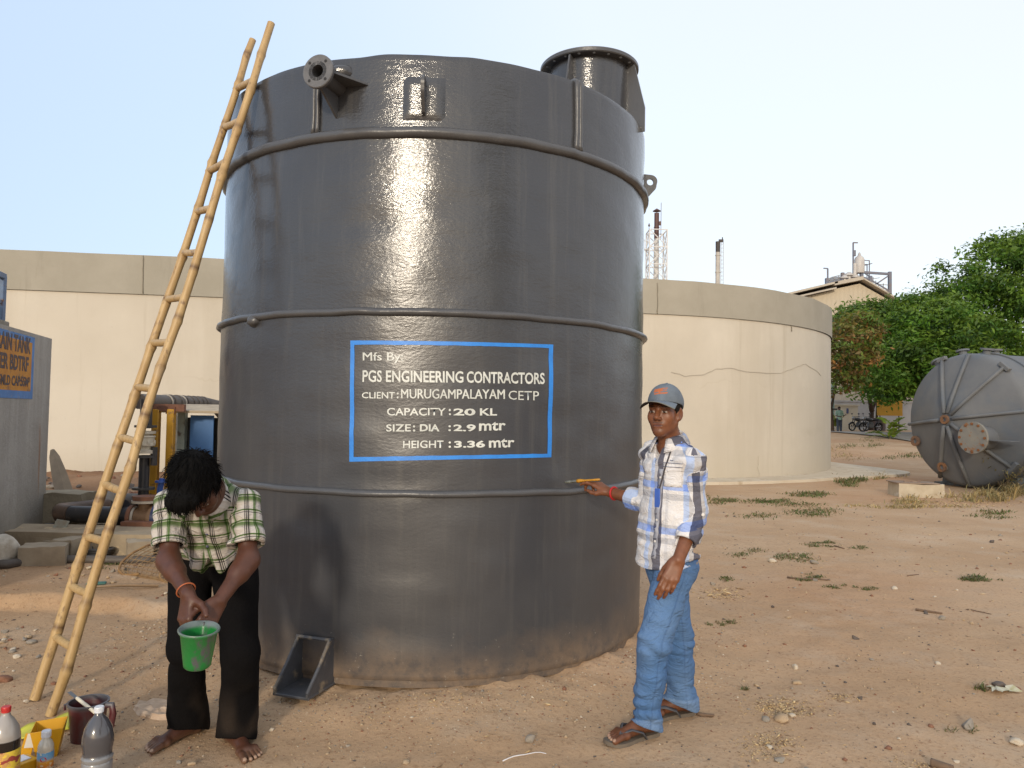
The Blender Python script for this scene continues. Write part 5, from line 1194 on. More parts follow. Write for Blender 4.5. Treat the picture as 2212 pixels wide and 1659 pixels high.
def head_tint(V, c, Rm, skin, S=1.0, mous=True, front=True):
    q = ((V-c) @ Rm)/S; x, y, z = q.T; ax_ = np.abs(x); T_ = np.tile(np.array(skin), (len(V), 1))
    T_ = T_*(1+.12*vn(V, 30, 3)+.10*vn(V, 90, 4))[:, None]
    hd = np.abs(q).max(1) < .16
    def dab(m, col, amt=1.0):
        m = np.clip(m, 0, 1)[:, None]*amt*hd[:, None]; return T_*(1-m)+np.array(col)*m
    ell = lambda cx, cy, rx, ry: 1-sst(.75, 1.1, np.sqrt(((ax_-cx)/rx)**2+((z-cy)/ry)**2))
    fr_ = (y > .045)
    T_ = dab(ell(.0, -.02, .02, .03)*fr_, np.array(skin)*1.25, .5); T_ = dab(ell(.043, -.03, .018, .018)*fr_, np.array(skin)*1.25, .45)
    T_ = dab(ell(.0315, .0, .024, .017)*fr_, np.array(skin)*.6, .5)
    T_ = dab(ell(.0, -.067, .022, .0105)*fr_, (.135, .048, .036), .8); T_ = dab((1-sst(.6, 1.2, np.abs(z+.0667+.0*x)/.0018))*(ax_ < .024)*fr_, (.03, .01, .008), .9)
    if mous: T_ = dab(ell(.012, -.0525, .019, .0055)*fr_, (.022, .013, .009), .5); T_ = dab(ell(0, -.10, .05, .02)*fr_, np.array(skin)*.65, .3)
    T_ = dab(ell(.033, .0235+.0, .020, .0042)*fr_, (.010, .007, .006), .92)
    ed = np.sqrt((ax_-.0315)**2+z**2+(y-.0715)**2); eye = (ed < .0136) & (np.abs(z+.001) < .0037) & (ax_ > .02) & (ax_ < .0435) & (y > .07); T_[eye] = (.38, .34, .30)
    gz = np.sign(x)*ax_; iris = eye & (np.sqrt((ax_-.0315)**2+z**2) < .0072); T_[iris] = (.010, .006, .005)
    lid = (np.abs(ax_-.0315) < .0135) & (np.abs(z-.0058) < .0016) & (y > .068) & hd; T_[lid] = (.012, .008, .006)
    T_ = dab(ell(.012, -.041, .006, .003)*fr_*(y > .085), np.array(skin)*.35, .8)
    return T_
def finish(name, V, Q, mat, parent, T_=None, extra=None):
    at = dict(extra or {})
    if T_ is not None: at['tint'] = ('COL', np.concatenate([np.clip(T_, 0, 1), np.ones((len(V), 1))], 1))
    return link_mesh(name, V, Q, mat, parent, 180, at)
def folds(P, d1, amp, f1, f2, seed):
    """creases running across direction d1"""
    d1 = unit(d1); q = P+.03*np.stack([vn(P, 7, seed+k) for k in range(3)], -1); s = q @ d1
    r = P-np.outer(P @ d1, d1)
    u = np.concatenate([r*f2, (s*f1)[:, None]*np.ones((1, 1))], 1)
    n_ = vn(r*f2+np.outer(s*f1, d1), 1.0, seed); return amp*(1-2*np.abs(n_))
def limbco(P, a, b, ref):
    """along and around a limb"""
    a, b = np.array(a, float), np.array(b, float); L = np.linalg.norm(b-a); d = (b-a)/L; x = unit(ref-d*np.dot(ref, d)); y = np.cross(d, x); q = P-a; s = q @ d
    return s, np.arctan2(q @ y, q @ x)
# cloth colours
def weave(name, ua, ub, warp, weft, mode='MULTIPLY', gain=1.0):
    t = NT(name); s = t.sep(t.attr('cloth', 'Vector')); wob = t.math('MULTIPLY', t.math('SUBTRACT', t.noise(14, 3, .5), .5), .006)
    u = t.math('FRACT', t.math('DIVIDE', t.math('ADD', s[0], wob), ua)); v = t.math('FRACT', t.math('DIVIDE', t.math('ADD', s[1], wob), ub))
    c = t.mix(1.0, t.ramp(u, warp[1], warp[0]), t.ramp(v, weft[1], weft[0]), mode)
    if gain != 1: c = t.mix(1.0, c, (gain, gain, gain), 'MULTIPLY')
    t.set(Base_Color=c, Roughness=.85); t.b.inputs['Specular IOR Level'].default_value = .2
    t.bump(t.noise(260, 2, .6), .12, .001, t.bump(t.math('ABSOLUTE', t.math('SUBTRACT', t.noise(15, 3, .55, t.map((1, 1, 1.5), rot=(.3, .4, .2)), 1.6), .5)), .75, .022, t.bump(t.noise(22, 5, .65), .4, .008))); return t.m
Wt = (.86, .85, .85)
PLA = weave('blue_grey_check_cotton', .20, .205,
    ('CONSTANT', [(0, Wt), (.36, (.52, .64, .90)), (.49, (.60, .60, .62)), (.60, (.16, .16, .20)), (.82, Wt), (.92, (.74, .74, .76))]),
    ('CONSTANT', [(0, Wt), (.40, (.62, .62, .64)), (.54, Wt), (.62, (.42, .54, .90)), (.77, (.66, .66, .68)), (.84, Wt)]), gain=.92)
gB = [(0, (.80, .77, .74)), (.10, (.80, .77, .74)), (.22, (.55, .53, .50)), (.27, (.12, .22, .075)), (.32, (.15, .26, .085)), (.33, (.72, .72, .66)), (.345, (.12, .21, .07)), (.37, (.12, .21, .07)), (.38, (.74, .72, .69)),
      (.52, (.78, .75, .72)), (.60, (.42, .40, .38)), (.605, (.02, .02, .02)), (.64, (.02, .02, .02)), (.645, (.55, .52, .5)), (.69, (.55, .52, .5)), (.695, (.02, .02, .02)), (.725, (.02, .02, .02)), (.73, (.66, .63, .6)), (.765, (.66, .63, .6)), (.77, (.02, .02, .02)), (.79, (.02, .02, .02)), (.80, (.76, .73, .70)), (1.0, (.80, .77, .74))]
gV = [(0, (.80, .77, .74)), (.12, (.78, .75, .72)), (.24, (.22, .30, .15)), (.36, (.15, .25, .085)), (.38, (.70, .70, .62)), (.42, (.12, .20, .06)), (.46, (.12, .20, .06)), (.48, (.76, .74, .70)), (.72, (.80, .77, .74)), (.725, (.05, .05, .05)), (.745, (.05, .05, .05)), (.75, (.78, .75, .72)), (.80, (.70, .70, .62)), (.81, (.12, .20, .06)), (.86, (.12, .20, .06)), (.87, (.78, .75, .72)), (1.0, (.80, .77, .74))]
PLB = weave('green_black_plaid_cotton', .098, .108, ('LINEAR', gB), ('LINEAR', gV), gain=.80)
t = NT('blue_denim'); sm_f = t.math('ABSOLUTE', t.attr('seam', 'Fac')); tn = t.mix(t.ramp(sm_f, [(.0, .0), (.0012, .75), (.0024, .75), (.0040, 0.)]), t.attr('tint'), (.30, .34, .42)); tn = t.mix(t.ramp(t.math('ABSOLUTE', t.math('SUBTRACT', t.attr('seam', 'Fac'), .009)), [(.0, .5), (.006, 0.)]), tn, (.03, .07, .17)); c = t.mix(t.ramp(t.noise(4, 5, .6), [(.35, 0.), (.7, .5)]), tn, (.15, .24, .39)); c = t.mix(.25, c, t.mix(t.noise(330, 2, .7), (0, 0, 0), (1, 1, 1)), 'OVERLAY'); t.set(Base_Color=c, Roughness=.88); t.b.inputs['Specular IOR Level'].default_value = .15
t.bump(t.noise(300, 2, .6), .2, .001, t.bump(t.math('ABSOLUTE', t.math('SUBTRACT', t.noise(9, 3, .55, t.map((1, 1, 1.9), rot=(.35, .25, 0)), 1.4), .5)), .8, .03, t.bump(t.noise(15, 5, .6), .4, .01))); DEN = t.m
BLKT = cmat('black_trouser_cloth', .9, .6, 16, .012, .08)

# ------------------------------------------------------------------ the man with the brush
fA = unit([-.77, -.64, 0]); lA = np.array([.64, -.77, 0]); UP = np.array([0, 0, 1.])
man = thing('person', (.78, 3.6, 0), 'man in grey cap, checked blue and white shirt and jeans, painting the tank', 'person')
SL, EL, WL_ = W(1499, 992, 3.50), W(1505, 1108, 3.55), W(1465, 1210, 3.43)
SR, ER, WR = W(1411, 978, 3.78), W(1401, 1086, 3.80), W(1316, 1063, 4.00)
pel = W(1446, 1200, 3.66); chest = W(1456, 1015, 3.64); nk = W(1451, 952, 3.65)
HL, HR = W(1462, 1225, 3.58), W(1440, 1225, 3.72); KL, KR = W(1413, 1385, 3.50), W(1462, 1385, 3.78)
fl0, fr0 = Gg(1390, 1592), Gg(1466, 1545); zfl, zfr = fl0[2]+.018, fr0[2]+.018
AL = np.array([fl0[0], fl0[1], zfl+.05]); AR = np.array([fr0[0], fr0[1], zfr+.05])
hc = W(1435, 890, 3.60); hf = unit([-.53, -.85, .02]); hr = unit(np.cross(hf, UP)); hu = np.cross(hr, hf); RA = np.stack([hr, hf, hu], 1)
SA = .965
def limbs(B, S_, E_, W_, r):
    B.cone(S_, E_, r[0], r[1], .03); B.cone(E_, W_+(W_-E_)*0, r[2], r[3], .03); m_ = E_+(W_-E_)*.3; B.cone(E_, m_, r[2], r[2]*1.06, .03)
def build_man():
    B = Body(); head(B, hc, RA, SA)
    B.cone(hc+RA @ np.array([0, -.022, -.06]), nk-[0, 0, .03], .053, .058, .03); B.cone(nk-[0, 0, .05], chest-[0, 0, .05], .055, .10, .04, fA, .7); B.cone(SR, SL, .048, .048, .05); B.cone(chest, pel, .125, .12, .05, fA, .62)
    limbs(B, SL, EL, WL_, (.046, .038, .040, .027)); limbs(B, SR, ER, WR, (.046, .038, .039, .026))
    for H, K, A in ((HL, KL, AL), (HR, KR, AR)): B.cone(H, K, .075, .05, .04); B.cone(K, A, .05, .034, .03)
    fdL = unit(np.array([-.86, -.5, 0])); fdR = unit(np.array([-.93, -.36, 0]))
    tl = foot(B, AL, fdL, zfl, 1); tr = foot(B, AR, fdR, zfr, -1)
    # hanging left hand: back of the hand towards the camera, fingers down
    kf = W(1446, 1254, 3.41)-WL_
    cu = [(.12, .30, .2), (.16, .36, .25), (.2, .42, .25), (.26, .45, .3)]
    hand(B, WL_, kf, np.array([-.12, -.99, .1]), -1 , cu, [(.35, .85, -.35), (.1, .95, -.3), (0, .9, -.4)], 1.04, .03)
    # right hand on the brush: fingers point to the left, back up, thumb nearest the camera below
    kf = W(1284, 1043, 4.06)-WR
    cu = [(.15, .45, .25), (.35, .9, .5), (.9, 1.2, .6), (1.1, 1.2, .6)]
    tips = hand(B, WR, kf, unit(np.array([.05, -.35, 1.0])), 1 if np.dot(np.cross(unit(np.array([.05, -.35, 1.0])), unit(kf)), [0, -1, 0]) > 0 else -1, cu, [(.5, .75, -.5), (.15, .95, -.25), (-.1, 1, -.1)], .98)
    allp = np.array([hc, SL, SR, EL, ER, WL_, WR, AL, AR]); lo = allp.min(0)-[.30, .25, .12]; hi = allp.max(0)+[.14, .15, .16]
    lo[2] = min(zfl, zfr)-.02
    def cov(P):
        t_, s1, s2 = shirtA_parts(P); w1 = sst(.03, .09, (cufL-P) @ unit(cufL-EL)); w2 = sst(.03, .09, (cufR-P) @ unit(cufR-ER))
        return B(P)+.022*np.maximum(np.maximum(sst(-.003, -.022, t_)*sst(-.02, -.10, (P-nk) @ UP), sst(-.003, -.022, s1)*w1), sst(-.003, -.022, s2)*w2)
    V, Q = surf(cov, lo, hi, .0038)
    skin = (.172, .064, .029)
    T_ = head_tint(V, hc, RA, skin, SA)
    low = sst(.25, .12, V[:, 2])[:, None]; T_ = T_*(1-low*.25)
    for q in list(tl)+list(tr):
        m_ = np.linalg.norm(V-q, axis=1) < .0085; T_[m_] = (.36, .22, .15)
    body = finish('body', V, Q, SKIN, man, T_); return tips, fdL, fdR
def P_(x, y, z): return hc+RA @ np.array([x, y, z])
# hair below the cap
def hairA(P):
    q = (P-hc) @ RA; d = d_ell(P, hc+RA @ np.array([0, -.017, .034]), (.077, .096, .085), RA)+.0022*vn(P, 130, 3); lim = np.where(q[:, 1] > .035, .035, np.where(np.abs(q[:, 0]) > .05, np.where(q[:, 1] > .012, .004, -.006), -.045)); ed = .006*vn(P, 60, 9)
    d = np.maximum(d, lim-q[:, 2]+ed); d = np.maximum(d, q[:, 2]-.055); sb = np.where((q[:, 1] > .034), .1, -.1); return np.maximum(d, sb)
V, Q = surf(hairA, hc-.14, hc+.14, .003); finish('hair', V, Q, HAIRM, man, np.tile((.012, .010, .009), (len(V), 1)))
# cap: crown, button and curved peak
tilt = .10
Rc = RA @ np.array([[1, 0, 0], [0, math.cos(tilt), -math.sin(tilt)], [0, math.sin(tilt), math.cos(tilt)]])
cc_ = hc+RA @ np.array([0, -.018, .040])
def capA(P):
    q = (P-cc_) @ Rc; d = d_ell(P, cc_+Rc @ np.array([0, 0, .004]), (.083, .102, .094), Rc)+.0012*vn(P, 25, 5); a = np.arctan2(q[:, 0], q[:, 1]); seam = np.abs(np.sin(a*3)); d = d+.0012*np.exp(-(seam/.06)**2)
    rim_ = .004*np.cos(a)-.004; d = smax(d, rim_-.002-q[:, 2]+np.where(q[:, 1] < 0, -q[:, 1]*-.22, 0), .004); inn = d_ell(P, cc_+Rc @ np.array([0, 0, .002]), (.078, .097, .089), Rc); return np.maximum(d, -inn)
V, Q = surf(capA, cc_-.15, cc_+.15, .003); q = (V-cc_) @ Rc
T_ = np.tile((.135, .160, .190), (len(V), 1)); T_ = T_*(1+.1*vn(V, 40, 3))[:, None]
fx, fz = -q[:, 0], q[:, 2]; fr_ = q[:, 1] > .03; org_ = np.array((.42, .13, .055))
m_ = fr_ & (np.abs(fz-.054-.2*(fx-.0)) < .0085+.0*fx) & (fx > -.030) & (fx < .030) & (vn(V, 90, 2) > -.55); m_ |= fr_ & (np.abs(fz-.036-.12*fx) < .0035) & (fx > -.026) & (fx < .036); m_ |= fr_ & (np.abs(fz-.044+.5*(fx-.0)) < .004) & (fx > -.028) & (fx < .006)
T_[m_] = org_
CAPM = cmat('washed_grey_blue_cotton', .85, .25, 200, .002, .2); cap = finish('cap', V, Q, CAPM, man, T_)
mb = MB(); n1_, n2_ = 25, 9; Vp = []
for sgn in (0, 1):
    for i in range(n1_):
        a = (i/(n1_-1)-.5)*2*1.12
        for j in range(n2_):
            s = j/(n2_-1); rx, ry = .0815, .100; x0 = rx*math.sin(a); y0 = ry*math.cos(a); ext = .088*math.cos(a*.74)**.8*s
            x_ = x0*(1+.16*s); y_ = y0+ext; z_q = .001-.016*s*math.cos(a*.9)-(.085*(abs(x_)/.092)**2.2)*.44*(.30+.70*s)
            Vp.append(cc_+Rc @ np.array([x_, y_, z_q-.003*sgn]))
N_ = n1_*n2_; Fp = []
for i in range(n1_-1):
    for j in range(n2_-1):
        a = i*n2_+j; Fp += [(a, a+1, a+n2_+1, a+n2_), (N_+a, N_+a+n2_, N_+a+n2_+1, N_+a+1)]
for i in range(n1_-1): a = i*n2_+n2_-1; Fp.append((a, N_+a, N_+a+n2_, a+n2_))
for j in range(n2_-1): Fp += [(j, N_+j, N_+j+1, j+1), (N_-n2_+j, N_-n2_+j+1, 2*N_-n2_+j+1, 2*N_-n2_+j)]
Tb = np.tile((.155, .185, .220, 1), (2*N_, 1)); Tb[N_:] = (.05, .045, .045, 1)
for i in range(n1_): Tb[i*n2_+n2_-1] = (.19, .18, .14, 1)
link_mesh('peak', np.array(Vp), Fp, CAPM, cap, 50, {'tint': ('COL', Tb)})
mb = MB(); mb.add(IV*np.array([.007, .007, .004])+cc_+Rc @ np.array([0, 0, .098]), IF); V = np.concatenate(mb.v); link_mesh('button', V, mb.f, CAPM, cap, 180, {'tint': ('COL', np.tile((.13, .15, .18, 1), (len(V), 1)))})
# shirt
hemA = W(1444, 1212, 3.64); cufL = EL+(WL_-EL)*.62; cufR = ER+(WR-ER)*.47
def shirtA_parts(P):
    c_ = (P-chest) @ UP
    tor = d_cone(P, hemA-[0, 0, .06]+fA*.012, chest+[0, 0, -.02], .174, .164, fA, .74)
    tor = smin(tor, d_cone(P, SR-[0, 0, .012], SL-[0, 0, .012], .066, .066), .07); tor = smin(tor, d_cone(P, nk-[0, 0, .03], chest, .07, .13, fA, .75), .05)
    sl1 = smin(d_cone(P, SL, EL, .063, .054), d_cone(P, EL, cufL, .054, .054), .03); sl2 = smin(d_cone(P, SR, ER, .070, .060), d_cone(P, ER, cufR, .062, .056), .03)
    return tor, sl1, sl2
def fold_s(P): return .7*folds(P, [0.2, 0, 1], .0085, 17, 6, 3)+folds(P, [.5, .2, .8], .0060, 24, 9, 8)+folds(P, [-.6, .1, .7], .0040, 34, 12, 28)+.003*vn(P, 24, 5)
def shirtA(P):
    tor, s1, s2 = shirtA_parts(P); f = fold_s(P)
    hz_ = hemA[2]+.020*np.cos(((P-hemA) @ fA)*18)-.012; tor = tor+f; tor = smax(tor, hz_-P[:, 2], .004); tor = np.maximum(tor, -np.maximum(np.maximum(d_cone(P, hemA-[0, 0, .1], chest, .164, .155, fA, .74), P[:, 2]-hemA[2]-.10), -1))
    dL = unit(cufL-EL); dR = unit(cufR-ER); s1 = s1+f; s2 = s2+f
    s1 = smin(s1, np.maximum(d_cone(P, cufL-dL*.055, cufL-dL*.0, .061, .060)+f*.7, np.abs((P-cufL+dL*.03) @ dL)-.031), .004); s2 = smin(s2, np.maximum(d_cone(P, cufR-dR*.06, cufR, .064, .064)+f*.7, np.abs((P-cufR+dR*.035) @ dR)-.036), .004)
    s1 = np.maximum(s1, (P-cufL) @ dL); s2 = np.maximum(s2, (P-cufR) @ dR); s1 = np.maximum(s1, -np.maximum(d_cone(P, EL, cufL+dL*.05, .040, .042), ((cufL-P) @ dL)-.05)); s2 = np.maximum(s2, -np.maximum(d_cone(P, ER, cufR+dR*.05, .044, .046), ((cufR-P) @ dR)-.05))
    d = smin(smin(tor, s1, .012), s2, .012)
    vn_ = np.maximum(d_cone(P, nk+[0, 0, .02]+fA*.02, nk-[0, 0, .02]+fA*.03, .066, .056), -1); d = np.maximum(d, -vn_)
    vq = P-(nk+fA*.10); vee = np.maximum(np.abs(vq @ lA+.012)-.034*np.clip((vq[:, 2]+.115)/.115, 0, 1.6), -(vq @ fA)-.09); vee = np.maximum(vee, -.115-vq[:, 2]); return smax(d, -vee, .003)
allp = np.array([SL, SR, EL, ER, cufL, cufR, hemA, nk]); V, Q = surf(shirtA, allp.min(0)-[.24, .22, .12], allp.max(0)+[.24, .22, .12], .0042)
tor, s1, s2 = shirtA_parts(V); q = V-chest; up_t = unit(chest-hemA)
cl = np.stack([np.arctan2(q @ lA, q @ fA)*.15+.128, q @ up_t+.01, 0*tor], 1)
for s_, (a, b, off) in ((s1, (SL, EL, -.006)), (s2, (SR, ER, .12))):
    m_ = (s_ < tor-.002); al, an = limbco(V, a, b, -fA if off < .1 else UP); far_ = m_ & (((V-b) @ unit(b-a)) > 0)
    cl[m_] = np.stack([an*.062+off, -al+.02, 0*al], 1)[m_]
shirt = finish('shirt', V, Q, PLA, man, None, {'cloth': ('VEC', cl)})
# collar, placket, pocket, buttons, cord
def onsurf(fn, o, d, t0=.3):
    """first point of the surface seen from o + d*t0 towards o"""
    ts = np.linspace(t0, 0, 160); P = o+np.outer(ts, d); v = fn(P); k = np.argmax(v < 0); return P[max(k, 1)]
Vc = []; Fc = []; clc = []
mC = 20
for sgn in (1, -1):
    b0 = len(Vc)
    for i in range(mC):
        s = i/(mC-1); a = s*2.75*sgn+math.pi*0; ang = math.pi-a   # from nape round to the front
        dirn = fA*math.cos(ang)+lA*math.sin(ang)*1.0
        for j, (rr, zz2) in enumerate(((.058, .022), (.064, .040), (.074, .030), (.088+.016*s, -.006-.024*s**2))):
            p = nk+dirn*rr*np.array([1, 1, 1])+UP*(zz2-.026*s*(s > .0)+.012*(1-s))+fA*(.012); Vc.append(p); clc.append((s*.16+j*.013, zz2*1.2+.03*j, 0))
    for i in range(mC-1):
        for j in range(3): q_ = b0+i*4+j; Fc.append((q_, q_+1, q_+5, q_+4) if sgn > 0 else (q_, q_+4, q_+5, q_+1))
nV = len(Vc); Vc = np.array(Vc); nrm_ = np.zeros_like(Vc)
col_ = link_mesh('collar', Vc, Fc, PLA, shirt, 180, {'cloth': ('VEC', np.array(clc))}); md = col_.modifiers.new('thick', 'SOLIDIFY'); md.thickness = .004; md.offset = 0
def strip(fn, pts, w, side, th_, name, mat, parent, off=.002):
    """a flat ribbon lying on the cloth; pts on the surface"""
    V = []; F = []; n = len(pts)
    for p in pts: V += [p-side*w/2, p+side*w/2]
    F = [(2*i, 2*i+1, 2*i+3, 2*i+2) for i in range(n-1)]
    o = link_mesh(name, np.array(V), F, mat, parent, 180); m_ = o.modifiers.new('t', 'SOLIDIFY'); m_.thickness = th_; m_.offset = 0; return o
PLK = pmat('grey_stitched_placket', (.22, .23, .28), (.36, .37, .42), 20, .85, .3, 120, .002)
dP = unit(fA*.985+lA*.12); pp = [onsurf(shirtA, np.array([hemA[0], hemA[1], z])+(chest-hemA)*((z-hemA[2])/(chest-hemA)[2])*[1, 1, 0], dP) for z in np.linspace(nk[2]-.13, hemA[2]+.03, 22)]
strip(None, [p+dP*.0005 for p in pp], .026, lA, .003, 'placket', PLK, shirt)
btn = pmat('white_button', (.75, .73, .70), rough=.3)
mb = MB()
for k in (2, 7, 12, 17): mb.lathe([(.0055, 0), (.0055, .002), (.001, .003)], 10, pp[k]+dP*.005, basis(dP))
al_, _ = 0, 0
pb2 = onsurf(shirtA, SL+(EL-SL)*1.0, unit(np.array([.25, -1, 0]))); mb.lathe([(.0075, 0), (.0075, .003), (.001, .004)], 12, pb2+np.array([.0, -.004, 0]), basis([.25, -1, 0])); mb.bsplit('button', btn, shirt)
CORD = pmat('dark_cord', (.06, .05, .055), rough=.8)
dQ = unit(fA*.90+lA*.35); c1 = [onsurf(shirtA, np.array([hemA[0], hemA[1], z])+(chest-hemA)*((z-hemA[2])/(chest-hemA)[2])*[1, 1, 0], unit(fA*(.9)+lA*a)) for z, a in zip(np.linspace(nk[2]-.02, chest[2]-.10, 14), np.linspace(.52, .06, 14))]
mb = MB(); mb.tube([p+fA*.004 for p in c1], .004, 6); mb.build('neck_cord', CORD, man, 180)
mb = MB(); pt = onsurf(shirtA, chest+[0, 0, -.13], unit(fA*.99+lA*.03)); mb.box(pt+fA*.006, (.03, .008, .095), basis(UP, fA), .002); mb.build('lanyard_tag', pmat('blue_tag', (.05, .13, .50)), man)
pc_ = onsurf(shirtA, chest+[0, 0, -.02], unit(fA*.80+lA*.58)); nP = unit(fA*.80+lA*.58); tP = unit(np.cross(UP, nP))
Vk = []; kk = 7
for i in range(kk):
    for j in range(kk):
        o_ = chest+tP*(i/(kk-1)-.5)*.088+UP*(-.015-(j/(kk-1)-.5)*.11); p = onsurf(shirtA, o_-nP*.02, nP); Vk.append(p+nP*.0035)
pk = link_mesh('pocket', np.array(Vk), [(i*kk+j, i*kk+j+1, (i+1)*kk+j+1, (i+1)*kk+j) for i in range(kk-1) for j in range(kk-1)], PLA, shirt, 180, {'cloth': ('VEC', np.array([(.0+(i//kk)*.012, .0+(i % kk)*.004, 0) for i in range(kk*kk)]))}); md = pk.modifiers.new('t', 'SOLIDIFY'); md.thickness = .004
mb = MB()
for j in (0, 1): mb.tube([Vk[i*kk+j]+nP*.003 for i in range(kk)], .0013, 5)
mb.tube([Vk[2*kk]+nP*.004+UP*.012+tP*k*.004+UP*.002*math.sin(k*2) for k in range(10)], .0016, 5)
mb.build('pocket_stitching', pmat('navy_thread', (.05, .07, .16)), shirt, 180)
tipsA, fdL, fdR = build_man()
# jeans
def jeanA_parts(P):
    a = smin(d_cone(P, HL+[0, 0, .02], KL, .098, .080), d_cone(P, KL, AL-[0, 0, .06]-fdL*.012, .077, .074, unit(np.array([.45, -.9, 0])), .92), .03)
    b = smin(d_cone(P, HR+[0, 0, .02], KR, .098, .082), d_cone(P, KR, AR+[.02, 0, -.06], .079, .082, unit(np.array([.45, -.9, 0])), .92), .03)
    h = smin(d_cone(P, pel+[0, 0, .0]-fA*.01, pel-[0, 0, .05]-fA*.02, .124, .134, fA, .74), d_ell(P, pel-fA*.075-[0, 0, .06], (.085, .085, .095)), .05); return a, b, h
def jeansA(P):
    a, b, h = jeanA_parts(P); kn = np.exp(-((P[:, 2]-KL[2])/.12)**2); an = np.exp(-((P[:, 2]-.13)/.10)**2); f = folds(P, [.25, .1, 1], .0065, 22, 6, 4)*(.35+1.1*kn+1.7*an)+folds(P, [.6, .1, .7], .005, 14, 6, 14)+.0025*vn(P, 20, 6)
    d = smin(smin(a, b, .02), h, .05)+f; d = d+.03*sst(.004, -.02, shirtA_parts(P)[0])*sst(.0, .04, P[:, 2]-hemA[2]+.01)
    zz_ = np.where(P[:, 0]-AL[0] < .5*(AR[0]-AL[0]), zfl, zfr); d = d-.006*sst(.085, .078, P[:, 2]-zz_)
    zb = np.where(np.hypot(P[:, 0]-AL[0], P[:, 1]-AL[1]) < np.hypot(P[:, 0]-AR[0], P[:, 1]-AR[1]), zfl, zfr); near_ = np.hypot(P[:, 0]-AL[0], P[:, 1]-AL[1]) < np.hypot(P[:, 0]-AR[0], P[:, 1]-AR[1]); fw_ = np.where(near_, (P-AL) @ fdL, (P-AR) @ fdR); cut = zb+.036+.42*np.clip(fw_, -.05, .09)+.004*vn(P, 16, 2)
    d = np.maximum(d, cut-P[:, 2]); d = np.maximum(d, P[:, 2]-pel[2]-.10); hol = np.minimum(d_cone(P, AL+[0, 0, .06], AL-[0, 0, .1], .058, .066), d_cone(P, AR+[.02, 0, .03], AR+[.02, 0, -.1], .060, .070)); return np.maximum(d, -hol)
allp = np.array([pel, HL, HR, KL, KR, AL, AR]); V, Q = surf(jeansA, allp.min(0)-[.22, .2, .1], allp.max(0)+[.22, .2, .12], .0045)
a, b, h = jeanA_parts(V); seam = np.full(len(V), .1); T_ = np.tile((.062, .135, .285), (len(V), 1)); T_ = T_*(1+.16*vn(V, 9, 3)+.12*vn(V, 3, 7))[:, None]
th_ = np.exp(-((V[:, 2]-.62)/.16)**2)*sst(.0, .6, vn(V, 2.0, 31)+.35); T_ = T_*(1-.4*th_[:, None])+np.array((.13, .22, .37))*.4*th_[:, None]
for (S_, K_, A_, zz_), m_ in (((HL, KL, AL, zfl), (a <= b)), ((HR, KR, AR, zfr), (b < a))):
    s1_, an1 = limbco(V, S_, K_, np.array([.35, -.94, 0])); s2_, an2 = limbco(V, K_, A_, np.array([.35, -.94, 0])); an = np.where(V[:, 2] > K_[2], an1, an2)*.085
    seam[m_] = an[m_]
    m2 = m_ & (V[:, 2] < zz_+.085+.01*vn(V, 12, 3)); T_[m2] = T_[m2]*.5+np.array((.17, .24, .36))*.5
q = V-(pel-[0, 0, .075]); pk_ = (q @ fA < -.02) & (q @ lA > .02)
su, sv_ = (q @ unit(-fA*.8+lA*.6)), q[:, 2]; ol = pk_ & (np.abs(np.maximum(np.abs(su-.085)-.055, np.abs(sv_+.01)-.065)) < .0024); T_[ol] = (.30, .22, .13)
finish('jeans', V, Q, DEN, man, T_, {'seam': ('F', seam)})
# wrist thread, ring, flip-flops
dR = unit(WR-ER); pw = WR-dR*.035; mb = MB(); Bq = basis(dR)
mb.tube([pw+Bq @ np.array([.0315*math.cos(a), .0315*math.sin(a), .006*math.sin(a)]) for a in np.linspace(0, 2*math.pi, 24, endpoint=False)], .0055, 7, closed=True); mb.build('wrist_thread', pmat('red_thread', (.45, .012, .015)), man, 180)
SOLE = pmat('worn_rubber_sole', (.15, .12, .09), (.11, .09, .07), 12, .85, .3); STR = pmat('dark_sandal_strap', (.055, .055, .065), (.08, .08, .09), 16, .6, .2)
for A_, fd, zg in ((AL, fdL, fl0[2]), (AR, fdR, fr0[2])):
    n_ = np.array([-fd[1], fd[0], 0]); o_ = np.array([A_[0], A_[1], 0]); out_ = [(-.085, .0), (-.075, .028), (-.03, .036), (.05, .036), (.12, .050), (.18, .050), (.215, .030), (.225, .0), (.21, -.03), (.17, -.046), (.11, -.044), (.04, -.032), (-.03, -.034), (-.075, -.026)]
    # smooth outline
    ou = np.array(out_); m = len(ou); sm_ = []
    for i in range(m):
        p0_, p1_, p2_, p3_ = ou[i-1], ou[i], ou[(i+1) % m], ou[(i+2) % m]
        for t_ in (0, .33, .66): sm_.append(.5*((2*p1_)+(-p0_+p2_)*t_+(2*p0_-5*p1_+4*p2_-p3_)*t_**2+(-p0_+3*p1_-3*p2_+p3_)*t_**3))
    Vs = []; 
    for zz2 in (0.0, .018): Vs += [o_+fd*p[0]+n_*p[1]+UP*(zg+zz2+.012*max(0, (p[0]-.15)/.07)**2) for p in sm_]
    k_ = len(sm_); sole = link_mesh('sandal', np.array(Vs), [tuple(range(k_-1, -1, -1)), tuple(range(k_, 2*k_))]+[(i, (i+1) % k_, k_+(i+1) % k_, k_+i) for i in range(k_)], SOLE, man, 50)
    sg_ = 1 if fd is fdL else -1; tw = o_+fd*.155+n_*.020*sg_+UP*(zg+.05); mb = MB()
    for s_ in (1, -1): mb.tube([tw-UP*.03, tw, o_+fd*.10+n_*.036*s_+UP*(zg+.064), o_+fd*.045+n_*.047*s_+UP*(zg+.045), o_+fd*.02+n_*.043*s_+UP*(zg+.012)], [.004, .008, .012, .012, .010], 8, flat=.45)
    mb.build('strap', STR, sole, 180)
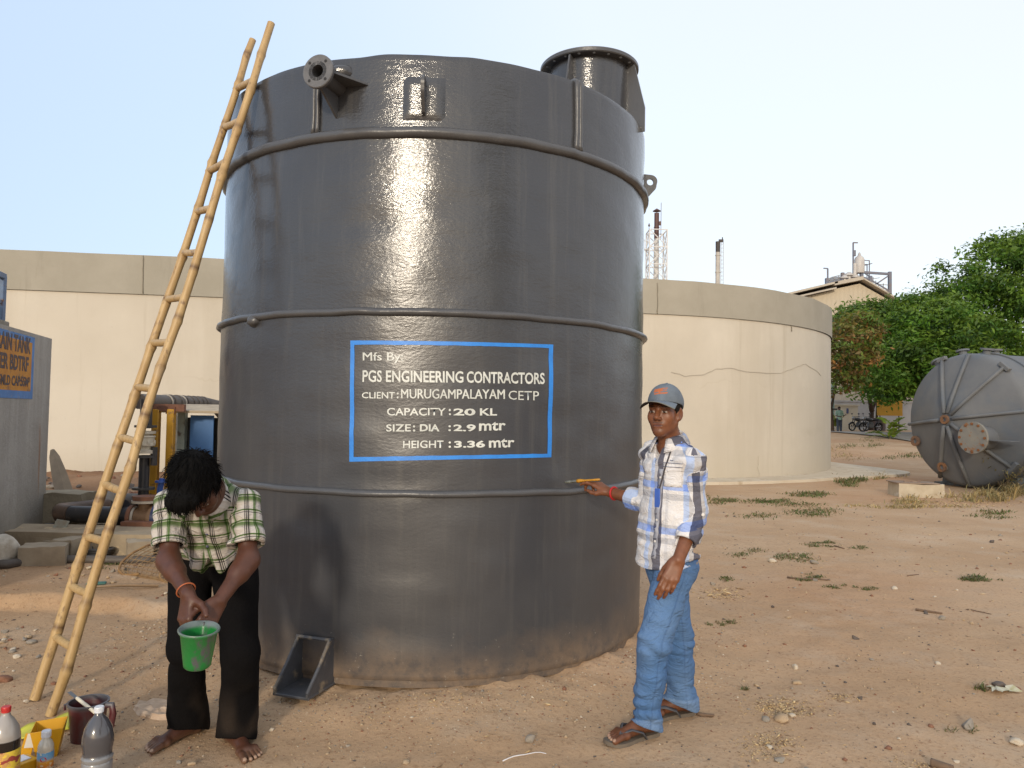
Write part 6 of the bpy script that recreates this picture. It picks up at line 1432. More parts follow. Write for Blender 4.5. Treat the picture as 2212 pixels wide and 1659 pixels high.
# the paint brush he holds
bt, bf, bh, be = W(1219, 1042, 4.17), W(1249, 1039, 4.115), W(1262, 1036, 4.09), W(1296, 1036, 4.03)
br = thing('paint_brush', bh, 'paint brush with a yellow wooden handle held against the tank', 'paint brush')
db = unit(be-bf); sb_ = unit(np.cross(db, UP))
mb = MB(); mb.tube([bf-db*.002, bf+db*.012, bf+(be-bf)*.35, bf+(be-bf)*.7, be-db*.006, be], [.018, .017, .0095, .0105, .0105, .005], 12, flat=.62); mb.build('handle', pmat('yellow_varnish', (.55, .28, .03), (.45, .21, .02), 9, .4, .1), br, 180)
mb = MB(); mb.tube([bf-db*.002, bf-(bf-bt)*.42], [.0195, .0205], 14, flat=.42); mb.build('ferrule', pmat('paint_smeared_metal', (.30, .31, .28), (.16, .17, .15), 40, .4, .2, metal=.6), br, 60)
mb = MB(); mb.tube([bf-(bf-bt)*.40, bf-(bf-bt)*.8, bt], [.020, .018, .005], 14, flat=.45); mb.build('bristles', pmat('grey_wet_bristles', (.10, .105, .09), (.16, .17, .15), 60, .4, .5, 120), br, 180)
# ------------------------------------------------------------------ the bending man with the green bucket
mB = thing('person', (-1.4, 3.35, 0), 'bending barefoot man in green plaid shirt and black trousers, holding a green bucket', 'person')
fB = unit([.06, -1, 0]); lB = np.array([1., .06, 0])
pel2 = W(457, 1195, 3.52); nk2 = W(444, 1066, 3.08); ch2 = W(452, 1105, 3.20); mid2 = W(455, 1150, 3.38)
SRb, SLb = W(372, 1088, 3.13), W(532, 1088, 3.15)       # his right is on the left of the picture
ERb, ELb = W(364, 1212, 3.03), W(536, 1210, 3.05); WRb, WLb = W(407, 1284, 2.87), W(474, 1298, 2.90)
HRb, HLb = W(414, 1225, 3.50), W(504, 1225, 3.50); KRb, KLb = W(402, 1405, 3.36), W(520, 1410, 3.34)
fR0, fL0 = Gg(404, 1590), Gg(508, 1610); ARb = np.array([fR0[0], fR0[1], fR0[2]+.055]); ALb = np.array([fL0[0], fL0[1], fL0[2]+.055])
hc2 = W(428, 1052, 2.97); hf2 = unit([.12, -.46, -.88]); hu2 = unit([-.06, -.86, .50]-hf2*np.dot([-.10, -.80, .60], hf2)); hl2 = np.cross(hf2, hu2); RB = np.stack([hl2, hf2, hu2], 1)
# bucket first, so that the fingers can close on it
bc, bax = W(430, 1359, 2.74), unit([.07, -.13, 1.0]); Rb_ = basis(bax); Rb_ = np.stack([unit(np.cross([0, -1., 0], bax)), np.cross(bax, unit(np.cross([0, -1., 0], bax))), bax], 1)
RT, RBm, HB = .066, .047, .138
bprof_out = [(.004, -HB), (RBm-.004, -HB), (RBm, -HB+.005), (RBm+.002, -HB+.02), (RT-.003, -.012), (RT+.004, -.006), (RT+.006, 0), (RT+.003, .004), (RT-.004, .001), (RT-.008, -.02), (RBm-.003, -HB+.008), (.004, -HB+.006)]
buk = thing('paint_bucket', bc-bax*HB, 'small green plastic bucket dripping grey paint, held by the bending man', 'bucket')
t = NT('paint_smeared_green_plastic'); zz_ = t.sep(t.ob)[2]
c = t.mix(t.ramp(t.noise(13, 5, .65, t.map((1, 1, .35))), [(.56, 0.), (.64, 1.)]), (.010, .17, .034), (.085, .09, .095)); c = t.mix(t.ramp(zz_, [(.123, 0.), (.134, .85)]), c, (.15, .165, .18)); t.set(Base_Color=c, Roughness=.38); t.bump(t.noise(60, 4, .6), .25, .004); GRN = t.m
n_ = 48; Vb = []
for r, z in bprof_out:
    for k in range(n_):
        a = 2*math.pi*k/n_; sp_o = .012*math.exp(-((a-4.9)/.22)**2)*max(0, 1+z/.03) if z > -.03 else 0; Vb.append(bc+Rb_ @ np.array([(r+sp_o)*math.cos(a), (r+sp_o)*math.sin(a), z-sp_o*.5]))
link_mesh('body', np.array(Vb), [(i*n_+k, i*n_+(k+1) % n_, (i+1)*n_+(k+1) % n_, (i+1)*n_+k) for i in range(len(bprof_out)-1) for k in range(n_)], GRN, buk, 60)
mb = MB(); mb.lathe([(.001, -.048), (.0575, -.048)], 32, bc, Rb_); mb.build('paint', M_FIT, buk, None)
mb = MB()
for k in range(9):
    a = 4.0+k*.22+random.uniform(-.05, .05); p = bc+Rb_ @ np.array([(RT+.004)*math.cos(a), (RT+.004)*math.sin(a), -.004]); mb.tube([p, p-UP*.012, p-UP*random.uniform(.016, .026)], [.003, .0035, .0016], 6)
mb.bsplit('paint_drip', M_FIT, buk, 180)
def rimp(a, r=RT, z=0.0): return bc+Rb_ @ np.array([r*math.cos(a), r*math.sin(a), z])
def build_b():
    B = Body(); head(B, hc2, RB)
    B.cone(hc2+RB @ np.array([0, -.022, -.06]), nk2, .054, .062, .03); B.cone(nk2, mid2, .075, .085, .05); B.cone(mid2, pel2, .085, .095, .05); B.cone(SRb, SLb, .042, .042, .04)
    for S_, E_, W_ in ((SRb, ERb, WRb), (SLb, ELb, WLb)): limbs(B, S_, E_, W_, (.042, .036, .037, .026))
    for H, K, A in ((HRb, KRb, ARb), (HLb, KLb, ALb)): B.cone(H, K, .075, .05, .04); B.cone(K, A, .05, .036, .03)
    t1 = foot(B, ARb, np.array([-.50, -.86, 0]), fR0[2], 1, 1.02); t2 = foot(B, ALb, np.array([.66, -.75, 0]), fL0[2], -1, 1.02)
    k1 = W(401, 1326, 2.84)-WRb
    hand(B, WRb, k1, unit(np.array([-.55, -.75, .2])), -1 if np.dot(np.cross(unit(np.array([-.55, -.75, .2])), unit(k1)), [1, 0, 0]) < 0 else 1, [(.5, .45, .3), (.45, .5, .3), (.5, .5, .3), (.5, .55, .3)], [(.85, .45, -.3), (.65, .7, -.2), (.45, .85, 0)], 1.05, .12)
    k2 = W(455, 1330, 2.86)-WLb
    hand(B, WLb, k2, unit(np.array([.75, -.45, .35])), -1 if np.dot(np.cross(unit(np.array([.75, -.45, .35])), unit(k2)), [-1, -.4, 0]) < 0 else 1, [(.75, .9, .5), (.85, .95, .5), (.9, 1.0, .5), (1.0, 1.0, .5)], [(.55, .75, -.25), (.3, .95, -.1), (.1, 1, -.1)], 1.03)
    allp = np.array([hc2, SRb, SLb, ERb, ELb, WRb, WLb, ARb, ALb, pel2]); lo = allp.min(0)-[.16, .22, .1]; hi = allp.max(0)+[.16, .16, .18]; lo[2] = min(fR0[2], fL0[2])-.015
    def cov(P):
        t_, s1, s2 = shirtB_parts(P); w1 = sst(.03, .09, (cuR-P) @ unit(cuR-SRb)); w2 = sst(.03, .09, (cuL-P) @ unit(cuL-SLb)); far1 = np.minimum(np.linalg.norm(P-ERb, axis=1), np.linalg.norm(P-ELb, axis=1))
        return B(P)+.022*np.maximum(np.maximum(sst(-.003, -.022, t_)*sst(.07, .14, far1)*sst(.10, .16, np.linalg.norm(P-hc2, axis=1)), sst(-.003, -.022, s1)*w1), sst(-.003, -.022, s2)*w2)
    V, Q = surf(cov, lo, hi, .0038); skin = np.array((.082, .030, .016)); T_ = head_tint(V, hc2, RB, skin, 1, True)
    low = sst(.3, .12, V[:, 2])[:, None]; T_ = T_*(1-low*.12); dust = sst(.05, .0, V[:, 2]-fL0[2])[:, None]*.35; T_ = T_*(1-dust)+np.array((.36, .22, .13))*dust
    for q in list(t1)+list(t2): T_[np.linalg.norm(V-q, axis=1) < .008] = (.34, .22, .15)
    finish('body', V, Q, SKIN, mB, T_)
def hairB(P):
    q = (P-hc2) @ RB; d = d_ell(P, hc2+RB @ np.array([0, -.020, .045]), (.093, .112, .100), RB)+.0045*vn(P*np.array([1, 1, .5]), 17, 3)+.0016*vn(P*np.array([1.6, 1.6, .5]), 60, 4)
    fr_ = .058-.35*(q[:, 1]-.03); lim = np.where(q[:, 1] > .02, .056+.012*vn(P, 40, 8), np.where(q[:, 1] > -.02, -.03, -.055)); d = smax(d, lim-q[:, 2], .008); ex = d_ell(P, hc2+RB @ np.array([.02, .07, .085]), (.06, .05, .035), RB)+.005*vn(P, 50, 6); d = smin(d, ex, .02); return np.maximum(d, -np.minimum(1, 1))
V, Q = surf(hairB, hc2-.20, hc2+.22, .003)
hair = finish('hair', V, Q, HAIRM, mB, np.tile((.004, .0037, .0037), (len(V), 1))*(1+.4*vn(V, 60, 3))[:, None])
# strands breaking the outline
r = np.random.default_rng(5); pick = r.choice(len(V), 2200, replace=False); mb = MB()
for i in pick:
    p = V[i]; q = (p-hc2) @ RB; nrm_ = unit(q-np.array([0, -.02, .035])); tg_ = np.array([.25, .8, -.55]); tg_ = unit(tg_-nrm_*(tg_ @ nrm_)); d = RB @ unit(nrm_*.30+tg_+r.normal(size=3)*.22); l_ = r.uniform(.02, .045); e_ = RB @ (-nrm_*.006+r.normal(size=3)*.004)
    mb.tube([p-d*.004, p+d*l_*.6+e_*.3, p+d*l_+e_], [.0013, .0011, .0004], 3, cap=False)
V2 = np.concatenate(mb.v); link_mesh('hair_strands', V2, mb.f, HAIRM, hair, 180, {'tint': ('COL', np.tile((.004, .0037, .0037, 1), (len(V2), 1)))})['kind'] = 'stuff'
# plaid shirt hanging forwards
tipR, tipL = W(432, 1228, 3.20), W(472, 1232, 3.20); hR, hL = W(398, 1170, 3.36), W(512, 1178, 3.36)
cuR, cuL = SRb+(ERb-SRb)*.74, SLb+(ELb-SLb)*.74
def shirtB_parts(P):
    nb_ = unit(np.cross(lB, unit(nk2-pel2)))
    tor = d_cone(P, ch2, mid2+[0, .02, 0], .160, .168, nb_, .72); tor = smin(tor, d_cone(P, mid2+[0, .02, 0], pel2+[0, 0, .03], .168, .160, nb_, .78), .04)
    tor = smin(tor, d_cone(P, SRb, SLb, .066, .066), .06); tor = smin(tor, d_cone(P, nk2-fB*.02, ch2, .075, .12), .05)
    fall = smin(d_cone(P, ch2+fB*.03-[0, 0, .02], tipR+[0, 0, .02], .135, .036, fB, .45), d_cone(P, ch2+fB*.03-[0, 0, .02], tipL+[0, 0, .022], .135, .040, fB, .45), .035)
    fall = smin(fall, d_cone(P, mid2+fB*.02, (tipR+tipL)/2+[0, .03, .06], .160, .10, fB, .5), .04); tor = smin(tor, fall, .04)
    s1 = d_cone(P, SRb, cuR, .072, .076); s2 = d_cone(P, SLb, cuL, .072, .076); return tor, s1, s2
def shirtB(P):
    tor, s1, s2 = shirtB_parts(P); f = folds(P, [.3, .1, 1], .0085, 15, 6, 3)+folds(P, [-.5, .2, .7], .007, 20, 8, 8)+folds(P, [.7, .1, .5], .004, 34, 12, 28)+.003*vn(P, 26, 5)
    dR_, dL_ = unit(cuR-SRb), unit(cuL-SLb); s1 = smax(s1+f, (P-cuR) @ dR_, .004); s2 = smax(s2+f, (P-cuL) @ dL_, .004)
    s1 = np.maximum(s1, -np.maximum(d_cone(P, SRb, cuR+dR_*.06, .048, .055), ((cuR-P) @ dR_)-.05)); s2 = np.maximum(s2, -np.maximum(d_cone(P, SLb, cuL+dL_*.06, .048, .055), ((cuL-P) @ dL_)-.05))
    tor = tor+f; d = smin(smin(tor, s1, .012), s2, .012); nd_ = unit(nk2-ch2); d = np.maximum(d, -d_cone(P, nk2+nd_*.07+fB*.02, nk2-nd_*.01+fB*.04, .056, .044))
    vq = P-(nk2+fB*.05); vee = np.maximum(np.abs(vq @ lB-.015)-.030*np.clip((vq[:, 2]+.13)/.10, 0, 1.5), -.13-vq[:, 2]); vee = np.maximum(vee, -(vq @ fB)-.05); d = smax(d, -vee, .003)
    gap = P-(tipR+tipL)/2; wdg = np.abs(gap @ lB-.005)-.05*np.clip((.055-gap[:, 2])/.10, 0, 1); d = smax(d, -np.maximum(wdg, np.abs(gap @ fB)-.12), .004); return d
allp = np.array([SRb, SLb, cuR, cuL, tipR, tipL, pel2, nk2, ch2]); build_b()
allp = np.array([SRb, SLb, cuR, cuL, tipR, tipL, pel2, nk2, ch2]); V, Q = surf(shirtB, allp.min(0)-[.20, .2, .08], allp.max(0)+[.20, .22, .14], .0042)
tor, s1, s2 = shirtB_parts(V); q = V-ch2; upb = unit(nk2-mid2); vv = V[:, 2]*.75+(-V[:, 1])*.45
xx = q @ lB; cl = np.stack([xx*1.05+.02+.22*np.where(V[:, 2] < ch2[2]-.12, (V[:, 2]-ch2[2]+.12)*np.sign(xx)*1.0, 0), vv+.10*np.abs(xx), 0*xx], 1)
for s_, a, b, off in ((s1, SRb, ERb, .05), (s2, SLb, ELb, .09)):
    m_ = s_ < tor-.002; al, an = limbco(V, a, b, fB); cl[m_] = np.stack([an*.07+off, -al+.03, 0*al], 1)[m_]
shirt2 = finish('shirt', V, Q, PLB, mB, None, {'cloth': ('VEC', cl)})
Vc = []; Fc = []; clc = []
nd_ = unit(nk2-ch2+UP*.10); cf = unit(fB-nd_*np.dot(fB, nd_))
for sgn in (1, -1):
    b0 = len(Vc)
    for i in range(mC):
        s = i/(mC-1); ang = math.pi-s*2.7*sgn; dirn = cf*math.cos(ang)+lB*math.sin(ang)
        for j, (rr, zz2) in enumerate(((.058, .022), (.064, .040), (.074, .032), (.092+.022*s, -.012-.034*s**2))):
            Vc.append(nk2+dirn*rr+nd_*(zz2-.020*s)+fB*.005); clc.append((s*.13+j*.012+.06, zz2+.03*j+.035, 0))
    for i in range(mC-1):
        for j in range(3): q_ = b0+i*4+j; Fc.append((q_, q_+1, q_+5, q_+4) if sgn > 0 else (q_, q_+4, q_+5, q_+1))
col_ = link_mesh('collar', np.array(Vc), Fc, PLB, shirt2, 180, {'cloth': ('VEC', np.array(clc))}); md = col_.modifiers.new('thick', 'SOLIDIFY'); md.thickness = .004; md.offset = 0
mb = MB()
for u, v in ((447, 1153), (448, 1180)):
    o_ = W(u, v, 3.6); e_ = np.array([0, 0, CAMZ]); d = unit(e_-o_); p = onsurf(shirtB, o_+d*.1, d, .75); mb.lathe([(.006, 0), (.006, .002), (.001, .003)], 10, p+d*.001, basis(d))
mb.bsplit('button', pmat('dark_button', (.06, .06, .12), rough=.3), shirt2)
# black trousers
def trB_parts(P):
    nl = unit([0, -1, 0.])
    a = smin(d_cone(P, HRb+[0, 0, .03], KRb, .105, .076), d_cone(P, KRb, ARb-[0, 0, .02]+[-.005, .02, 0], .074, .094, nl, 1.0), .03)
    b = smin(d_cone(P, HLb+[0, 0, .03], KLb, .105, .080), d_cone(P, KLb, ALb-[0, 0, .01]+[.0, .02, 0], .078, .094, nl, 1.0), .03)
    h = smin(d_cone(P, pel2+[-.085, 0, .0], pel2+[.085, 0, .0], .11, .11), d_ell(P, pel2+[0, .08, .02], (.155, .11, .12)), .05); return a, b, h
def trB(P):
    a, b, h = trB_parts(P); kn = np.exp(-((P[:, 2]-.45)/.14)**2); f = folds(P, [.2, .1, 1], .0055, 11, 4, 4)*(.4+kn)+folds(P, [.6, .1, .6], .005, 8, 4, 14)+.0025*vn(P, 20, 6); d = smin(smin(a, b, .012), h, .035)+f
    w_ = np.abs(P[:, 0]-ARb[0]) < np.abs(P[:, 0]-ALb[0]); zb = np.where(w_, fR0[2], fL0[2]); yb = np.where(w_, ARb[1], ALb[1]); d = np.maximum(d, zb+.028+np.clip((yb-P[:, 1]), -.08, .08)*.42-P[:, 2]+.004*vn(P, 14, 2)); d = np.maximum(d, P[:, 2]-pel2[2]-.11)
    hol = np.minimum(d_cone(P, ARb+[0, .02, .1], ARb+[0, .02, -.1], .072, .086), d_cone(P, ALb+[0, .02, .1], ALb+[0, .02, -.1], .072, .086)); return np.maximum(d, -hol)
allp = np.array([pel2, HRb, HLb, KRb, KLb, ARb, ALb]); V, Q = surf(trB, allp.min(0)-[.2, .2, .1], allp.max(0)+[.2, .24, .14], .0045)
T_ = np.tile((.0055, .005, .0053), (len(V), 1))*(1+.25*vn(V, 8, 3))[:, None]; du = (sst(.35, .05, V[:, 2])*sst(-.2, .6, vn(V, 9, 7)))[:, None]*.22; T_ = T_*(1-du)+np.array((.13, .095, .07))*du; finish('trousers', V, Q, BLKT, mB, T_)
dW = unit(WRb-ERb); pw = WRb-dW*.028; Bq = basis(dW); mb = MB(); mb.tube([pw+Bq @ np.array([.0335*math.cos(a), .0335*math.sin(a), .004*math.sin(a)]) for a in np.linspace(0, 2*math.pi, 24, endpoint=False)], .003, 6, closed=True); mb.build('wrist_thread', pmat('orange_thread', (.45, .12, .04)), mB, 180)
# ------------------------------------------------------------------ the far man by the motorcycles
fm = Gg(1813, 933); d_ = fm[1]; zf0 = fm[2]
farm = thing('person', fm, 'far man in pale green shirt and dark trousers, standing by the motorcycles', 'person')
FP = lambda x, y, z: fm+np.array([x, y, z])
B = Body(); B.ell(FP(0, 0, 1.53), (.078, .095, .115)); B.cone(FP(0, 0, 1.3), FP(0, 0, 1.46), .06, .055, .03); B.cone(FP(0, 0, .9), FP(0, 0, 1.28), .13, .15, .05)
for s in (-1, 1): B.cone(FP(s*.18, 0, 1.34), FP(s*.24, -.05, 1.06), .045, .038, .03); B.cone(FP(s*.24, -.05, 1.06), FP(s*.16+.12, -.28, 1.12 if s > 0 else 1.0), .036, .028, .02); B.ell(FP(s*.16+.13, -.31, 1.13 if s > 0 else 1.0), (.03, .05, .04)); B.cone(FP(s*.09, 0, .88), FP(s*.10, -.02, .05), .08, .045, .03); B.ell(FP(s*.10, -.07, .035), (.045, .11, .035))
V, Q = surf(B, FP(-.5, -.5, -.02), FP(.5, .4, 1.72), .016); finish('body', V, Q, SKIN, farm, np.tile((.10, .045, .03), (len(V), 1)))
fs = lambda P: np.maximum(smin(smin(d_cone(P, FP(0, 0, .86), FP(0, 0, 1.28), .16, .165), d_cone(P, FP(-.17, 0, 1.34), FP(.17, 0, 1.34), .07, .07), .06), np.minimum(d_cone(P, FP(-.18, 0, 1.33), FP(-.23, -.04, 1.1), .065, .06), d_cone(P, FP(.18, 0, 1.33), FP(.23, -.04, 1.1), .065, .06)), .02)+.006*vn(P, 12, 2), zf0+.78-P[:, 2])
V, Q = surf(fs, FP(-.4, -.3, .7), FP(.4, .3, 1.5), .016); finish('shirt', V, Q, cmat('pale_green_shirt'), farm, np.tile((.22, .34, .27), (len(V), 1)))
ft = lambda P: np.maximum(smin(smin(d_cone(P, FP(-.09, 0, .85), FP(-.10, -.0, .1), .10, .075), d_cone(P, FP(.09, 0, .85), FP(.10, -.0, .1), .10, .075), .03), d_cone(P, FP(0, 0, .95), FP(0, 0, .85), .145, .145), .04), zf0+.05-P[:, 2])
V, Q = surf(ft, FP(-.35, -.25, 0), FP(.35, .25, 1.1), .016); finish('trousers', V, Q, BLKT, farm, np.tile((.05, .06, .08), (len(V), 1)))
fh = lambda P: np.maximum(d_ell(P, FP(0, .01, 1.555), (.088, .108, .115)), np.minimum(-(P[:, 1]-fm[1])-.02, zf0+1.59-P[:, 2])*1.0)
V, Q = surf(fh, FP(-.15, -.15, 1.4), FP(.15, .16, 1.72), .012); finish('hair', V, Q, HAIRM, farm, np.tile((.012, .01, .01), (len(V), 1)))
# ================================================================== paint things in the left foreground
def glassy(name, col, rough=.12, tr=.6):
    t = NT(name); t.set(Base_Color=col, Roughness=rough); t.b.inputs['Transmission Weight'].default_value = tr; t.b.inputs['IOR'].default_value = 1.35; return t.m
redpot = thing('paint_pot', Gg(188, 1597), 'dark red plastic paint pot with a grey smeared rim, beside the ladder foot', 'pot')
pb0 = Gg(188, 1597); Hp, r1_, r0_ = .172, .083, .066
t = NT('dark_red_plastic'); zz_ = t.sep(t.ob)[2]; c = t.mix(t.ramp(t.noise(9, 5, .7, t.map((1, 1, .5))), [(.5, 0.), (.66, .8)]), (.085, .016, .018), (.07, .06, .06)); c = t.mix(t.ramp(zz_, [(.145, 0.), (.165, .85)]), c, (.085, .09, .10)); t.set(Base_Color=c, Roughness=.42); t.bump(t.noise(40, 4, .6), .3, .004)
mb = MB(); mb.lathe([(.004, .0), (r0_-.004, 0), (r0_, .006), (r1_-.003, Hp-.012), (r1_+.004, Hp-.008), (r1_+.005, Hp), (r1_-.004, Hp), (r1_-.007, Hp-.02), (r0_-.006, .01), (.004, .01)], 44, pb0); mb.build('body', t.m, redpot, 50)
mb = MB(); mb.lathe([(.001, Hp-.05), (r1_-.011, Hp-.05)], 32, pb0); mb.build('paint', M_FIT, redpot, None)
mb = MB(); q = pb0+[r1_-.006, -.01, 0]; mb.tube([q+[0, 0, Hp-.015], q+[.035, 0, Hp-.012], q+[.042, 0, Hp-.05], q+[.034, 0, Hp-.11], q+[-.008, 0, Hp-.135]], [.010, .011, .011, .010, .010], 8, flat=1.5); mb.tube([pb0+[-r1_+.002, -.02, Hp-.006], pb0+[-r1_-.012, -.022, Hp-.01], pb0+[-r1_-.01, -.022, Hp-.035]], .005, 6); mb.build('handle', t.m, redpot, 60)
k0, k1, k2 = pb0+[-.062, -.045, Hp+.055], pb0+[-.040, -.052, Hp+.038], pb0+[.068, -.085, Hp-.004]
k1 = pb0+np.array([-.02, -.0, Hp+.012]); dk_ = unit(np.array([.86, -.34, -.36])); k1 = pb0+np.array([-.035, -.035, Hp+.026]); k2 = k1+dk_*.135; k0 = k1-dk_*.05
kn = thing('putty_knife', k1, 'putty knife with a long white handle lying across the dark red pot', 'knife'); mb = MB(); mb.tube([k1, k1+dk_*.01, k2-dk_*.004, k2], [.0065, .0078, .0082, .0065], 12); mb.build('handle', pmat('ivory_handle', (.70, .65, .52), (.58, .53, .42), 20, .4, .1), kn, 60)
mb = MB(); mb.box((k0+k1)/2, (.018, .0015, .055), basis(dk_)); mb.build('blade', pmat('dull_blade', (.22, .23, .24), rough=.4, metal=.7), kn, None)
# bottle of grey paint
b0 = G(208, 1695); b0[2] = g1(b0[0], b0[1]); S_b = .0575
bot = thing('plastic_bottle', b0, 'big plastic bottle filled with dark grey paint, white screw cap, nearest the camera', 'bottle')
mb = MB(); mb.lathe([(.01, 0), (.05, 0), (.056, .012), (.056, .05), (.053, .055), (.056, .06), (.056, .09), (.053, .096), (.057, .102), (.058, .112), (.052, .118), (.0535, .14), (.058, .165), (.057, .19), (.050, .222), (.036, .250), (.022, .266), (.0165, .274), (.0150, .290), (.002, .291)], 40, b0)
t = NT('grey_paint_in_plastic'); zz_ = t.sep(t.ob)[2]; t.set(Base_Color=t.mix(t.ramp(zz_, [(.116, 0.), (.122, 1.)]), (.22, .22, .225), (.068, .066, .072)), Roughness=.16); t.b.inputs['Coat Weight'].default_value = .6; mb.build('body', t.m, bot, 50)
capw = pmat('white_cap', (.72, .74, .78), (.62, .64, .68), 20, .35, .1)
def bcap(o, z, r_, h_, m_, parent):
    mb = MB(); mb.lathe([(r_, z), (r_*1.04, z+.002), (r_*1.04, z+h_*.22), (r_*.98, z+h_*.25), (r_, z+h_*.3), (r_, z+h_*.93), (r_*.93, z+h_), (.001, z+h_)], 28, o)
    for k in range(24): a = k*math.pi/12; mb.box(o+np.array([r_*math.cos(a), r_*math.sin(a), z+h_*.62]), (.0016, .0012, h_*.55), rotz(a))
    return mb.build('cap', m_, parent, 40)
bcap(b0, .282, .0172, .022, capw, bot)
# cola bottle at the left edge
c0b = G(6, 1705); c0b[2] = g1(c0b[0], c0b[1])
cola = thing('plastic_bottle', c0b, 'clear bottle half full of dark liquid, red cap and yellow label, at the left edge', 'bottle')
pr_ = [(.01, 0), (.046, 0), (.054, .014), (.054, .19), (.053, .21), (.046, .242), (.030, .270), (.018, .284), (.015, .292), (.0145, .305), (.002, .306)]
t = NT('bottle_plastic_and_cola'); zz_ = t.sep(t.ob)[2]; t.set(Base_Color=t.mix(t.ramp(zz_, [(.196, 0.), (.199, 1.)]), (.012, .008, .007), (.33, .30, .27)), Roughness=.14); t.b.inputs['Coat Weight'].default_value = .5
mb = MB(); mb.lathe(pr_, 40, c0b); mb.build('body', t.m, cola, 50)
t = NT('yellow_label'); c = t.mix(t.ramp(t.noise(30, 3, .6), [(.45, 0.), (.55, 1.)]), (.72, .52, .05), (.55, .30, .10)); c = t.mix(t.ramp(t.noise(22, 2, .5, t.map((1, 1, 2))), [(.56, 0.), (.58, 1.)]), c, (.30, .05, .04)); t.set(Base_Color=c, Roughness=.35)
mb = MB(); mb.lathe([(.0545, .06), (.055, .062), (.055, .158), (.0545, .16)], 40, c0b); mb.build('label', t.m, cola, 50); bcap(c0b, .298, .0165, .022, pmat('red_cap', (.55, .035, .03), (.48, .03, .03), 10, .35, .1), cola)
# small drink bottle
s0 = Gg(97, 1662); sm_b = thing('drink_bottle', s0, 'small clear drink bottle with white cap and blue and orange label', 'bottle')
mb = MB(); mb.lathe([(.005, 0), (.027, 0), (.030, .008), (.030, .03), (.029, .075), (.0305, .08), (.029, .10), (.022, .118), (.016, .126), (.0145, .14), (.001, .141)], 32, s0); t = NT('clear_drink_plastic'); t.set(Base_Color=(.52, .48, .40), Roughness=.15); t.b.inputs['Coat Weight'].default_value = .4; mb.build('body', t.m, sm_b, 50)
t = NT('printed_label'); zz_ = t.sep(t.ob)[2]; c = t.ramp(zz_, [(.02, (.55, .17, .02)), (.040, (.60, .30, .03)), (.052, (.16, .33, .52)), (.075, (.10, .28, .48))]); c = t.mix(t.ramp(t.noise(60, 3, .6), [(.55, 0.), (.6, .8)]), c, (.62, .55, .38)); t.set(Base_Color=c, Roughness=.35)
mb = MB(); mb.lathe([(.0302, .014), (.0308, .015), (.0308, .076), (.0302, .077)], 32, s0); lb_ = mb.build('label', t.m, sm_b, 50)
a_ = math.atan2(-1, .3); mb = MB(); n = 16; cV = [s0+np.array([.0314*math.cos(a_+.012/.03*math.cos(k*2*math.pi/n)), .0314*math.sin(a_+.012/.03*math.cos(k*2*math.pi/n)), .052+.010*math.sin(k*2*math.pi/n)]) for k in range(n)]; mb.add(cV, [tuple(range(n))]); mb.build('emblem', pmat('red_emblem', (.50, .04, .05)), lb_, None)
bcap(s0, .133, .0175, .026, capw, sm_b)
# yellow cut jug with a paper, yellow sheet, yellow box
j0 = Gg(104, 1632); jug = thing('cut_jug', j0, 'yellow square jug with its top cut open, standing behind the small drink bottle', 'jug')
t = NT('yellow_jug_plastic'); t.set(Base_Color=t.mix(t.noise(6, 4, .6), (.62, .33, .012), (.54, .27, .01)), Roughness=.4); YJ = t.m
Mj = rotz(.35); lo_, hi_ = .038, .062; hs_ = [.122, .128, .142, .134]
def ringp(r_, zs_, i_=0): return [j0+Mj @ np.array([sx_*r_, sy_*r_*.8, z]) for (sx_, sy_), z in zip(((-1, -1), (1, -1), (1, 1), (-1, 1)), zs_)]
ra_, rb_, rc2, rd2 = ringp(lo_, [0]*4), ringp(hi_, hs_), ringp(hi_-.003, [h-.0 for h in hs_]), ringp(lo_-.003, [.003]*4)
mb = MB(); mb.add(ra_+rb_+rc2+rd2, [(3, 2, 1, 0)]+[(i, (i+1) % 4, 4+(i+1) % 4, 4+i) for i in range(4)]+[(4+i, 4+(i+1) % 4, 8+(i+1) % 4, 8+i) for i in range(4)]+[(8+i, 8+(i+1) % 4, 12+(i+1) % 4, 12+i) for i in range(4)]+[(12, 13, 14, 15)]); o = mb.build('body', YJ, jug, 30); md = o.modifiers.new('b', 'BEVEL'); md.width = .004; md.segments = 2
q = j0+np.array([-.075, -.04, 0]); mb = MB(); Mx = np.stack([unit([1, .2, 0]), unit([.25, -.0, 1]), unit(np.cross([1, .2, 0], [.25, 0, 1]))], 1); mb.box(q+[.01, 0, .055], (.045, .115, .004), Mx, .001); cs = mb.build('yellow_card', YJ, None, None, q); tag(cs, 'yellow card leaning on the cut jug, left of the drink bottle', 'card')
mb = MB(); mb.box(q+[.025, -.006, .082], (.036, .062, .002), Mx); tk = mb.build('paper_tag', pmat('white_paper', (.66, .63, .56)), cs, None)
nx2, ny2 = 18, 8; Pq = [Gg(30, 1592), Gg(150, 1545), Gg(232, 1560), Gg(45, 1608)]; Vs = []
A_, B_, C_, D_ = Gg(28, 1588), Gg(152, 1553), Gg(150, 1580), Gg(48, 1602)
for i in range(nx2):
    for j in range(ny2):
        s, t2 = i/(nx2-1), j/(ny2-1); p = (A_*(1-s)+B_*s)*(1-t2)+(D_*(1-s)+C_*s)*t2; p = p.copy(); p[2] = g1(p[0], p[1])+.008+.010*abs(vn(p[None], 14, 3)[0])+.022*(1-t2)*abs(math.sin(s*5)); Vs.append(p)
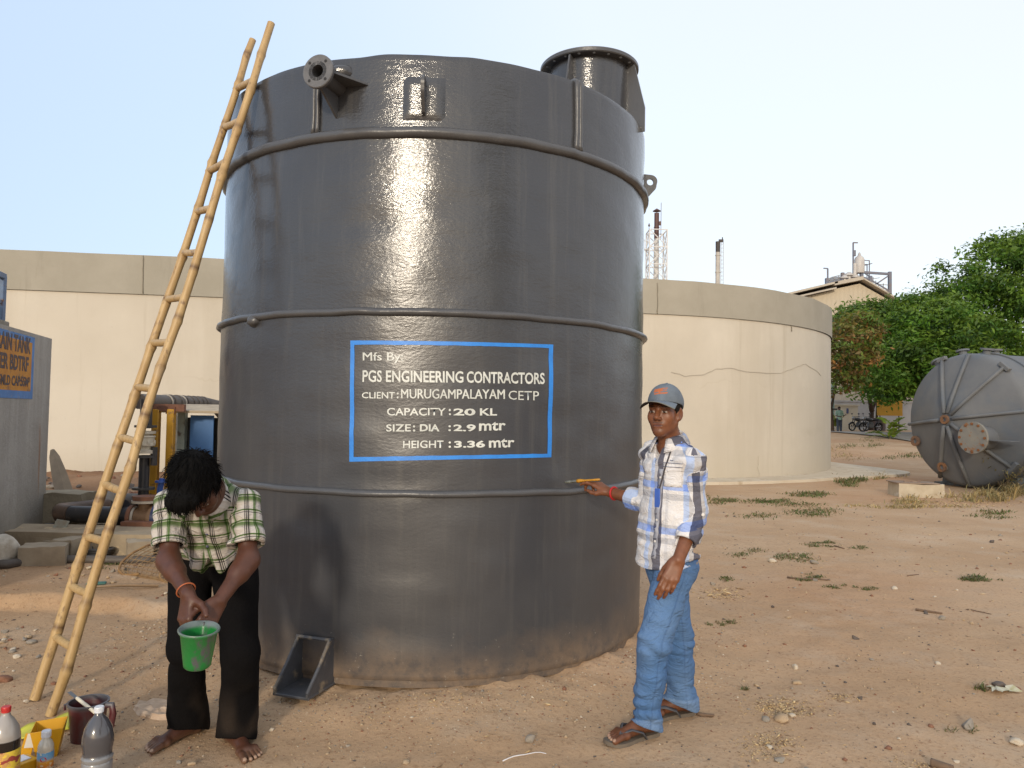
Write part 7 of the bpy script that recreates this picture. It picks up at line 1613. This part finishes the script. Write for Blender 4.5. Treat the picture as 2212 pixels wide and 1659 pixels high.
sh = link_mesh('plastic_sheet', Vs, [(i*ny2+j, (i+1)*ny2+j, (i+1)*ny2+j+1, i*ny2+j+1) for i in range(nx2-1) for j in range(ny2-1)], pmat('yellow_green_sheet', (.55, .56, .05), (.48, .42, .06), 12, .5, .3), None, 180, org=A_); md = sh.modifiers.new('t', 'SOLIDIFY'); md.thickness = .003
tag(sh, 'crumpled yellow green sheet on the sand behind the cut jug', 'sheet')
bx = Gg(38, 1668); mb = MB(); mb.box(bx+[0, 0, .022], (.085, .12, .044), rotz(-.5), .002); yb_ = mb.build('yellow_box', YJ, None, 30, bx); tag(yb_, 'small yellow carton with a white top label, beside the left edge bottle', 'box')
mb = MB(); mb.box(bx+[-.008, .01, .0455], (.06, .075, .002), rotz(-.5)); mb.build('label', pmat('white_label', (.66, .68, .74)), yb_, None)
# flaky board
fb0 = Gg(330, 1540); Vs = []; r = np.random.default_rng(3); mb = MB()
ol = [(286, 1531), (300, 1520), (330, 1517), (372, 1519), (392, 1530), (388, 1549), (360, 1556), (325, 1553), (300, 1546)]
pts = [Gg(u, v) for u, v in ol]; m = len(pts); ctr = np.mean(pts, 0); V = []
for ring_, (sc_, dz_) in enumerate(((1, -.004), (1.0, .012), (.86, .020), (.6, .018), (.3, .022))):
    for k, p in enumerate(pts):
        for f_ in (0, .5):
            w_ = p*(1-f_)+pts[(k+1) % m]*f_; w_ = ctr+(w_-ctr)*sc_*(1+.07*r.normal()); w_ = w_.copy(); w_[2] = g1(w_[0], w_[1])+dz_+.004*r.normal(); V.append(w_)
m2 = 2*m; F = [(a*m2+i, a*m2+(i+1) % m2, (a+1)*m2+(i+1) % m2, (a+1)*m2+i) for a in range(4) for i in range(m2)]+[tuple(4*m2+i for i in range(m2))]
fbo = link_mesh('flaking_board', V, F, pmat('bleached_board', (.56, .42, .30), (.44, .31, .21), 9, .9, .6, 25, .01, stretch=(1, 4, 1)), None, 15, org=fb0); tag(fbo, 'pale flaking scrap of board on the sand left of the bending man', 'board')
# ================================================================== stones, sticks, gravel, grass
def rockmesh(seed, flat_, ang):
    V = IV*np.array([1, .8, flat_]); n_ = 1+.30*vn(IV, 1.1, seed)+.14*vn(IV, 2.6, seed+3)+.05*vn(IV, 7, seed+5)
    if ang:
        r = np.random.default_rng(seed)
        V = V*n_[:, None]
        for _ in range(7):
            d = r.normal(size=3); d /= np.linalg.norm(d); h = V @ d; lim = .62*np.abs(d @ np.array([1, .8, flat_])).clip(.45); ex = np.clip(h-lim, 0, None); V = V-np.outer(ex*.92, d)
        return V
    return V*n_[:, None]
SM = [pmat('stone_grey', (.30, .26, .21), (.22, .19, .155), 14, .9, .4, 50, .003), pmat('stone_tan', (.44, .33, .21), (.34, .24, .15), 14, .9, .4, 50, .003), pmat('stone_red_brown', (.26, .125, .07), (.19, .09, .055), 14, .9, .4, 50, .003), pmat('stone_dark', (.12, .095, .08), (.085, .07, .06), 14, .85, .4, 50, .003), pmat('stone_pale', (.55, .47, .36), (.44, .37, .28), 14, .9, .4, 50, .003)]
RK = {}
def rock(p, s, mi, sh_, rz_, sink=.3):
    key = (mi, sh_)
    if key not in RK:
        V = rockmesh(20+sh_*7, (.62, .5, .75, .42)[sh_ % 4], sh_ % 2 == 0); me_o = link_mesh('stone', V, IF, SM[mi], None, 35 if sh_ % 2 == 0 else 180); RK[key] = me_o; o = me_o
    else: o = RK[key].copy(); COL.objects.link(o)
    hh = (.62, .5, .75, .42)[sh_ % 4]; o.location = (p[0], p[1], p[2]+s*hh*(1-sink)-s*hh*.2); o.scale = (s, s, s); o.rotation_euler = (random.uniform(-.25, .25), random.uniform(-.25, .25), rz_); return o
named = [(1146, 1594, 27, 0, 0, 'rounded grey stone alone on the sand before the tank'), (2036, 1334, 17, 0, 0, 'grey stone on bare ground left of the thin brown stick'), (1848, 1377, 15, 3, 2, 'dark stone with a flat top in the middle of the right yard'),
 (2092, 1564, 34, 0, 2, 'large flat grey stone near the right edge'), (2196, 1600, 26, 4, 1, 'pale round stone at the right edge'), (1688, 1549, 30, 1, 1, 'tan stone lying among dry chaff right of the man'), (1654, 1552, 17, 0, 1, 'grey pebble touching the tan stone in the chaff'), (1712, 1543, 15, 4, 3, 'small pale stone right of the tan stone in the chaff'),
 (1716, 1440, 16, 4, 0, 'pale stone above its partner, right of the man'), (1722, 1472, 19, 1, 3, 'flat tan stone below a pale stone, right of the man'), (1668, 1210, 16, 4, 1, 'pale round stone beside the low weed patch'), (1760, 1213, 18, 0, 3, 'flattish grey stone right of the low weed patch'), (1540, 1260, 13, 0, 2, 'grey stone nearest the knee of the jeans'),
 (1745, 1665, 24, 0, 0, 'angular grey stone at the bottom edge'), (1870, 1666, 20, 1, 1, 'tan stone at the bottom edge of the right yard'), (2158, 1475, 24, 3, 3, 'dark flat stone above a scrap of white litter'), (2196, 1487, 17, 2, 3, 'red brown stone beside the scrap of white litter'), (877, 1645, 15, 1, 1, 'tan pebble right of the bare foot of the bending man'), (415, 1647, 17, 1, 3, 'tan pebble between the bare feet of the bending man'), (386, 1645, 11, 0, 1, 'small grey pebble between the bare feet'),
 (8, 1463, 32, 2, 3, 'red brown brick lump at the left edge'), (56, 1515, 12, 4, 0, 'pale chip at the foot of the ladder'), (1598, 1665, 22, 1, 0, 'tan rock at the bottom edge right of the man'), (1480, 1700, 20, 0, 1, 'grey stone cut by the bottom edge'), (1685, 1640, 22, 0, 2, 'upright grey stone among chaff at the bottom')]
for u, v, px_, mi, sh_, lb in named:
    p = Gg(u, v+px_*.25); s = px_*.5/1630*p[1]*1.15; o = rock(p, s, mi, sh_, random.uniform(0, 6)); tag(o, lb, 'stone')
r = np.random.default_rng(12)
lbls = ['small grey stone on the sandy yard', 'small tan stone on the sandy yard', 'small red brown stone on the sandy yard', 'small dark stone on the sandy yard', 'small pale stone on the sandy yard']
cnt = 0
while cnt < 170:
    u, v = r.uniform(-20, 2230), 1075+590*r.random()**.8
    if u < 640 and v < 1300: continue
    p = Gg(u, v)
    if math.hypot(p[0]-TC[0], p[1]-TC[1]) < 1.6 or (abs(p[0]+1.4) < .3 and p[1] < 3.6): continue
    if u < 260 and v > 1500: continue
    if 620 < u < 1300 and r.random() < .5: continue
    px_ = r.uniform(3.6, 8.0) if r.random() < .85 else r.uniform(9, 15); mi = int(r.choice(5, p=[.26, .34, .14, .14, .12])); o = rock(p, px_*.5/1630*p[1]*(1.0 if v > 1150 else .8), mi, int(r.integers(4)), r.uniform(0, 6), .35)
    tag(o, lbls[mi], 'stone', 'small stones scattered over the yard, '+('grey', 'tan', 'red brown', 'dark', 'pale')[mi]); cnt += 1
# rubble heaps on the left: bank below the basin, and by the ladder
for k in range(122):
    if k < 90: x, y = r.uniform(-8.6, -3.6), r.uniform(11.0, 14.2); s = r.uniform(.03, .09); g_ = 'stones on the brown bank'; lb = 'stone on the brown earth bank below the basin wall'; mi = int(r.choice([0, 2, 2, 2, 3, 3]))
    elif k < 108: p = Gg(r.normal(20, 28), r.normal(1392, 14)); x, y = p[0], p[1]; s = r.uniform(.012, .035); g_ = 'rubble heap at the left edge'; lb = 'broken stone in the small rubble heap at the left edge'; mi = int(r.integers(5))
    else: p = Gg(r.normal(385, 25), r.normal(1295, 7)); x, y = p[0], p[1]; s = r.uniform(.012, .03); g_ = 'pebbles by the bending man'; lb = 'pebble in the low heap left of the bending man'; mi = int(r.integers(5))
    tag(rock(np.array([x, y, g1(x, y)]), s, mi, int(r.integers(4)), r.uniform(0, 6)), lb, 'stone', g_)
for k in range(64):
    if k < 40: u, v = r.uniform(-10, 345), r.normal(1224, 16); g_ = 'terrace rubble below the low wall'; lb = 'broken rubble stone strewn on the terrace below the low wall'; px_ = r.uniform(5, 17)
    else: u, v = r.uniform(-10, 345), r.normal(1303, 6); g_ = 'stones along the terrace edge'; lb = 'stone lying along the crumbling terrace edge'; px_ = r.uniform(5, 13)
    p = Gg(u, v); tag(rock(p, px_*.5/1630*p[1], int(r.choice([0, 1, 1, 2, 4])), int(r.integers(4)), r.uniform(0, 6)), lb, 'stone', g_)
WOOD = pmat('dry_stick', (.19, .12, .075), (.13, .085, .055), 20, .9, .3)
def stick(u0, v0, u1, v1, r_, name, label, cat, mat=WOOD, bend=.02):
    a, b = Gg(u0, v0), Gg(u1, v1); m_ = []; 
    for s in np.linspace(0, 1, 9): p = a+(b-a)*s; p = p+np.array([0, bend*math.sin(s*math.pi)+.3*bend*math.sin(s*9), 0]); p[2] = g1(p[0], p[1])+r_*.8; m_.append(p)
    mb = MB(); mb.tube(m_, [r_*(1-.4*i/8) for i in range(9)], 6); o = mb.build(name, mat, None, 180, m_[0]); tag(o, label, cat)
stick(1701, 1249, 1792, 1253, .010, 'dry_stick', 'long crooked stick lying left of the middle of the right yard', 'stick', bend=-.06)
stick(1978, 1319, 2036, 1327, .011, 'dry_stick', 'straight brown stick with a knobbed end on the right yard', 'stick', bend=.004)
stick(2088, 1318, 2142, 1328, .005, 'dry_stick', 'thin curved twig on the far side of the right grey stone', 'twig', bend=.05)
stick(1505, 1544, 1542, 1548, .010, 'dry_stick', 'short dark twig right of the rear sandal', 'twig', bend=-.01)
stick(1086, 1645, 1180, 1630, .0028, 'string', 'curl of pale string on the sand near the bottom', 'string', pmat('pale_string', (.66, .65, .66)), .03)
stick(1802, 1180, 1824, 1186, .008, 'dry_stick', 'short brown stick among pebbles behind the weed patch', 'twig', bend=.01)
stick(2010, 1655, 2060, 1668, .020, 'wood_splinter', 'broken brown wood splinter at the bottom right', 'wood scrap', bend=.0)
stick(1960, 1245, 1985, 1242, .006, 'dry_stick', 'tiny twig near the pale dusty patch', 'twig', bend=.01)
# litter
p = Gg(2165, 1494); mb = MB(); k = 10; mb.add([p+np.array([(i/(k-1)-.5)*.16+.01*r.normal(), (j/2-.5)*.07+.008*r.normal(), .008+.010*abs(r.normal())]) for i in range(k) for j in range(3)], [(i*3+j, (i+1)*3+j, (i+1)*3+j+1, i*3+j+1) for i in range(k-1) for j in range(2)]); o = mb.build('plastic_wrapper', pmat('white_wrapper', (.62, .58, .46), (.45, .40, .2), 30, .4, .2), None, 180, p); tag(o, 'crumpled whitish wrapper below the dark flat stone', 'litter')
# gravel, chaff and grass are ground cover
def scatter(name, n, region, size, mat, label, cat, kind_, seed):
    r = np.random.default_rng(seed); V = []; F = []; k = 0
    oct_ = np.array([(1, 0, 0), (-1, 0, 0), (0, 1, 0), (0, -1, 0), (0, 0, 1), (0, 0, -1)], float); of = [(0, 2, 4), (2, 1, 4), (1, 3, 4), (3, 0, 4), (2, 0, 5), (1, 2, 5), (3, 1, 5), (0, 3, 5)]
    pts = region(r, n); zz2 = gh(pts[:, 0], pts[:, 1]); mi_ = []
    for (x, y), z in zip(pts, zz2):
        s = size*math.exp(r.normal()*.45)*min(2.4, max(.8, y/4.2)); 
        if kind_ == 'pebble': v_ = oct_*np.array([1, .8, .6])*s*(1+.25*r.normal(size=(6, 1)))
        else: v_ = oct_*np.array([1, .28, .12])*s*(1+.2*r.normal(size=(6, 1)))
        v_ = v_ @ rotz(r.uniform(0, 6.3)).T
        if kind_ != 'pebble': v_[:, 2] += v_[:, 0]*r.uniform(-.4, .4)
        V.append(v_+np.array([x, y, z+s*.15])); F += [tuple(i+k for i in f) for f in of]; mi_ += [int(r.integers(len(mat)))]*8; k += 6
    o = link_mesh(name, np.concatenate(V), np.array(F), mat, None, None); o.data.polygons.foreach_set('material_index', np.array(mi_, np.int32)); tag(o, label, cat, kind='stuff')
def reg_view(r, n):
    out = []
    while len(out) < n:
        u, v = r.uniform(-60, 2270), 1040+640*r.random()**.9; p = G(u, v, .02)
        if math.hypot(p[0]-TC[0], p[1]-TC[1]) > TR+.03: out.append(p[:2])
    return np.array(out)
def reg_tank(r, n):
    a = r.uniform(math.pi, 2*math.pi, n); q = TR+.04+np.abs(r.normal(size=n))*.35; return np.stack([TC[0]+q*np.cos(a), TC[1]+q*np.sin(a)], 1)
scatter('gravel', 5200, reg_view, .0040, [SM[1], SM[0], SM[2], SM[3], SM[1]], 'fine gravel and grit scattered over the yard', 'gravel', 'pebble', 3)
scatter('coarse_sand', 4000, reg_tank, .0042, [SM[1], SM[1], SM[4], SM[0], SM[2]], 'coarse sand grains heaped against the foot of the tank', 'sand', 'pebble', 4)
CH = [pmat('dry_chaff', (.58, .40, .19), (.46, .30, .13)), pmat('pale_chaff', (.66, .50, .28), (.55, .40, .2)), pmat('dark_chaff', (.22, .14, .07), (.17, .1, .05))]
spots_c = [(1690, 1520, 60, 20, 900), (1660, 1600, 55, 25, 700), (1560, 1275, 45, 14, 350), (1990, 1640, 45, 14, 260), (1815, 1495, 26, 9, 160), (2060, 1085, 120, 10, 700), (900, 1530, 160, 25, 350)]
def reg_chaff(r, n):
    out = []
    for u, v, a, b, k in spots_c:
        for _ in range(k): p = G(u+a*r.normal()*.6, v+b*r.normal()*.6, .02); out.append(p[:2])
    for _ in range(900): p = G(r.uniform(0, 2212), r.uniform(1080, 1659), .02); out.append(p[:2])
    out = np.array(out); return out[np.hypot(out[:, 0]-TC[0], out[:, 1]-TC[1]) > TR+.05]
scatter('dry_chaff', 0, reg_chaff, .0075, CH, 'dry straw chaff and leaf bits strewn in patches', 'chaff', 'chaff', 6)
spots_g = [(1740, 1094, 105, 16, 1500, .05), (1560, 1076, 45, 9, 600, .06), (1665, 1080, 50, 6, 450, .05), (1745, 1066, 70, 7, 600, .07), (1840, 1040, 45, 9, 700, .12), (1860, 1028, 40, 5, 500, .10), (1665, 1192, 62, 13, 700, .035), (2098, 1243, 36, 8, 700, .04), (1780, 1175, 40, 5, 260, .035), (1765, 1168, 28, 4, 200, .03), (1855, 1180, 26, 4, 160, .03), (1760, 1243, 24, 5, 200, .03), (1735, 1249, 26, 5, 180, .03), (1800, 1264, 28, 4, 160, .03), (1870, 1266, 26, 4, 160, .03), (1565, 1243, 22, 5, 160, .03), (1562, 1340, 26, 5, 200, .03), (2140, 1246, 22, 4, 120, .03), (1850, 972, 60, 6, 500, .12), (1975, 990, 60, 6, 400, .12), (2150, 1110, 60, 8, 350, .06), (1495, 1655, 40, 6, 120, .02),
  (190, 1227, 55, 8, 900, .03), (270, 1226, 25, 8, 400, .05), (1610, 1475, 12, 5, 60, .03), (2115, 1480, 14, 6, 60, .05), (2090, 1560, 40, 8, 60, .03)]
def grass(name, spots, cols, label, seed, hs=1.0, wdt_=.0032):
    r = np.random.default_rng(seed); P0 = []; H0 = []
    for u, v, a, b, k, h in spots:
        cu = r.normal(size=(7, 2))*np.array([a, b])*.55
        for _ in range(k): c_ = cu[r.integers(7)]; P0.append(G(u+c_[0]+a*.20*r.normal(), v+c_[1]+b*.20*r.normal(), .03)); H0.append(h*math.exp(.35*r.normal()))
    P0 = np.array(P0); H0 = np.array(H0); ok = np.hypot(P0[:, 0]-TC[0], P0[:, 1]-TC[1]) > TR+.05; P0 = P0[ok]; H0 = H0[ok]; n = len(P0); P0[:, 2] = gh(P0[:, 0], P0[:, 1])-.004
    an = r.uniform(0, 6.3, n); d = np.stack([np.cos(an), np.sin(an), 0*an], 1); w_ = np.stack([-d[:, 1], d[:, 0], 0*an], 1)*(wdt_*np.clip(P0[:, 1:2]/4.5, 1, 3.2)); l_ = (H0*hs*r.uniform(.5, 1.3, n))[:, None]; ln = r.uniform(.4, 1.5, n)[:, None]
    m_ = P0+d*l_*ln*.5+UP*l_*.6; e_ = P0+d*l_*ln+UP*l_*.7
    V = np.stack([P0-w_, P0+w_, m_+w_*.7, m_-w_*.7, m_-w_*.7, m_+w_*.7, e_+w_*.1, e_-w_*.1], 1).reshape(-1, 3); c_ = np.array(cols)[r.integers(len(cols), size=n)]*r.uniform(.7, 1.3, (n, 1)); cc = np.repeat(np.concatenate([c_, np.ones((n, 1))], 1), 8, 0)
    o = link_mesh(name, np.array(V), np.arange(len(V)).reshape(-1, 4), leafm.m, None, None, {'tint': ('COL', np.array(cc))}); tag(o, label, 'grass', kind='stuff')
grass('grass', spots_g, [(.11, .14, .04), (.14, .15, .05), (.085, .125, .03), (.22, .17, .085), (.26, .19, .10)], 'low green and drying weeds in patches on the yard', 21, .62)
grass('dry_grass', [(2070, 1074, 70, 8, 300, .14), (2150, 1070, 60, 10, 420, .2), (1960, 1080, 50, 6, 260, .10), (2190, 1060, 30, 20, 400, .3), (1905, 1030, 30, 8, 200, .12), (2010, 1092, 120, 8, 500, .06), (1800, 985, 80, 10, 400, .1)], [(.42, .31, .13), (.36, .26, .11), (.46, .36, .18), (.25, .21, .09)], 'dry straw coloured grass round the inspection chamber and the grey vessel', 22, .75)
def twiggy(u, v, h, seed, label):
    b = Gg(u, v); r = np.random.default_rng(seed); root = thing('dry_bush', b, label, 'bush'); mb = MB(); V = []; cc = []
    for _ in range(16):
        d = unit(np.array([r.normal()*.5, r.normal()*.5, 1])); p = b.copy(); pts = [p]
        for s in range(5): d = unit(d+r.normal(size=3)*.22); p = p+d*h*.2; pts.append(p)
        mb.tube(pts, [.008, .007, .006, .005, .004, .002], 5)
        for q in pts[2:]:
            for _k in range(7):
                o_ = q+r.normal(size=3)*.06; a_ = r.normal(size=3)*.022; b_ = r.normal(size=3)*.014; V += [o_-a_, o_-b_, o_+a_, o_+b_]; cc += [(*(np.array((.20, .17, .07))*r.uniform(.6, 1.4)), 1)]*4
    mb.build('stem', pmat('grey_twig', (.26, .2, .13)), root, 180); link_mesh('foliage', np.array(V), np.arange(len(V)).reshape(-1, 4), leafm.m, root, None, {'tint': ('COL', np.array(cc))})
twiggy(2170, 1062, 1.0, 3, 'dry twiggy bush before the shaded side of the grey vessel'); twiggy(2205, 1050, 1.2, 4, 'dry twiggy bush at the right edge beside the grey vessel')
